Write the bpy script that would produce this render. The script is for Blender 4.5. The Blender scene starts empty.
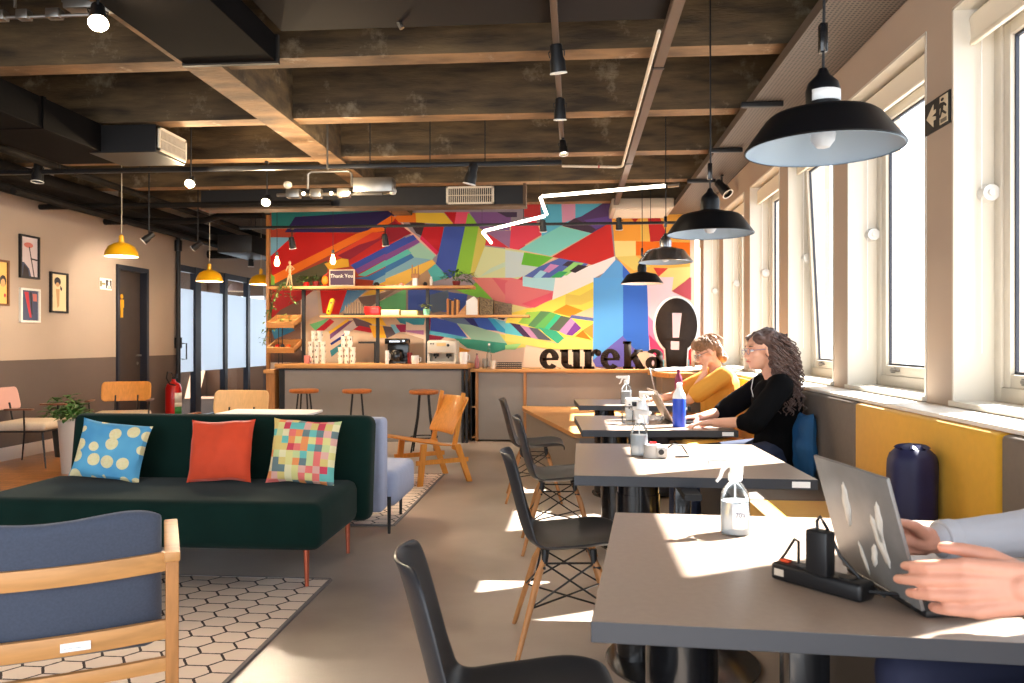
import bpy, bmesh, math, random
from mathutils import Vector, Matrix, Euler
from mathutils import noise as mnoise
random.seed(7)
PI = math.pi
sc = bpy.context.scene
COL = sc.collection
# ---------------------------------------------------------------- camera
F = 780.0; YAW = math.atan(62.0 / F); HC = 1.25; HY = 341.0
cam = bpy.data.cameras.new('camera'); cam.sensor_width = 36.0; cam.lens = 36.0 * F / 1024.0
cam.clip_start = 0.05; cam.clip_end = 300
camo = bpy.data.objects.new('camera', cam); COL.objects.link(camo)
camo.location = (0, 0, HC); camo.rotation_euler = (PI / 2, 0, YAW)
cam.dof.use_dof = True; cam.dof.focus_distance = 4.2; cam.dof.aperture_fstop = 7.0
sc.camera = camo
sc.view_settings.view_transform = 'Standard'; sc.view_settings.look = 'None'
sc.view_settings.gamma = 1.0; sc.view_settings.use_curve_mapping = False
sc.view_settings.exposure = 1.22
try:
    sc.cycles.max_bounces = 8; sc.cycles.diffuse_bounces = 5; sc.cycles.transparent_max_bounces = 12
    sc.cycles.sample_clamp_indirect = 6.0; sc.cycles.caustics_reflective = False; sc.cycles.caustics_refractive = False
except Exception: pass
# ---------------------------------------------------------------- daylight: bright hazy sky + sun through the right-hand windows
w = bpy.data.worlds.new('sky'); sc.world = w; w.use_nodes = True
wn = w.node_tree.nodes['Background']; wn.inputs[0].default_value = (0.86, 0.93, 1.0, 1); wn.inputs[1].default_value = 2.1
SUN = Vector((0.9, 0.5, 1.0))
sl = bpy.data.lights.new('sun', 'SUN'); sl.energy = 27.0; sl.angle = 0.012; sl.color = (1.0, 0.95, 0.87)
so = bpy.data.objects.new('sun', sl); COL.objects.link(so); so.rotation_euler = SUN.to_track_quat('Z', 'Y').to_euler(); so.location = (6, 4, 8)

def at(px, py, X=None, Y=None, Z=None):
    """the point of a real plane (X=, Y= or Z=, metres) that stands at a given direction from the camera"""
    a = (px - 512.0) / F; b = -(py - HY) / F
    c, s = math.cos(YAW), math.sin(YAW)
    d = (a * c - s, a * s + c, b)
    t = X / d[0] if X is not None else Y / d[1] if Y is not None else (Z - HC) / d[2]
    return Vector((d[0] * t, d[1] * t, HC + d[2] * t))

# ---------------------------------------------------------------- materials
def lin(c):
    return tuple(((v / 255.0) / 12.92 if v <= 10 else ((v / 255.0 + 0.055) / 1.055) ** 2.4) for v in c[:3]) + (1.0,)
MC = {}
def mat(name, rgb, rough=0.5, metal=0.0, n=0.0, ns=8.0, bump=0.0, bs=60.0, emit=0.0, coat=0.0, spec=0.5, rgb2=None, stretch=(1, 1, 1), trans=0.0, sheen=0.0, ior=1.45):
    if name in MC: return MC[name]
    m = bpy.data.materials.new(name); m.use_nodes = True; nt = m.node_tree; N = nt.nodes; L = nt.links
    b = N['Principled BSDF']; c = lin(rgb)
    b.inputs['Base Color'].default_value = c; b.inputs['Roughness'].default_value = rough; b.inputs['Metallic'].default_value = metal
    b.inputs['Specular IOR Level'].default_value = spec; b.inputs['Coat Weight'].default_value = coat; b.inputs['IOR'].default_value = ior
    b.inputs['Transmission Weight'].default_value = trans; b.inputs['Sheen Weight'].default_value = sheen
    if emit: b.inputs['Emission Color'].default_value = c; b.inputs['Emission Strength'].default_value = emit
    tc = N.new('ShaderNodeTexCoord'); mp = N.new('ShaderNodeMapping'); mp.inputs['Scale'].default_value = stretch
    L.new(tc.outputs['Object'], mp.inputs[0])
    no = N.new('ShaderNodeTexNoise'); no.inputs['Scale'].default_value = ns; no.inputs['Detail'].default_value = 6
    L.new(mp.outputs[0], no.inputs[0])
    if n > 0 or rgb2:
        r = N.new('ShaderNodeValToRGB'); c2 = lin(rgb2) if rgb2 else tuple(v * (1 - n) for v in c[:3]) + (1,)
        r.color_ramp.elements[0].position = 0.32; r.color_ramp.elements[1].position = 0.68
        r.color_ramp.elements[0].color = c2; r.color_ramp.elements[1].color = c
        L.new(no.outputs[0], r.inputs[0]); L.new(r.outputs[0], b.inputs['Base Color'])
    if bump > 0:
        n2 = N.new('ShaderNodeTexNoise'); n2.inputs['Scale'].default_value = bs; n2.inputs['Detail'].default_value = 4
        L.new(mp.outputs[0], n2.inputs[0])
        bp = N.new('ShaderNodeBump'); bp.inputs['Strength'].default_value = bump; bp.inputs['Distance'].default_value = 0.01
        L.new(n2.outputs[0], bp.inputs['Height']); L.new(bp.outputs[0], b.inputs['Normal'])
    MC[name] = m
    return m
def nodes(m): return m.node_tree.nodes, m.node_tree.links, m.node_tree.nodes['Principled BSDF']
def mth(N, L, op, a, b=None, c=None):
    n = N.new('ShaderNodeMath'); n.operation = op
    for i, v in enumerate((a, b, c)):
        if v is None: continue
        if isinstance(v, (int, float)): n.inputs[i].default_value = v
        else: L.new(v, n.inputs[i])
    return n.outputs[0]
def mixc(N, L, f, a, b):
    n = N.new('ShaderNodeMix'); n.data_type = 'RGBA'
    if isinstance(f, (int, float)): n.inputs[0].default_value = f
    else: L.new(f, n.inputs[0])
    for i, v in ((6, a), (7, b)):
        if isinstance(v, tuple): n.inputs[i].default_value = v
        else: L.new(v, n.inputs[i])
    return n.outputs[2]

def glass_mat(name, tint=(1, 1, 1), refl=0.06, frost=0.0):
    m = bpy.data.materials.new(name); m.use_nodes = True; N = m.node_tree.nodes; L = m.node_tree.links
    N.remove(N['Principled BSDF']); o = N['Material Output']
    t = N.new('ShaderNodeBsdfTransparent'); t.inputs[0].default_value = tint + (1,)
    g = N.new('ShaderNodeBsdfGlossy'); g.inputs['Roughness'].default_value = 0.02
    mx = N.new('ShaderNodeMixShader'); fr = N.new('ShaderNodeFresnel'); fr.inputs[0].default_value = 1.3
    mul = mth(N, L, 'MULTIPLY', fr.outputs[0], refl * 10)
    L.new(mul, mx.inputs[0]); L.new(t.outputs[0], mx.inputs[1]); L.new(g.outputs[0], mx.inputs[2]); L.new(mx.outputs[0], o.inputs[0])
    return m

WOOD = mat('oak', (214, 150, 84), 0.42, n=0.32, ns=3.5, stretch=(2, 14, 14), bump=0.08)
WOODX = mat('oak_edge', (206, 148, 88), 0.42, n=0.25, ns=3.5, stretch=(1.2, 12, 12), bump=0.05)
WOODZ = mat('oak_upright', (188, 128, 72), 0.42, n=0.3, ns=3.5, stretch=(14, 14, 2), bump=0.05)
PLY = mat('bent_plywood', (226, 150, 62), 0.38, n=0.2, ns=4, stretch=(16, 16, 1.5), coat=0.2)
STOOLW = mat('stool_wood', (196, 112, 52), 0.4, n=0.3, ns=5, stretch=(3, 16, 3))
LEGW = mat('beech_leg', (186, 128, 76), 0.5, n=0.2, ns=6, stretch=(8, 8, 1))
BLACK = mat('black_metal', (22, 22, 24), 0.45, metal=0.0, spec=0.5)
BLKG = mat('black_gloss', (18, 18, 20), 0.22, coat=0.3)
DUCT = mat('dark_duct_sheet', (17, 15, 15), 0.8, spec=0.06, n=0.3, ns=4)
PIPE = mat('dark_pipe', (28, 25, 23), 0.7, spec=0.15, n=0.25, ns=10)
STEEL = mat('galvanised_steel', (140, 136, 130), 0.32, metal=0.9, n=0.2, ns=12)
CHROME = mat('chrome', (205, 205, 208), 0.14, metal=1.0)
WHITE = mat('white_plastic', (236, 234, 230), 0.4)
CREAM = mat('cream_frame_paint', (206, 198, 184), 0.5, n=0.05)
PAPER = mat('white_paper', (240, 240, 238), 0.8)
RED = mat('red_enamel', (196, 24, 22), 0.3, coat=0.4)
SHELL = mat('charcoal_shell', (42, 43, 47), 0.42, n=0.1, ns=30, bump=0.03, bs=300)
YELP = mat('yellow_enamel', (232, 170, 20), 0.3, coat=0.4)
TTOP = mat('grey_laminate_top', (150, 132, 118), 0.34, n=0.08, ns=60, bump=0.02, bs=400)
TEDGE = mat('grey_laminate_edge', (50, 52, 58), 0.45)
GREYP = mat('grey_laminate_panel', (142, 134, 128), 0.5, n=0.06, ns=5)
YELF = mat('yellow_upholstery', (224, 168, 36), 0.7, n=0.06, ns=30, bump=0.05, bs=300, sheen=0.2)
GREYF = mat('taupe_upholstery', (118, 108, 100), 0.75, n=0.08, ns=30, bump=0.05, bs=300)
GREEN = mat('bottle_green_velvet', (16, 40, 35), 0.9, n=0.2, ns=5, bump=0.03, sheen=0.06, spec=0.08)
LAV = mat('pale_blue_upholstery', (158, 168, 196), 0.8, n=0.06, ns=20, bump=0.05, bs=300)
BLUF = mat('slate_blue_fabric', (66, 74, 92), 0.85, n=0.18, ns=140, bump=0.12, bs=500, sheen=0.2)
ORNF = mat('orange_velvet', (222, 70, 28), 0.75, n=0.12, ns=9, bump=0.1, bs=14, sheen=0.3)
NAVY = mat('navy_nylon', (32, 34, 74), 0.55, n=0.15, ns=10, bump=0.2, bs=22)
OATF = mat('oatmeal_upholstery', (206, 190, 168), 0.85, n=0.08, ns=80, bump=0.06, bs=300)
SKIN = mat('skin', (214, 158, 132), 0.5, n=0.1, ns=12, bump=0.03, bs=120)
SKIN2 = mat('skin_light', (226, 170, 142), 0.5, n=0.1, ns=12)
LEAF = mat('green_leaf', (70, 120, 52), 0.5, n=0.45, ns=10)
LEAF2 = mat('pale_leaf', (150, 170, 90), 0.5, n=0.4, ns=10)
SOIL = mat('potting_soil', (52, 38, 28), 0.9, n=0.3)
GLASS = glass_mat('window_glass', (0.98, 0.99, 1.0), 0.015)
CLEARP = glass_mat('clear_plastic', (0.93, 0.96, 0.97), 0.09)
LENS = mat('lit_lamp_lens', (255, 226, 180), 0.5, emit=22.0)
LEDM = mat('lit_led_tube', (255, 238, 214), 0.5, emit=7.0)
BULBM = mat('lit_filament_bulb', (255, 196, 120), 0.5, emit=9.0)
# concrete floor, parquet, boarded concrete beams
FLOORM = mat('polished_concrete_floor', (174, 160, 148), 0.3, ns=1.3, rgb2=(144, 130, 119), bump=0.03, bs=40)
N, L, b = nodes(FLOORM)
PARQ = mat('parquet_floor', (206, 142, 78), 0.28, n=0.3, ns=4, stretch=(12, 1.5, 1))
N, L, b = nodes(PARQ)
bt = N.new('ShaderNodeTexBrick'); bt.inputs['Scale'].default_value = 1.0; bt.inputs['Brick Width'].default_value = 0.9; bt.inputs['Row Height'].default_value = 0.09
bt.inputs['Mortar Size'].default_value = 0.003; bt.inputs['Color1'].default_value = (1, 1, 1, 1); bt.inputs['Color2'].default_value = (0.72, 0.66, 0.6, 1); bt.inputs['Mortar'].default_value = (0.25, 0.2, 0.15, 1)
tc = N.new('ShaderNodeTexCoord'); L.new(tc.outputs['Object'], bt.inputs[0])
src = b.inputs['Base Color'].links[0].from_socket
mm = N.new('ShaderNodeMix'); mm.data_type = 'RGBA'; mm.blend_type = 'MULTIPLY'; mm.inputs[0].default_value = 1.0
L.new(src, mm.inputs[6]); L.new(bt.outputs[0], mm.inputs[7]); L.new(mm.outputs[2], b.inputs['Base Color'])
def boarded(name, c1, c2, c3):
    m = mat(name, c1, 0.75, ns=2.6, rgb2=c2, stretch=(0.9, 2.0, 5), bump=0.5, bs=18)
    N, L, b = nodes(m)
    tc = N.new('ShaderNodeTexCoord')
    n1 = N.new('ShaderNodeTexNoise'); n1.inputs['Scale'].default_value = 3.4; n1.inputs['Detail'].default_value = 9; n1.inputs['Roughness'].default_value = 0.7
    L.new(tc.outputs['Object'], n1.inputs[0])
    r = N.new('ShaderNodeValToRGB'); r.color_ramp.elements[0].position = 0.58; r.color_ramp.elements[1].position = 0.70
    r.color_ramp.elements[0].color = (0, 0, 0, 1); r.color_ramp.elements[1].color = (1, 1, 1, 1); L.new(n1.outputs[0], r.inputs[0])
    src = b.inputs['Base Color'].links[0].from_socket
    L.new(mixc(N, L, mth(N, L, 'MULTIPLY', r.outputs[0], 0.5), src, lin(c3)), b.inputs['Base Color'])
    return m
BSIDE_SHADED = boarded('board_marked_concrete_side_shaded', (110, 90, 62), (60, 48, 35), (176, 160, 134))  # beam faces: shade painted into a darker concrete colour
BUNDER_LIT = boarded('board_marked_concrete_underside_lit', (158, 122, 84), (88, 66, 45), (214, 196, 168))  # same concrete, lighter: sun bounced off the floor painted into the undersides
SLAB = boarded('board_marked_concrete_slab', (84, 68, 50), (50, 40, 30), (110, 96, 76))

# ---------------------------------------------------------------- mesh builder
class MB:
    def __init__(s): s.bm = bmesh.new(); s.M = Matrix.Identity(4); s.mi = 0
    def _v(s, pts): return [s.bm.verts.new(s.M @ Vector(p)) for p in pts]
    def _f(s, vs):
        try: f = s.bm.faces.new(vs); f.material_index = s.mi; f.smooth = True; return f
        except ValueError: return None
    def box(s, x0, x1, y0, y1, z0, z1, r=0.0, seg=2):
        v = s._v([(x, y, z) for x in (x0, x1) for y in (y0, y1) for z in (z0, z1)])
        fs = [s._f([v[i] for i in q]) for q in ((0, 1, 3, 2), (4, 6, 7, 5), (0, 4, 5, 1), (2, 3, 7, 6), (0, 2, 6, 4), (1, 5, 7, 3))]
        if r > 0:
            es = list({e for f in fs for e in f.edges})
            g = bmesh.ops.bevel(s.bm, geom=es, offset=r, segments=seg, profile=0.5, affect='EDGES')
            for f in g['faces']: f.material_index = s.mi; f.smooth = True
        return s
    def cbox(s, c, size, rot=(0, 0, 0), r=0.0):
        o = s.M.copy(); s.M = o @ Matrix.Translation(c) @ Euler(rot).to_matrix().to_4x4()
        a, b_, c_ = [v / 2 for v in size]; s.box(-a, a, -b_, b_, -c_, c_, r); s.M = o; return s
    def prism(s, poly, z0, z1, top=None):
        a = s._v([(x, y, z0) for x, y in poly]); b_ = s._v([(x, y, z1) for x, y in (top or poly)]); n = len(poly)
        s._f(a[::-1]); s._f(b_)
        for i in range(n): s._f([a[i], a[(i + 1) % n], b_[(i + 1) % n], b_[i]])
        return s
    def tube(s, pts, r, seg=8, cap=True):
        pts = [Vector(p) for p in pts]; n = len(pts); rs = r if isinstance(r, (list, tuple)) else [r] * n
        rings = []; up = None
        for i, p in enumerate(pts):
            t = (pts[min(i + 1, n - 1)] - pts[max(i - 1, 0)])
            if t.length < 1e-9: t = Vector((0, 0, 1))
            t.normalize()
            if up is None: up = Vector((0, 0, 1)) if abs(t.z) < 0.9 else Vector((1, 0, 0))
            a = t.cross(up)
            if a.length < 1e-4: a = t.cross(Vector((0, 1, 0.1)))
            a.normalize(); up = a.cross(t).normalized()
            rings.append(s._v([p + (a * math.cos(2 * PI * k / seg) + up * math.sin(2 * PI * k / seg)) * rs[i] for k in range(seg)]))
        for i in range(n - 1):
            for k in range(seg): s._f([rings[i][k], rings[i][(k + 1) % seg], rings[i + 1][(k + 1) % seg], rings[i + 1][k]])
        if cap: s._f(rings[0][::-1]); s._f(rings[-1])
        return s
    def cyl(s, p, q, r0, r1=None, seg=16): return s.tube([p, q], [r0, r0 if r1 is None else r1], seg)
    def lathe(s, prof, c=(0, 0, 0), seg=24):
        c = Vector(c); rings = []
        for r, z in prof:
            rings.append([s.bm.verts.new(s.M @ (c + Vector((0, 0, z))))] if r < 1e-6 else s._v([c + Vector((r * math.cos(2 * PI * k / seg), r * math.sin(2 * PI * k / seg), z)) for k in range(seg)]))
        for a, b_ in zip(rings, rings[1:]):
            for k in range(seg):
                k2 = (k + 1) % seg
                if len(a) == 1 and len(b_) == 1: continue
                if len(a) == 1: s._f([a[0], b_[k2], b_[k]])
                elif len(b_) == 1: s._f([a[k], a[k2], b_[0]])
                else: s._f([a[k], a[k2], b_[k2], b_[k]])
        return s
    def ell(s, c, rad, rot=(0, 0, 0), seg=16):
        o = s.M.copy(); s.M = o @ Matrix.Translation(c) @ Euler(rot).to_matrix().to_4x4() @ Matrix.Diagonal((rad[0], rad[1], rad[2], 1))
        n = max(seg // 2, 4); s.lathe([(math.sin(PI * i / n) if 0 < i < n else 0, -math.cos(PI * i / n)) for i in range(n + 1)], seg=seg); s.M = o; return s
    def cap(s, p, q, r0, r1, seg=12):
        """tapered capsule"""
        p = Vector(p); q = Vector(q); d = q - p; l = max(d.length, 1e-5); n = d / l
        pts = []; rs = []
        for i in range(0, 5): a = PI / 2 * (1 - i / 4.0); pts.append(p - n * r0 * math.sin(a)); rs.append(max(r0 * math.cos(a), r0 * 0.05))
        for i in range(0, 5): a = PI / 2 * (i / 4.0); pts.append(q + n * r1 * math.sin(a)); rs.append(max(r1 * math.cos(a), r1 * 0.05))
        o = s.tube(pts, rs, seg); return s
    def surf(s, fn, nu, nv, closeu=False):
        g = [[s.bm.verts.new(s.M @ Vector(fn(i / (nu - (0 if closeu else 1)), j / (nv - 1)))) for j in range(nv)] for i in range(nu)]
        for i in range(nu if closeu else nu - 1):
            for j in range(nv - 1):
                s._f([g[i][j], g[(i + 1) % nu][j], g[(i + 1) % nu][j + 1], g[i][j + 1]])
        return s
    def build(s, name, mats, parent=None, W=False, smooth=None, bevel=0.0, subd=0, solid=0.0, remesh=0.0, sm=0, label=None, base=None, disp=None, keep=False):
        bm = s.bm
        bmesh.ops.recalc_face_normals(bm, faces=bm.faces) if not (solid or keep) else None
        off = None
        if parent is None:
            if len(bm.verts) and base is None:
                xs = [v.co.x for v in bm.verts]; ys = [v.co.y for v in bm.verts]; zs = [v.co.z for v in bm.verts]
                off = Vector(((min(xs) + max(xs)) / 2, (min(ys) + max(ys)) / 2, min(zs)))
            else: off = Vector(base or (0, 0, 0))
            bmesh.ops.translate(bm, verts=bm.verts, vec=-off)
        elif W:
            bmesh.ops.transform(bm, matrix=WM[parent.name].inverted(), verts=bm.verts)
        me = bpy.data.meshes.new(name); bm.to_mesh(me); bm.free()
        for m in (mats if isinstance(mats, (list, tuple)) else [mats]): me.materials.append(m)
        o = bpy.data.objects.new(name, me); COL.objects.link(o)
        if parent is not None: o.parent = parent; WM[o.name] = WM[parent.name]
        else: o.location = off; WM[o.name] = Matrix.Translation(off)
        if smooth is None: smooth = True
        if bevel: md = o.modifiers.new('bevel', 'BEVEL'); md.width = bevel; md.segments = 2; md.limit_method = 'ANGLE'; md.angle_limit = 0.7
        if solid: md = o.modifiers.new('solid', 'SOLIDIFY'); md.thickness = solid; md.offset = 0
        if remesh:
            md = o.modifiers.new('remesh', 'REMESH'); md.mode = 'VOXEL'; md.voxel_size = remesh; md.use_smooth_shade = True
            if sm: md = o.modifiers.new('smooth', 'SMOOTH'); md.iterations = sm; md.factor = 0.5
        if subd: md = o.modifiers.new('subd', 'SUBSURF'); md.levels = subd; md.render_levels = subd
        if disp:
            tx = bpy.data.textures.new(name + '_tex', 'CLOUDS'); tx.noise_scale = disp[1]
            md = o.modifiers.new('disp', 'DISPLACE'); md.texture = tx; md.strength = disp[0]; md.texture_coords = 'GLOBAL' if False else 'LOCAL'
        if smooth and not subd and not remesh:
            me.set_sharp_from_angle(angle=0.6)
        if label: o['label'] = label
        return o
WM = {}
def tag(o, label=None, cat=None, group=None, kind=None):
    if label: o['label'] = label
    if cat: o['category'] = cat
    if group: o['group'] = group
    if kind: o['kind'] = kind
    return o
def thing(name, label, cat, loc=(0, 0, 0), rz=0.0, group=None, kind=None, rot=None):
    o = bpy.data.objects.new(name, None); o.empty_display_size = 0.1; COL.objects.link(o)
    o.location = loc; o.rotation_euler = rot or (0, 0, rz)
    WM[o.name] = Matrix.Translation(Vector(loc)) @ Euler(rot or (0, 0, rz)).to_matrix().to_4x4()
    return tag(o, label, cat, group, kind)
def kids(o): return [c for c in KIDS_SRC() if c.parent == o]
def KIDS_SRC(): return list(COL.objects)
def dup(o, loc=None, rz=None, label=None, parent=None, rot=None):
    c = o.copy(); COL.objects.link(c)
    if parent is not None: c.parent = parent; WM[c.name] = WM[parent.name]
    else: WM[c.name] = Matrix.Identity(4)
    for ch in kids(o): dup(ch, parent=c)
    if loc is not None: c.location = loc
    if rz is not None: c.rotation_euler = (0, 0, rz)
    if rot is not None: c.rotation_euler = rot
    if label: c['label'] = label
    WM[c.name] = Matrix.Translation(c.location) @ c.rotation_euler.to_matrix().to_4x4() if parent is None else WM[parent.name]
    return c
def struct(mb, name, m, **k): return tag(mb.build(name, m, **k), kind='structure')
def ceil_z(x, y):
    for k in range(-2, 9):
        b0 = 3.42 + 1.272 * (k - 2)
        if b0 - 0.02 <= y <= b0 + 0.22: return 3.0
    return 2.97 if -2.46 < x < -2.18 else 3.62
def text_part(body, size, m, parent, M, name='lettering', depth=0.0005, align='CENTER'):
    cu = bpy.data.curves.new(name, 'FONT'); cu.body = body; cu.size = size; cu.align_x = align; cu.align_y = 'CENTER'; cu.extrude = depth
    t = bpy.data.objects.new(name, cu); COL.objects.link(t)
    me = bpy.data.meshes.new_from_object(t); bpy.data.objects.remove(t); bpy.data.curves.remove(cu)
    me.transform(M); me.materials.clear(); me.materials.append(m); me.name = name
    o = bpy.data.objects.new(name, me); COL.objects.link(o); o.parent = parent; WM[o.name] = WM[parent.name]
    return o
# ================================================================ THE ROOM
XL, XR, YB = -5.95, 1.6, 10.5
mb = MB(); mb.box(-4.2, 3.2, -2.0, 12.5, -0.12, 0.0); struct(mb, 'floor', FLOORM)
mb = MB(); mb.box(XL - 0.08, -4.2, -2.0, 17.5, -0.12, 0.0); struct(mb, 'floor', PARQ)
mb = MB(); mb.box(-8.6, XL - 0.08, 9.0, 17.5, -0.12, 0.0); struct(mb, 'floor', mat('brown_carpet', (84, 60, 42), 0.95))
mb = MB(); mb.box(-4.2, -4.0, 12.5, 17.5, -0.12, 0.0); struct(mb, 'floor', PARQ)
mb = MB(); mb.box(-8.6, 1.95, -2.0, 17.5, 3.62, 3.8); struct(mb, 'ceiling', SLAB)
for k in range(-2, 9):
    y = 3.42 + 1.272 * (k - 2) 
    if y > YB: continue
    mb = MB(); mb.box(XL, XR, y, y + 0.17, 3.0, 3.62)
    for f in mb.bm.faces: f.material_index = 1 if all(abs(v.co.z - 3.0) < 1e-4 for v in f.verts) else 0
    struct(mb, 'ceiling_beam', [BSIDE_SHADED, BUNDER_LIT])
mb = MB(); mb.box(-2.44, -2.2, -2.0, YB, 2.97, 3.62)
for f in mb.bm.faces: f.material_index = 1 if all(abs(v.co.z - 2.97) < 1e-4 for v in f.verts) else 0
struct(mb, 'ceiling_beam', [BSIDE_SHADED, BUNDER_LIT])
# left wall, two-tone paint, with a door opening and the glass partition
WPINK = mat('warm_white_wall_paint', (182, 165, 150), 0.85, spec=0.2, n=0.03, ns=3)
WTAUP = mat('taupe_wall_paint', (104, 92, 87), 0.85, spec=0.2, n=0.04, ns=3)
DY0, DY1, DZ = 9.72, 10.47, 2.26
GY0, GY1, GZ = 11.32, 14.95, 2.42
mb = MB()
def wl(y0, y1, z0, z1):
    for za, zb, mi in ((0, 1.05, 1), (1.05, 3.62, 0)):
        a, b_ = max(z0, za), min(z1, zb)
        if b_ > a: mb.mi = mi; mb.box(XL - 0.16, XL, y0, y1, a, b_)
wl(-2, DY0, 0, 3.62); wl(DY0, DY1, DZ, 3.62); wl(DY1, GY0, 0, 3.62); wl(GY0, GY1, GZ, 3.62); wl(GY1, 17.5, 0, 3.62)
struct(mb, 'wall_left', [WPINK, WTAUP])
mb = MB()
for y0, y1 in ((-2, DY0 - 0.05), (DY1 + 0.05, GY0)): mb.box(XL, XL + 0.02, y0, y1, 0, 0.14, 0.004)
struct(mb, 'baseboard_left', mat('white_skirting', (232, 222, 212), 0.5))
# room behind the partition
mb = MB(); mb.box(-8.6, -8.5, 9.1, 17.5, 0, 0.75); mb.box(-8.6, -8.5, 9.1, 17.5, 2.3, 3.62); mb.box(-8.6, -4.0, 17.5, 17.6, 0, 0.75); mb.box(-8.6, -4.0, 17.5, 17.6, 2.3, 3.62); mb.box(-8.6, XL - 0.16, 9.0, 9.1, 0, 3.62); struct(mb, 'wall_meeting_room', mat('meeting_room_paint', (112, 88, 70), 0.8))
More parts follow.
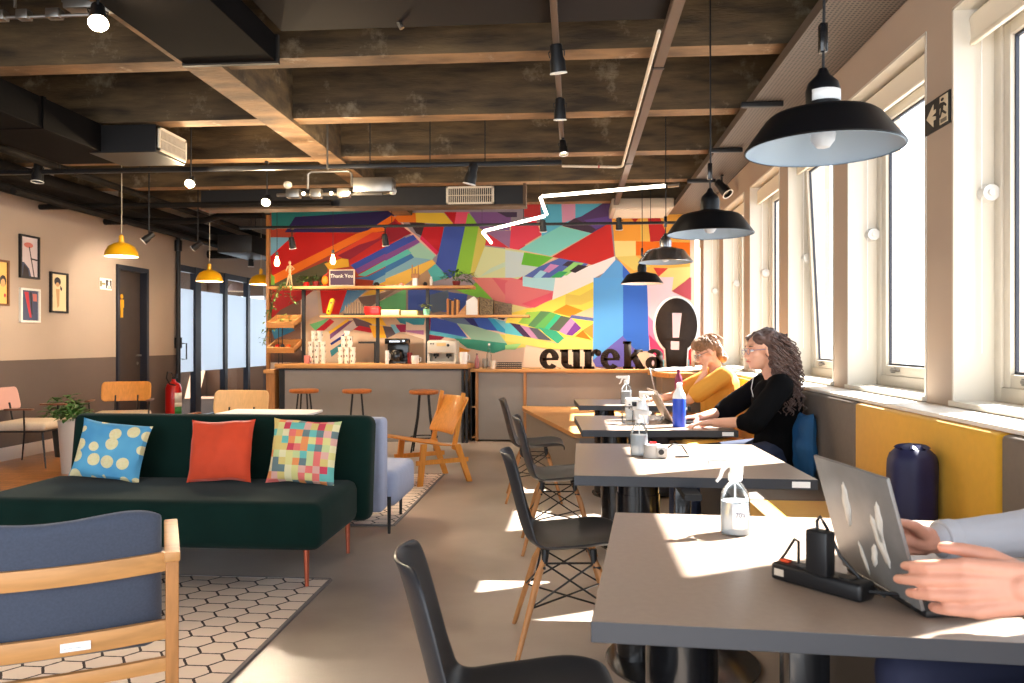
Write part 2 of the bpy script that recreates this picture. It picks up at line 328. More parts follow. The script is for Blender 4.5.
# back wall: painted mural
C_ = []
def pal(rgb):
    m = mat('mural_%d_%d_%d' % rgb, rgb, 0.55, spec=0.3)
    if m not in C_: C_.append(m)
    return C_.index(m)
REG = {1: (265, 200, 6.829), 2: (385, 190, 6.829), 3: (505, 190, 6.829), 4: (585, 200, 7.592), 5: (265, 280, 6.829), 6: (385, 280, 6.829), 7: (505, 280, 6.829), 8: (600, 280, 5.692)}
MUR = '''7;232,206,182;-1640,-700,956,-700,1300,-700,1300,683,-1640,683
5;160,60,40;-10,-600,1200,-600,1200,60,-10,60
2;150,140,150;0,100,1700,100,1700,683,0,683
7;230,190,150;0,-400,600,-400,600,200,0,200
5;110,80,66;-10,60,260,60,260,560,-10,560
5;205,178,150;240,60,956,60,956,560,240,560
6;150,130,120;0,60,956,60,956,250,0,250
1;40,120,122;0,-200,956,-200,956,100,560,100,250,105,180,170,40,200
1;42,32,84;200,110,956,60,700,200,650,215,130,215
1;112,166,192;30,250,200,250,200,300,30,380
1;190,24,20;210,215,640,225,50,540,30,380
1;84,82,56;30,560,230,490,420,410,420,575,30,590
1;235,115,22;30,518,620,225,700,200,860,100,890,110,890,190,730,220,40,578
1;214,62,34;730,215,830,215,565,380,480,400,470,365
1;186,28,28;890,110,956,190,956,240,640,420,580,440,560,400,830,215
1;140,18,46;490,375,640,300,820,245,565,408
1;46,72,166;580,440,956,245,956,290,610,470
1;116,66,142;610,470,956,290,956,332,630,500
1;84,184,172;630,510,956,330,956,382,680,517
1;42,108,172;600,530,700,517,956,385,956,432,740,545
1;116,164,190;740,545,956,432,956,520,860,570,730,575
1;236,182,62;760,575,956,490,956,575
1;226,172,42;400,430,520,395,565,400,570,450,430,470
1;128,182,70;35,500,60,520,60,575,35,575
2;226,176,160;100,200,180,280,360,420,345,450,230,350,150,285
2;58,38,46;150,195,270,215,250,310,210,290
2;226,120,34;60,180,110,150,220,150,220,215,90,215
2;228,192,62;205,150,400,150,470,232,210,215
2;190,24,34;400,145,485,145,472,232
2;232,88,118;485,145,575,145,550,242,470,235
2;188,22,34;270,225,402,235,365,432,245,310
2;214,36,84;245,305,365,420,350,440,235,330
2;60,84,168;405,238,552,245,490,565,440,600,345,500
2;138,192,60;565,150,600,185,645,235,580,570,490,570,470,600
2;208,194,92;640,230,692,330,680,380,600,585,580,570
2;142,18,40;0,240,60,205,180,290,0,370
2;50,74,168;0,380,190,300,215,330,0,437
2;122,70,142;0,437,215,330,237,350,0,482
2;152,198,178;160,400,240,352,342,442,320,472,190,468
2;84,186,176;0,480,150,400,178,425,0,520
2;52,112,172;0,517,175,430,197,455,0,562
2;122,172,192;0,562,200,455,310,470,0,612
2;236,190,82;0,645,0,602,320,470,347,500,140,640
2;172,140,110;150,640,340,500,300,600,340,660
2;84,182,182;290,545,340,500,432,592,330,622
2;126,88,144;575,145,765,145,860,180,850,270,650,262
2;70,56,80;765,145,900,145,900,180,830,180
2;216,60,70;860,240,956,225,956,410,850,392
2;206,52,70;700,290,850,392,680,372
2;152,112,152;700,280,865,270,850,390,760,330
2;208,216,162;680,380,956,412,930,590,860,632,600,590
2;192,216,190;720,530,900,450,900,485,640,592
2;226,132,122;600,590,860,632,956,602,956,683,700,683
3;196,60,60;130,60,230,60,270,180,130,180
3;92,182,212;240,60,720,60,520,180,390,240,390,300,250,320
3;212,152,178;385,60,480,60,480,190,390,222
3;84,60,104;700,60,720,60,728,215,600,290,390,240,470,190,520,175,670,85
3;72,54,70;390,240,480,188,620,262,590,290
3;98,72,142;540,200,730,170,730,215,620,262
3;226,70,92;40,250,210,200,250,300,80,402,30,392
3;128,212,202;380,240,590,290,310,447,95,402,260,305
3;200,44,40;722,215,747,447,600,507,320,452
3;242,236,234;600,505,752,448,757,517,600,602,430,690,330,690,350,620,430,560
3;196,214,214;0,405,130,425,110,505,230,520,130,585,0,600
3;104,186,52;130,420,330,455,230,522,110,505
3;84,104,176;370,460,570,500,500,545,430,560,350,620,130,585,230,520
3;60,52,72;430,480,480,485,440,520,390,510
3;150,215,120;470,488,540,495,420,580,360,575
3;54,44,52;500,505,570,515,480,562,440,550
3;60,170,100;370,550,430,555,350,615,290,605
3;160,215,235;240,545,290,550,240,600,190,592
3;200,140,190;310,500,370,510,300,560,260,550
3;172,226,236;120,585,340,622,330,690,120,652
3;208,62,76;30,640,120,585,120,640
3;242,224,96;600,602,620,600,620,690,420,690
3;94,164,228;608,635,757,470,807,500,812,690,605,690
3;54,104,208;805,498,880,550,960,640,960,690,805,690
4;240,182,84;195,60,800,60,800,700,470,700,240,430
4;240,166,62;205,100,442,100,432,302,222,307
4;192,50,32;345,125,415,125,380,167
4;238,194,92;420,125,480,125,497,307,425,307
4;196,46,46;475,100,560,100,640,302,497,312
4;246,222,142;222,305,387,305,387,417,232,427
4;236,116,22;387,308,800,318,800,422,387,415
4;226,206,112;235,425,387,418,500,500,372,532
4;206,64,56;520,508,632,513,560,577
4;242,214,132;632,513,800,500,800,592,680,690,470,690,560,577
4;186,78,84;800,580,800,700,675,690
5;166,20,26;40,55,240,55,240,130,100,200,40,260
5;150,30,30;240,55,342,55,240,132
5;196,176,164;240,132,350,55,362,230,300,262,240,340
5;206,26,26;370,55,562,55,500,232,390,222
5;92,142,178;562,55,702,55,640,110,500,232
5;236,182,62;650,105,730,55,832,55,742,97
5;112,92,82;630,115,742,97,902,55,760,152,680,200
5;96,172,112;760,152,960,55,960,200,790,205
5;42,112,152;40,340,150,300,200,340,60,402
5;92,72,62;60,500,200,430,282,520,282,558,60,558
5;112,192,132;300,300,430,258,390,310,340,342
5;182,32,46;340,342,440,260,470,280,400,342
5;228,178,52;430,350,560,260,575,275,440,367
5;112,72,112;440,367,570,275,602,270,440,402
5;198,184,182;440,402,600,280,632,310,500,402
5;32,42,112;440,430,560,350,562,372,450,442
5;52,122,132;440,480,530,420,500,480,450,522
5;92,72,82;590,250,722,290,740,342,620,310
5;182,26,42;600,335,640,308,742,330,722,357
5;232,182,52;590,240,780,240,830,310,740,300
5;236,172,42;710,305,800,310,832,392,740,392
5;82,72,80;800,310,870,318,912,402,830,402
5;52,132,152;880,240,960,240,960,300,920,290
5;152,32,72;890,300,960,300,960,352,910,352
5;122,182,202;850,300,882,300,942,380,910,397
6;182,156,132;100,350,262,400,262,570,0,570,0,400
6;60,86,162;155,55,270,55,562,95,540,220,155,200
6;86,102,122;290,100,430,65,440,200,320,220
6;122,186,60;450,50,600,30,630,0,745,135,620,112,560,95
6;226,132,122;590,-20,860,-20,960,110,960,180,870,162,740,135
6;222,102,112;730,-20,960,20,960,172,860,152
6;150,126,96;640,108,800,150,902,175,860,225,640,220
6;222,214,150;870,160,960,180,960,225,860,225
6;62,152,166;60,245,275,245,262,302,190,302
6;142,22,60;275,245,312,245,302,362,278,392
6;60,86,176;310,248,482,285,565,392,308,342
6;92,112,142;330,245,530,245,602,312,482,292
6;42,46,112;520,240,602,240,662,332,590,305
6;60,96,182;590,240,702,255,772,345,650,332
6;56,162,202;700,255,742,258,862,370,770,346
6;122,196,212;740,258,862,290,952,386,860,371
6;72,46,86;858,288,902,300,960,370,960,388
6;182,130,170;902,300,960,300,960,370
6;122,16,46;285,368,405,385,380,405,280,405
6;92,182,202;303,340,562,390,500,402,300,367
6;152,192,166;488,292,592,305,802,370,832,430,600,412
6;62,152,126;470,395,600,402,835,430,835,467,740,497,560,462
6;218,208,102;780,365,960,388,960,455,850,472,830,430
6;236,156,42;490,450,585,480,545,497,495,492
6;182,122,162;130,340,262,340,262,370,150,352
6;60,56,60;760,235,835,240,810,270,770,262
6;218,208,132;830,235,960,225,960,300,860,290
7;242,222,92;170,185,420,90,620,0,620,180,600,455,0,372,0,290,30,225
7;226,122,126;40,-20,130,0,335,68,322,130,175,190,0,152,0,20
7;226,90,110;110,160,322,78,332,120,200,187
7;172,222,232;120,-20,347,-20,333,72,120,37
7;242,236,232;343,-20,620,-20,610,5,410,95,322,132
7;226,202,92;415,90,510,102,605,50,605,130,520,165,410,165
7;240,150,32;325,216,420,163,532,205,450,247
7;236,202,162;460,240,605,178,605,262
7;96,106,166;455,235,605,255,605,277,440,255
7;152,202,82;150,215,250,208,160,302,90,290
7;92,142,92;245,208,312,213,200,322,155,308
7;104,182,92;310,213,352,228,260,342,200,322
7;60,192,142;350,228,387,240,302,332,255,342
7;92,102,84;385,240,452,255,370,347,300,335
7;192,142,192;450,255,482,285,420,372,368,347
7;122,62,152;480,283,522,325,460,377,418,370
7;102,202,216;0,290,32,290,125,382,0,365
7;72,46,82;30,288,102,300,182,392,128,385
7;192,142,182;100,303,162,318,232,402,180,392
7;92,92,102;160,318,222,328,322,412,230,402
7;60,172,132;225,318,352,345,412,400,360,432,280,372
7;236,150,60;528,340,605,292,605,402
7;240,120,22;478,382,530,340,592,407
7;232,218,112;0,362,182,392,360,432,420,382,605,415,605,470,300,470,0,412
7;152,212,132;0,440,112,430,70,472,0,472
7;92,166,232;605,-20,812,-20,812,372,600,560
7;52,106,206;808,-20,960,-20,960,480,870,462,808,372
7;102,96,182;810,373,872,420,905,590,620,590,600,545
8;52,106,206;132,0,270,0,282,402,210,402,132,320
8;236,206,216;268,-20,420,-20,410,60,500,112,510,480,285,480
8;236,132,172;275,200,320,250,372,402,290,402,278,310
8;230,62,112;280,308,372,402,372,480,288,402
8;186,80,90;410,60,520,-20,520,112
8;214,50,60;470,425,520,380,520,480,470,480
8;122,202,226;355,450,510,450,510,490,350,490'''
from mathutils.geometry import tessellate_polygon as tess
mb = MB(); mb.mi = pal((206, 190, 172)); mb.box(-4.2, 1.95, YB + 0.03, YB + 0.25, 0, 3.62)
lay = 0
for ln in MUR.split('\n'):
    rg, rgb, pts = ln.split(';'); ox, oy, s_ = REG[int(rg)]; pts = [float(v) for v in pts.split(',')]
    P = []
    for i in range(0, len(pts), 2):
        p = at(ox + pts[i] / s_, oy + pts[i + 1] / s_, Y=YB)
        P.append((max(-4.2, min(XR, p.x)), max(0.3, min(3.6, p.z))))
    mb.mi = pal(tuple(int(v) for v in rgb.split(',')))
    y = YB + 0.0298 - lay * 0.00005; lay += 1
    vs = [mb.bm.verts.new((x, y, z)) for x, z in P]
    for tri in tess([[Vector((x, z, 0)) for x, z in P]]):
        a, b_, c = [vs[i] for i in tri]
        cr = (b_.co - a.co).cross(c.co - a.co)
        if cr.length < 1e-7: continue
        try: f = mb.bm.faces.new((a, b_, c) if cr.y < 0 else (a, c, b_)); f.material_index = mb.mi
        except ValueError: pass
struct(mb, 'wall_back', C_, smooth=False, keep=True)
mb = MB(); mb.box(-4.24, -4.2, YB - 0.03, YB + 0.25, 0, 3.0); struct(mb, 'trim_1', WOODZ)
mb = MB(); mb.box(-4.2, -4.0, YB + 0.25, 17.5, 0, 3.62); struct(mb, 'wall_corridor', mat('corridor_paint', (190, 176, 164), 0.8))
# right wall: sill wall, pillars, header; recessed windows
PILM = mat('beige_pillar_paint', (176, 157, 140), 0.7, n=0.04, ns=3)
WINP = mat('cream_reveal_paint', (212, 205, 192), 0.6, n=0.03, ns=3)
SILLZ, HEADZ = 0.98, 2.66
PY = [3.44 + 1.272 * k for k in range(-4, 6)]      # near edge of every pillar
mb = MB(); mb.box(XR, XR + 0.3, -2.0, YB + 0.25, 0, SILLZ); mb.box(XR, XR + 0.3, -2.0, YB + 0.25, HEADZ, 3.62)
for y in PY: mb.box(XR, XR + 0.3, y, y + 0.25, SILLZ, HEADZ)
mb.box(XR, XR + 0.3, PY[-1] + 1.27, YB + 0.25, SILLZ, HEADZ)
struct(mb, 'wall_right', PILM)
# window units
def window(idx, y0, y1, open_=False):
    t = thing('window_%d' % idx, None, None, (XR + 0.18, (y0 + y1) / 2, SILLZ), kind='structure')
    x = XR + 0.16
    mb = MB()   # painted reveal lining
    mb.box(XR - 0.004, x + 0.1, y0 - 0.002, y0 + 0.012, SILLZ, HEADZ); mb.box(XR - 0.004, x + 0.1, y1 - 0.012, y1 + 0.002, SILLZ, HEADZ)
    mb.box(XR - 0.004, x + 0.1, y0, y1, HEADZ - 0.012, HEADZ + 0.002); mb.box(XR - 0.02, x + 0.1, y0, y1, SILLZ - 0.002, SILLZ + 0.02)
    mb.build('reveal', WINP, t, W=True)
    a, b_ = y0 + 0.012, y1 - 0.012; z0, z1 = SILLZ + 0.02, HEADZ - 0.012
    mb = MB()
    for q in ((a, a + 0.05, z0, z1), (b_ - 0.05, b_, z0, z1), (a + 0.05, b_ - 0.05, z0, z0 + 0.06), (a + 0.05, b_ - 0.05, z1 - 0.09, z1)):
        mb.box(x, x + 0.07, *q, r=0.004)
    mb.build('window_frame', CREAM, t, W=True)
    # sash, hinged at the bottom
    hinge = Vector((x + 0.03, (y0 + y1) / 2, z0 + 0.06)); R = Matrix.Translation(hinge) @ Matrix.Rotation(-0.05 if open_ else 0, 4, 'Y')
    hw = (b_ - a) / 2 - 0.052; hh = z1 - z0 - 0.152
    mb = MB(); mb.M = R
    for q in ((-hw, -hw + 0.05, 0, hh), (hw - 0.05, hw, 0, hh), (-hw + 0.05, hw - 0.05, 0, 0.055), (-hw + 0.05, hw - 0.05, hh - 0.055, hh)):
        mb.box(-0.02, 0.03, *q, r=0.004)
    s = mb.build('sash', CREAM, t, W=True)
    mb = MB(); mb.M = R
    for q in ((-hw + 0.05, -hw + 0.058, 0.055, hh - 0.055), (hw - 0.058, hw - 0.05, 0.055, hh - 0.055), (-hw + 0.06, hw - 0.06, 0.055, 0.067), (-hw + 0.06, hw - 0.06, hh - 0.067, hh - 0.055)):
        mb.box(-0.002, 0.012, *q)
    mb.build('gasket', mat('dark_gasket', (40, 43, 54), 0.5), s, W=True)
    mb = MB(); mb.M = R; mb.box(0.0, 0.006, -hw + 0.05, hw - 0.05, 0.055, hh - 0.055); mb.build('pane', GLASS, s, W=True)
    mb = MB(); mb.M = R; mb.cbox((-0.03, hw - 0.2, 0.03), (0.02, 0.09, 0.014), r=0.003); mb.cbox((-0.026, hw - 0.17, 0.03), (0.02, 0.03, 0.03), r=0.003)
    mb.build('handle', STEEL, s, W=True)
    # roller blind cassette with a short drop, bracket and chain knob
    mb = MB(); mb.tube([(XR + 0.09, a + 0.01, z1 - 0.05), (XR + 0.09, b_ - 0.01, z1 - 0.05)], 0.035, 14); mb.box(XR + 0.055, XR + 0.065, a + 0.02, b_ - 0.02, z1 - 0.14, z1 - 0.04)
    mb.box(XR + 0.05, XR + 0.07, a + 0.02, b_ - 0.02, z1 - 0.16, z1 - 0.14, r=0.004)
    mb.build('roller_blind', mat('ivory_blind', (236, 226, 206), 0.6), t, W=True)
    mb = MB(); zk = 1.87; mb.cyl((XR + 0.13, b_, zk), (XR + 0.13, b_ - 0.04, zk), 0.04, 0.034); mb.cyl((XR + 0.13, b_ - 0.03, zk), (XR + 0.13, b_ - 0.05, zk), 0.014)
    mb.build('chain_knob', mat('knob_plastic', (205, 203, 198), 0.4), t, W=True)
    mb = MB(); mb.tube([(XR + 0.10, b_ - 0.02, z1 - 0.07), (XR + 0.10, b_ - 0.02, 1.2)], 0.0025, 5); mb.build('blind_chain', WHITE, t, W=True)
    return t
n_ = 1
for k, y in enumerate(PY):
    if y + 1.272 < 0.4: continue
    y1 = PY[k + 1] if k + 1 < len(PY) else PY[-1] + 1.27
    window(n_, y + 0.25, y1, open_=(abs(y - 4.712) < 0.1)); n_ += 1
# the door in the left wall
DOORM = mat('dark_brown_door', (66, 56, 52), 0.5, n=0.1)
t = thing('door_1', None, None, (XL - 0.1, (DY0 + DY1) / 2, 0), kind='structure')
mb = MB(); mb.box(XL - 0.16, XL + 0.03, DY0, DY0 + 0.05, 0, DZ); mb.box(XL - 0.16, XL + 0.03, DY1 - 0.06, DY1, 0, DZ); mb.box(XL - 0.16, XL + 0.03, DY0 + 0.05, DY1 - 0.06, DZ - 0.06, DZ)
mb.build('door_frame', mat('blue_black_frame', (34, 36, 46), 0.4), t, W=True, bevel=0.003)
mb = MB(); mb.box(XL - 0.11, XL - 0.07, DY0 + 0.05, DY1 - 0.06, 0.01, DZ - 0.06); d = mb.build('door_leaf', DOORM, t, W=True)
mb = MB(); mb.cyl((XL - 0.07, DY1 - 0.13, 1.06), (XL - 0.02, DY1 - 0.13, 1.06), 0.012); mb.box(XL - 0.03, XL - 0.01, DY1 - 0.25, DY1 - 0.12, 1.05, 1.07, 0.004); mb.cyl((XL - 0.07, DY1 - 0.13, 0.95), (XL - 0.06, DY1 - 0.13, 0.95), 0.02)
mb.build('handle', STEEL, d, W=True)
mb = MB(); zc = 1.72; yc = DY0 + 0.24
mb.cyl((XL - 0.07, yc, zc + 0.13), (XL - 0.06, yc, zc + 0.13), 0.028); mb.box(XL - 0.07, XL - 0.06, yc - 0.045, yc + 0.045, zc - 0.02, zc + 0.09); mb.box(XL - 0.07, XL - 0.06, yc - 0.025, yc + 0.025, zc - 0.15, zc - 0.02)
mb.build('pictogram', mat('yellow_sign', (236, 176, 30), 0.5), d, W=True)
# glass partition
GFR = mat('dark_blue_steel_frame', (26, 30, 44), 0.4)
FROST = bpy.data.materials.new('frosted_film'); FROST.use_nodes = True; N = FROST.node_tree.nodes; L = FROST.node_tree.links
N.remove(N['Principled BSDF']); tl = N.new('ShaderNodeBsdfTranslucent'); tl.inputs[0].default_value = (0.9, 0.95, 1.0, 1); df = N.new('ShaderNodeBsdfDiffuse'); df.inputs[0].default_value = (0.75, 0.84, 0.95, 1)
mx = N.new('ShaderNodeMixShader'); mx.inputs[0].default_value = 0.15; L.new(tl.outputs[0], mx.inputs[1]); L.new(df.outputs[0], mx.inputs[2]); L.new(mx.outputs[0], N['Material Output'].inputs[0])
t = thing('window_20', None, None, (XL - 0.06, (GY0 + GY1) / 2, 0), kind='structure')
posts = [(GY0, GY0 + 0.06)] + [(at(p, 330, X=XL).y, at(q, 330, X=XL).y) for p, q in ((195.0, 200.6), (224.3, 227.3), (247.4, 249.8))] + [(GY1 - 0.07, GY1)]
mb = MB()
for a, b_ in posts: mb.box(XL - 0.08, XL + 0.01, a, b_, 0, GZ)
for a, b_ in zip(posts, posts[1:]): mb.box(XL - 0.07, XL, a[1], b_[0], GZ - 0.1, GZ); mb.box(XL - 0.07, XL, a[1], b_[0], 0, 0.07)
mb.build('partition_frame', GFR, t, W=True, bevel=0.003)
for a, b_ in zip(posts, posts[1:]):
    mb = MB(); mb.box(XL - 0.04, XL - 0.03, a[1], b_[0], 0.07, GZ - 0.1); p = mb.build('pane', GLASS, t, W=True)
    mb = MB(); mb.box(XL - 0.028, XL - 0.026, a[1], b_[0], 0.78, 2.06); mb.build('frosted_film', FROST, p, W=True)
mb = MB(); y = posts[0][1] + 0.1
mb.tube([(XL - 0.03, y, 1.22), (XL + 0.05, y, 1.22), (XL + 0.05, y, 0.98), (XL - 0.03, y, 0.98)], 0.01, 6); mb.build('handle', BLACK, t, W=True)
# ================================================================ SOFT SEATING, LEFT
def hexrug(name):
    m = mat(name, (226, 206, 190), 0.95, bump=0.1, bs=300); N, L, b = nodes(m)
    tc = N.new('ShaderNodeTexCoord'); sp = N.new('ShaderNodeSeparateXYZ'); L.new(tc.outputs['Object'], sp.inputs[0])
    S = 1 / 0.115
    x = mth(N, L, 'MULTIPLY', sp.outputs[1], S); y = mth(N, L, 'MULTIPLY', sp.outputs[0], S * 0.8)
    def cell(ox, oy):
        a = mth(N, L, 'SUBTRACT', mth(N, L, 'FLOORED_MODULO', mth(N, L, 'ADD', x, ox), 1.0), 0.5)
        c = mth(N, L, 'SUBTRACT', mth(N, L, 'FLOORED_MODULO', mth(N, L, 'ADD', y, oy), 1.732), 0.866)
        a = mth(N, L, 'ABSOLUTE', a); c = mth(N, L, 'ABSOLUTE', c)
        return mth(N, L, 'MAXIMUM', mth(N, L, 'ADD', mth(N, L, 'MULTIPLY', a, 0.5), mth(N, L, 'MULTIPLY', c, 0.866)), a)
    d = mth(N, L, 'MINIMUM', cell(0, 0), cell(0.5, 0.866))
    no = N.new('ShaderNodeTexNoise'); no.inputs['Scale'].default_value = 60; L.new(tc.outputs['Object'], no.inputs[0])
    d = mth(N, L, 'ADD', d, mth(N, L, 'MULTIPLY', mth(N, L, 'SUBTRACT', no.outputs[0], 0.5), 0.05))
    ln = mth(N, L, 'GREATER_THAN', d, 0.462)
    # second thin bars inside each cell, as on the woven rug
    L.new(mixc(N, L, ln, lin((224, 204, 188)), lin((62, 48, 46))), b.inputs['Base Color'])
    return m
RUGM = hexrug('patterned_rug_weave')
def rug(x0, x1, y0, y1, label):
    mb = MB(); mb.box(x0, x1, y0, y1, 0, 0.009, 0.003)
    t = tag(mb.build('rug', [RUGM], base=((x0 + x1) / 2, (y0 + y1) / 2, 0)), label, 'rug', 'hexagon pattern rugs')
    mb = MB(); z = 0.011
    for q in ((x0 - 0.012, x0 + 0.006, y0, y1), (x1 - 0.006, x1 + 0.012, y0, y1), (x0, x1, y0 - 0.012, y0 + 0.006), (x0, x1, y1 - 0.006, y1 + 0.012)): mb.box(*q, 0, z, 0.002)
    mb.build('bound_edge', mat('grey_rug_binding', (120, 112, 110), 0.9), t, W=True)
rug(-3.6, -1.27, 1.2, 3.99, 'cream rug with dark hexagon lines under the front legs of the green sofa')
rug(-3.4, -1.22, 5.2, 7.25, 'cream patterned rug behind the sofas under the wooden lounge chair')

def pad(x0, x1, y0, y1, z0, z1, r=0.06, seg=4, mb=None):
    mb = mb or MB(); mb.box(x0, x1, y0, y1, z0, z1, r, seg); return mb
# green velvet sofa
sx0, sx1 = -2.83, -1.16
t = thing('sofa', 'long bottle green velvet sofa with slim copper legs and three cushions on it', 'sofa', (-2.0, 4.2, 0))
mb = MB(); mb.box(-3.12, -1.26, 3.78, 4.5, 0.2, 0.445, 0.055, 5); mb.build('seat', GREEN, t, W=True)
mb = MB(); o = mb.M; mb.M = Matrix.Translation((0, 4.46, 0.2)) @ Matrix.Rotation(-0.13, 4, 'X'); mb.box(-3.06, -1.2, 0, 0.17, 0.0, 0.62, 0.05, 4); mb.build('backrest', GREEN, t, W=True)
mb = MB(); mb.tube([(-3.08, 3.85, 0.36), (-1.31, 3.85, 0.36)], 0.004, 6); mb.build('seam', GREEN, t, W=True)
COP = mat('copper_leg', (178, 92, 66), 0.35, metal=0.6)
for x, y in ((-1.36, 3.88), (-1.33, 4.5), (-3.0, 3.88), (-2.95, 4.5)):
    mb = MB(); mb.cyl((x, y, 0.22), (x + 0.01, y - 0.02, 0.009), 0.016, 0.01); mb.build('leg', COP, t, W=True)
# pale blue sofa behind, back to back
t = thing('sofa', 'pale lavender blue sofa standing back to back behind the green one', 'sofa', (-2.0, 5.2, 0))
mb = MB(); mb.box(-2.9, -1.21, 4.86, 5.02, 0.16, 0.76, 0.03, 3); mb.build('backrest', LAV, t, W=True)
mb = MB(); mb.box(-2.9, -1.15, 5.0, 5.6, 0.17, 0.41, 0.05, 4); mb.build('seat', LAV, t, W=True)
for x, y in ((-1.2, 5.0), (-1.24, 5.52), (-2.8, 5.0), (-2.8, 5.52)):
    mb = MB(); mb.cyl((x, y, 0.24), (x, y, 0.0), 0.013, 0.01); mb.build('leg', BLACK, t, W=True)
# cushions
def cushion(name, label, m, c, wd, ht, th, rot, seed, group='scatter cushions on the green sofa'):
    random.seed(seed); mb = MB()
    def fn(sg):
        def g(u, v):
            a, b_ = u * 2 - 1, v * 2 - 1
            pin = 1 - 0.07 * (1 - abs(a) ** 3) * (abs(b_) ** 4); pin2 = 1 - 0.07 * (1 - abs(b_) ** 3) * (abs(a) ** 4)
            k = max(0, (1 - a * a) * (1 - b_ * b_)) ** 0.42
            wr = 0.009 * mnoise.noise(Vector((a * 2.2 + seed, b_ * 2.2, sg))) * 2
            return (a * wd / 2 * pin2, sg * (th / 2 * k) + wr * k, b_ * ht / 2 * pin + 0.008 * mnoise.noise(Vector((a * 1.5, seed, sg * 0))))
        return g
    mb.surf(fn(1), 25, 25); mb.surf(fn(-1), 25, 25)
    bmesh.ops.remove_doubles(mb.bm, verts=mb.bm.verts, dist=0.002)
    o = mb.build(name, m, base=(0, 0, 0)); o.location = c; o.rotation_euler = rot
    return tag(o, label, 'cushion', group)
DOT = mat('blue_and_cream_dot_print', (60, 140, 196), 0.85, bump=0.05, bs=300); N, L, b = nodes(DOT)
tc = N.new('ShaderNodeTexCoord'); mp = N.new('ShaderNodeMapping'); mp.inputs['Scale'].default_value = (11.5, 0, 11.5); L.new(tc.outputs['Object'], mp.inputs[0])
vo = N.new('ShaderNodeTexVoronoi'); vo.inputs['Scale'].default_value = 1; vo.inputs['Randomness'].default_value = 0.42; L.new(mp.outputs[0], vo.inputs[0])
no = N.new('ShaderNodeTexNoise'); no.inputs['Scale'].default_value = 5; L.new(tc.outputs['Object'], no.inputs[0])
bl = mixc(N, L, no.outputs[0], lin((30, 110, 180)), lin((120, 200, 226)))
no2 = N.new('ShaderNodeTexNoise'); no2.inputs['Scale'].default_value = 90; L.new(tc.outputs['Object'], no2.inputs[0])
cr = mixc(N, L, no2.outputs[0], lin((224, 206, 140)), lin((244, 232, 190)))
L.new(mixc(N, L, mth(N, L, 'LESS_THAN', vo.outputs['Distance'], 0.4), bl, cr), b.inputs['Base Color'])
PATCH = mat('patchwork_square_print', (200, 180, 120), 0.85, bump=0.05, bs=300); N, L, b = nodes(PATCH)
tc = N.new('ShaderNodeTexCoord'); vm = N.new('ShaderNodeVectorMath'); vm.operation = 'MULTIPLY'; vm.inputs[1].default_value = (25, 0, 25); L.new(tc.outputs['Object'], vm.inputs[0])
fl = N.new('ShaderNodeVectorMath'); fl.operation = 'FLOOR'; L.new(vm.outputs[0], fl.inputs[0])
wnz = N.new('ShaderNodeTexWhiteNoise'); wnz.noise_dimensions = '3D'; L.new(fl.outputs[0], wnz.inputs[0])
rp = N.new('ShaderNodeValToRGB'); rp.color_ramp.interpolation = 'CONSTANT'
cs = [(228, 216, 140), (238, 120, 110), (110, 190, 180), (226, 200, 120), (240, 150, 90), (216, 70, 90), (206, 214, 150), (110, 130, 130), (236, 224, 176), (232, 176, 160)]
el = rp.color_ramp.elements
while len(el) < len(cs): el.new(0.5)
for i, c in enumerate(cs): el[i].position = i / len(cs); el[i].color = lin(c)
L.new(wnz.outputs[0], rp.inputs[0]); L.new(rp.outputs[0], b.inputs['Base Color'])
zc = 0.45
def put_c(px0, px1, y, **k): 
    a = at(px0, 450, Y=y); b_ = at(px1, 450, Y=y); return (a.x + b_.x) / 2, abs(b_.x - a.x)
cx, wd = put_c(73, 148, 4.3); cushion('cushion', 'blue scatter cushion with cream dots at the left end of the green sofa', DOT, (cx + 0.005, 4.30, zc + 0.17), 0.4, 0.34, 0.13, (-0.3, 0.12, 0.12), 3)
cx, wd = put_c(187, 254, 4.3); cushion('cushion', 'plain orange scatter cushion in the middle of the green sofa', ORNF, (cx + 0.0, 4.31, zc + 0.175), 0.38, 0.36, 0.13, (-0.25, -0.03, 0.0), 5)
cx, wd = put_c(267, 338, 4.3); cushion('cushion', 'multicoloured patchwork cushion at the right end of the green sofa', PATCH, (cx + 0.005, 4.31, zc + 0.175), 0.4, 0.37, 0.13, (-0.25, 0.04, -0.02), 8)

# slate blue armchair with oak frame, seen from behind
ARM = at(170, 553, Z=0.62)
t = thing('armchair', 'slate blue upholstered armchair with an oak frame seen from behind', 'chair', (ARM.x - 0.302, ARM.y - 0.123, 0.009), 0.5)
wA = 0.66
for s in (-1, 1):
    x = s * (wA / 2)
    mb = MB(); mb.prism([(x - 0.018, -0.06), (x + 0.018, -0.06), (x + 0.018, -0.02), (x - 0.018, -0.02)], 0, 0.598); mb.build('rear_post', WOODZ, t, bevel=0.003)
    mb = MB(); mb.box(x - 0.018, x + 0.018, 0.39, 0.435, 0, 0.595); mb.build('front_post', WOODZ, t, bevel=0.003)
    mb = MB(); mb.M = Matrix.Translation((x, -0.07, 0.605)) @ Matrix.Rotation(-0.02, 4, 'X'); mb.box(-0.022, 0.022, 0, 0.52, -0.012, 0.018, 0.005); mb.build('armrest', WOODX, t)
    mb = MB(); mb.box(x - 0.012, x + 0.012, -0.03, 0.4, 0.12, 0.15); mb.box(x - 0.012, x + 0.012, -0.03, 0.4, 0.27, 0.31); mb.build('side_rail', WOODX, t, bevel=0.002)
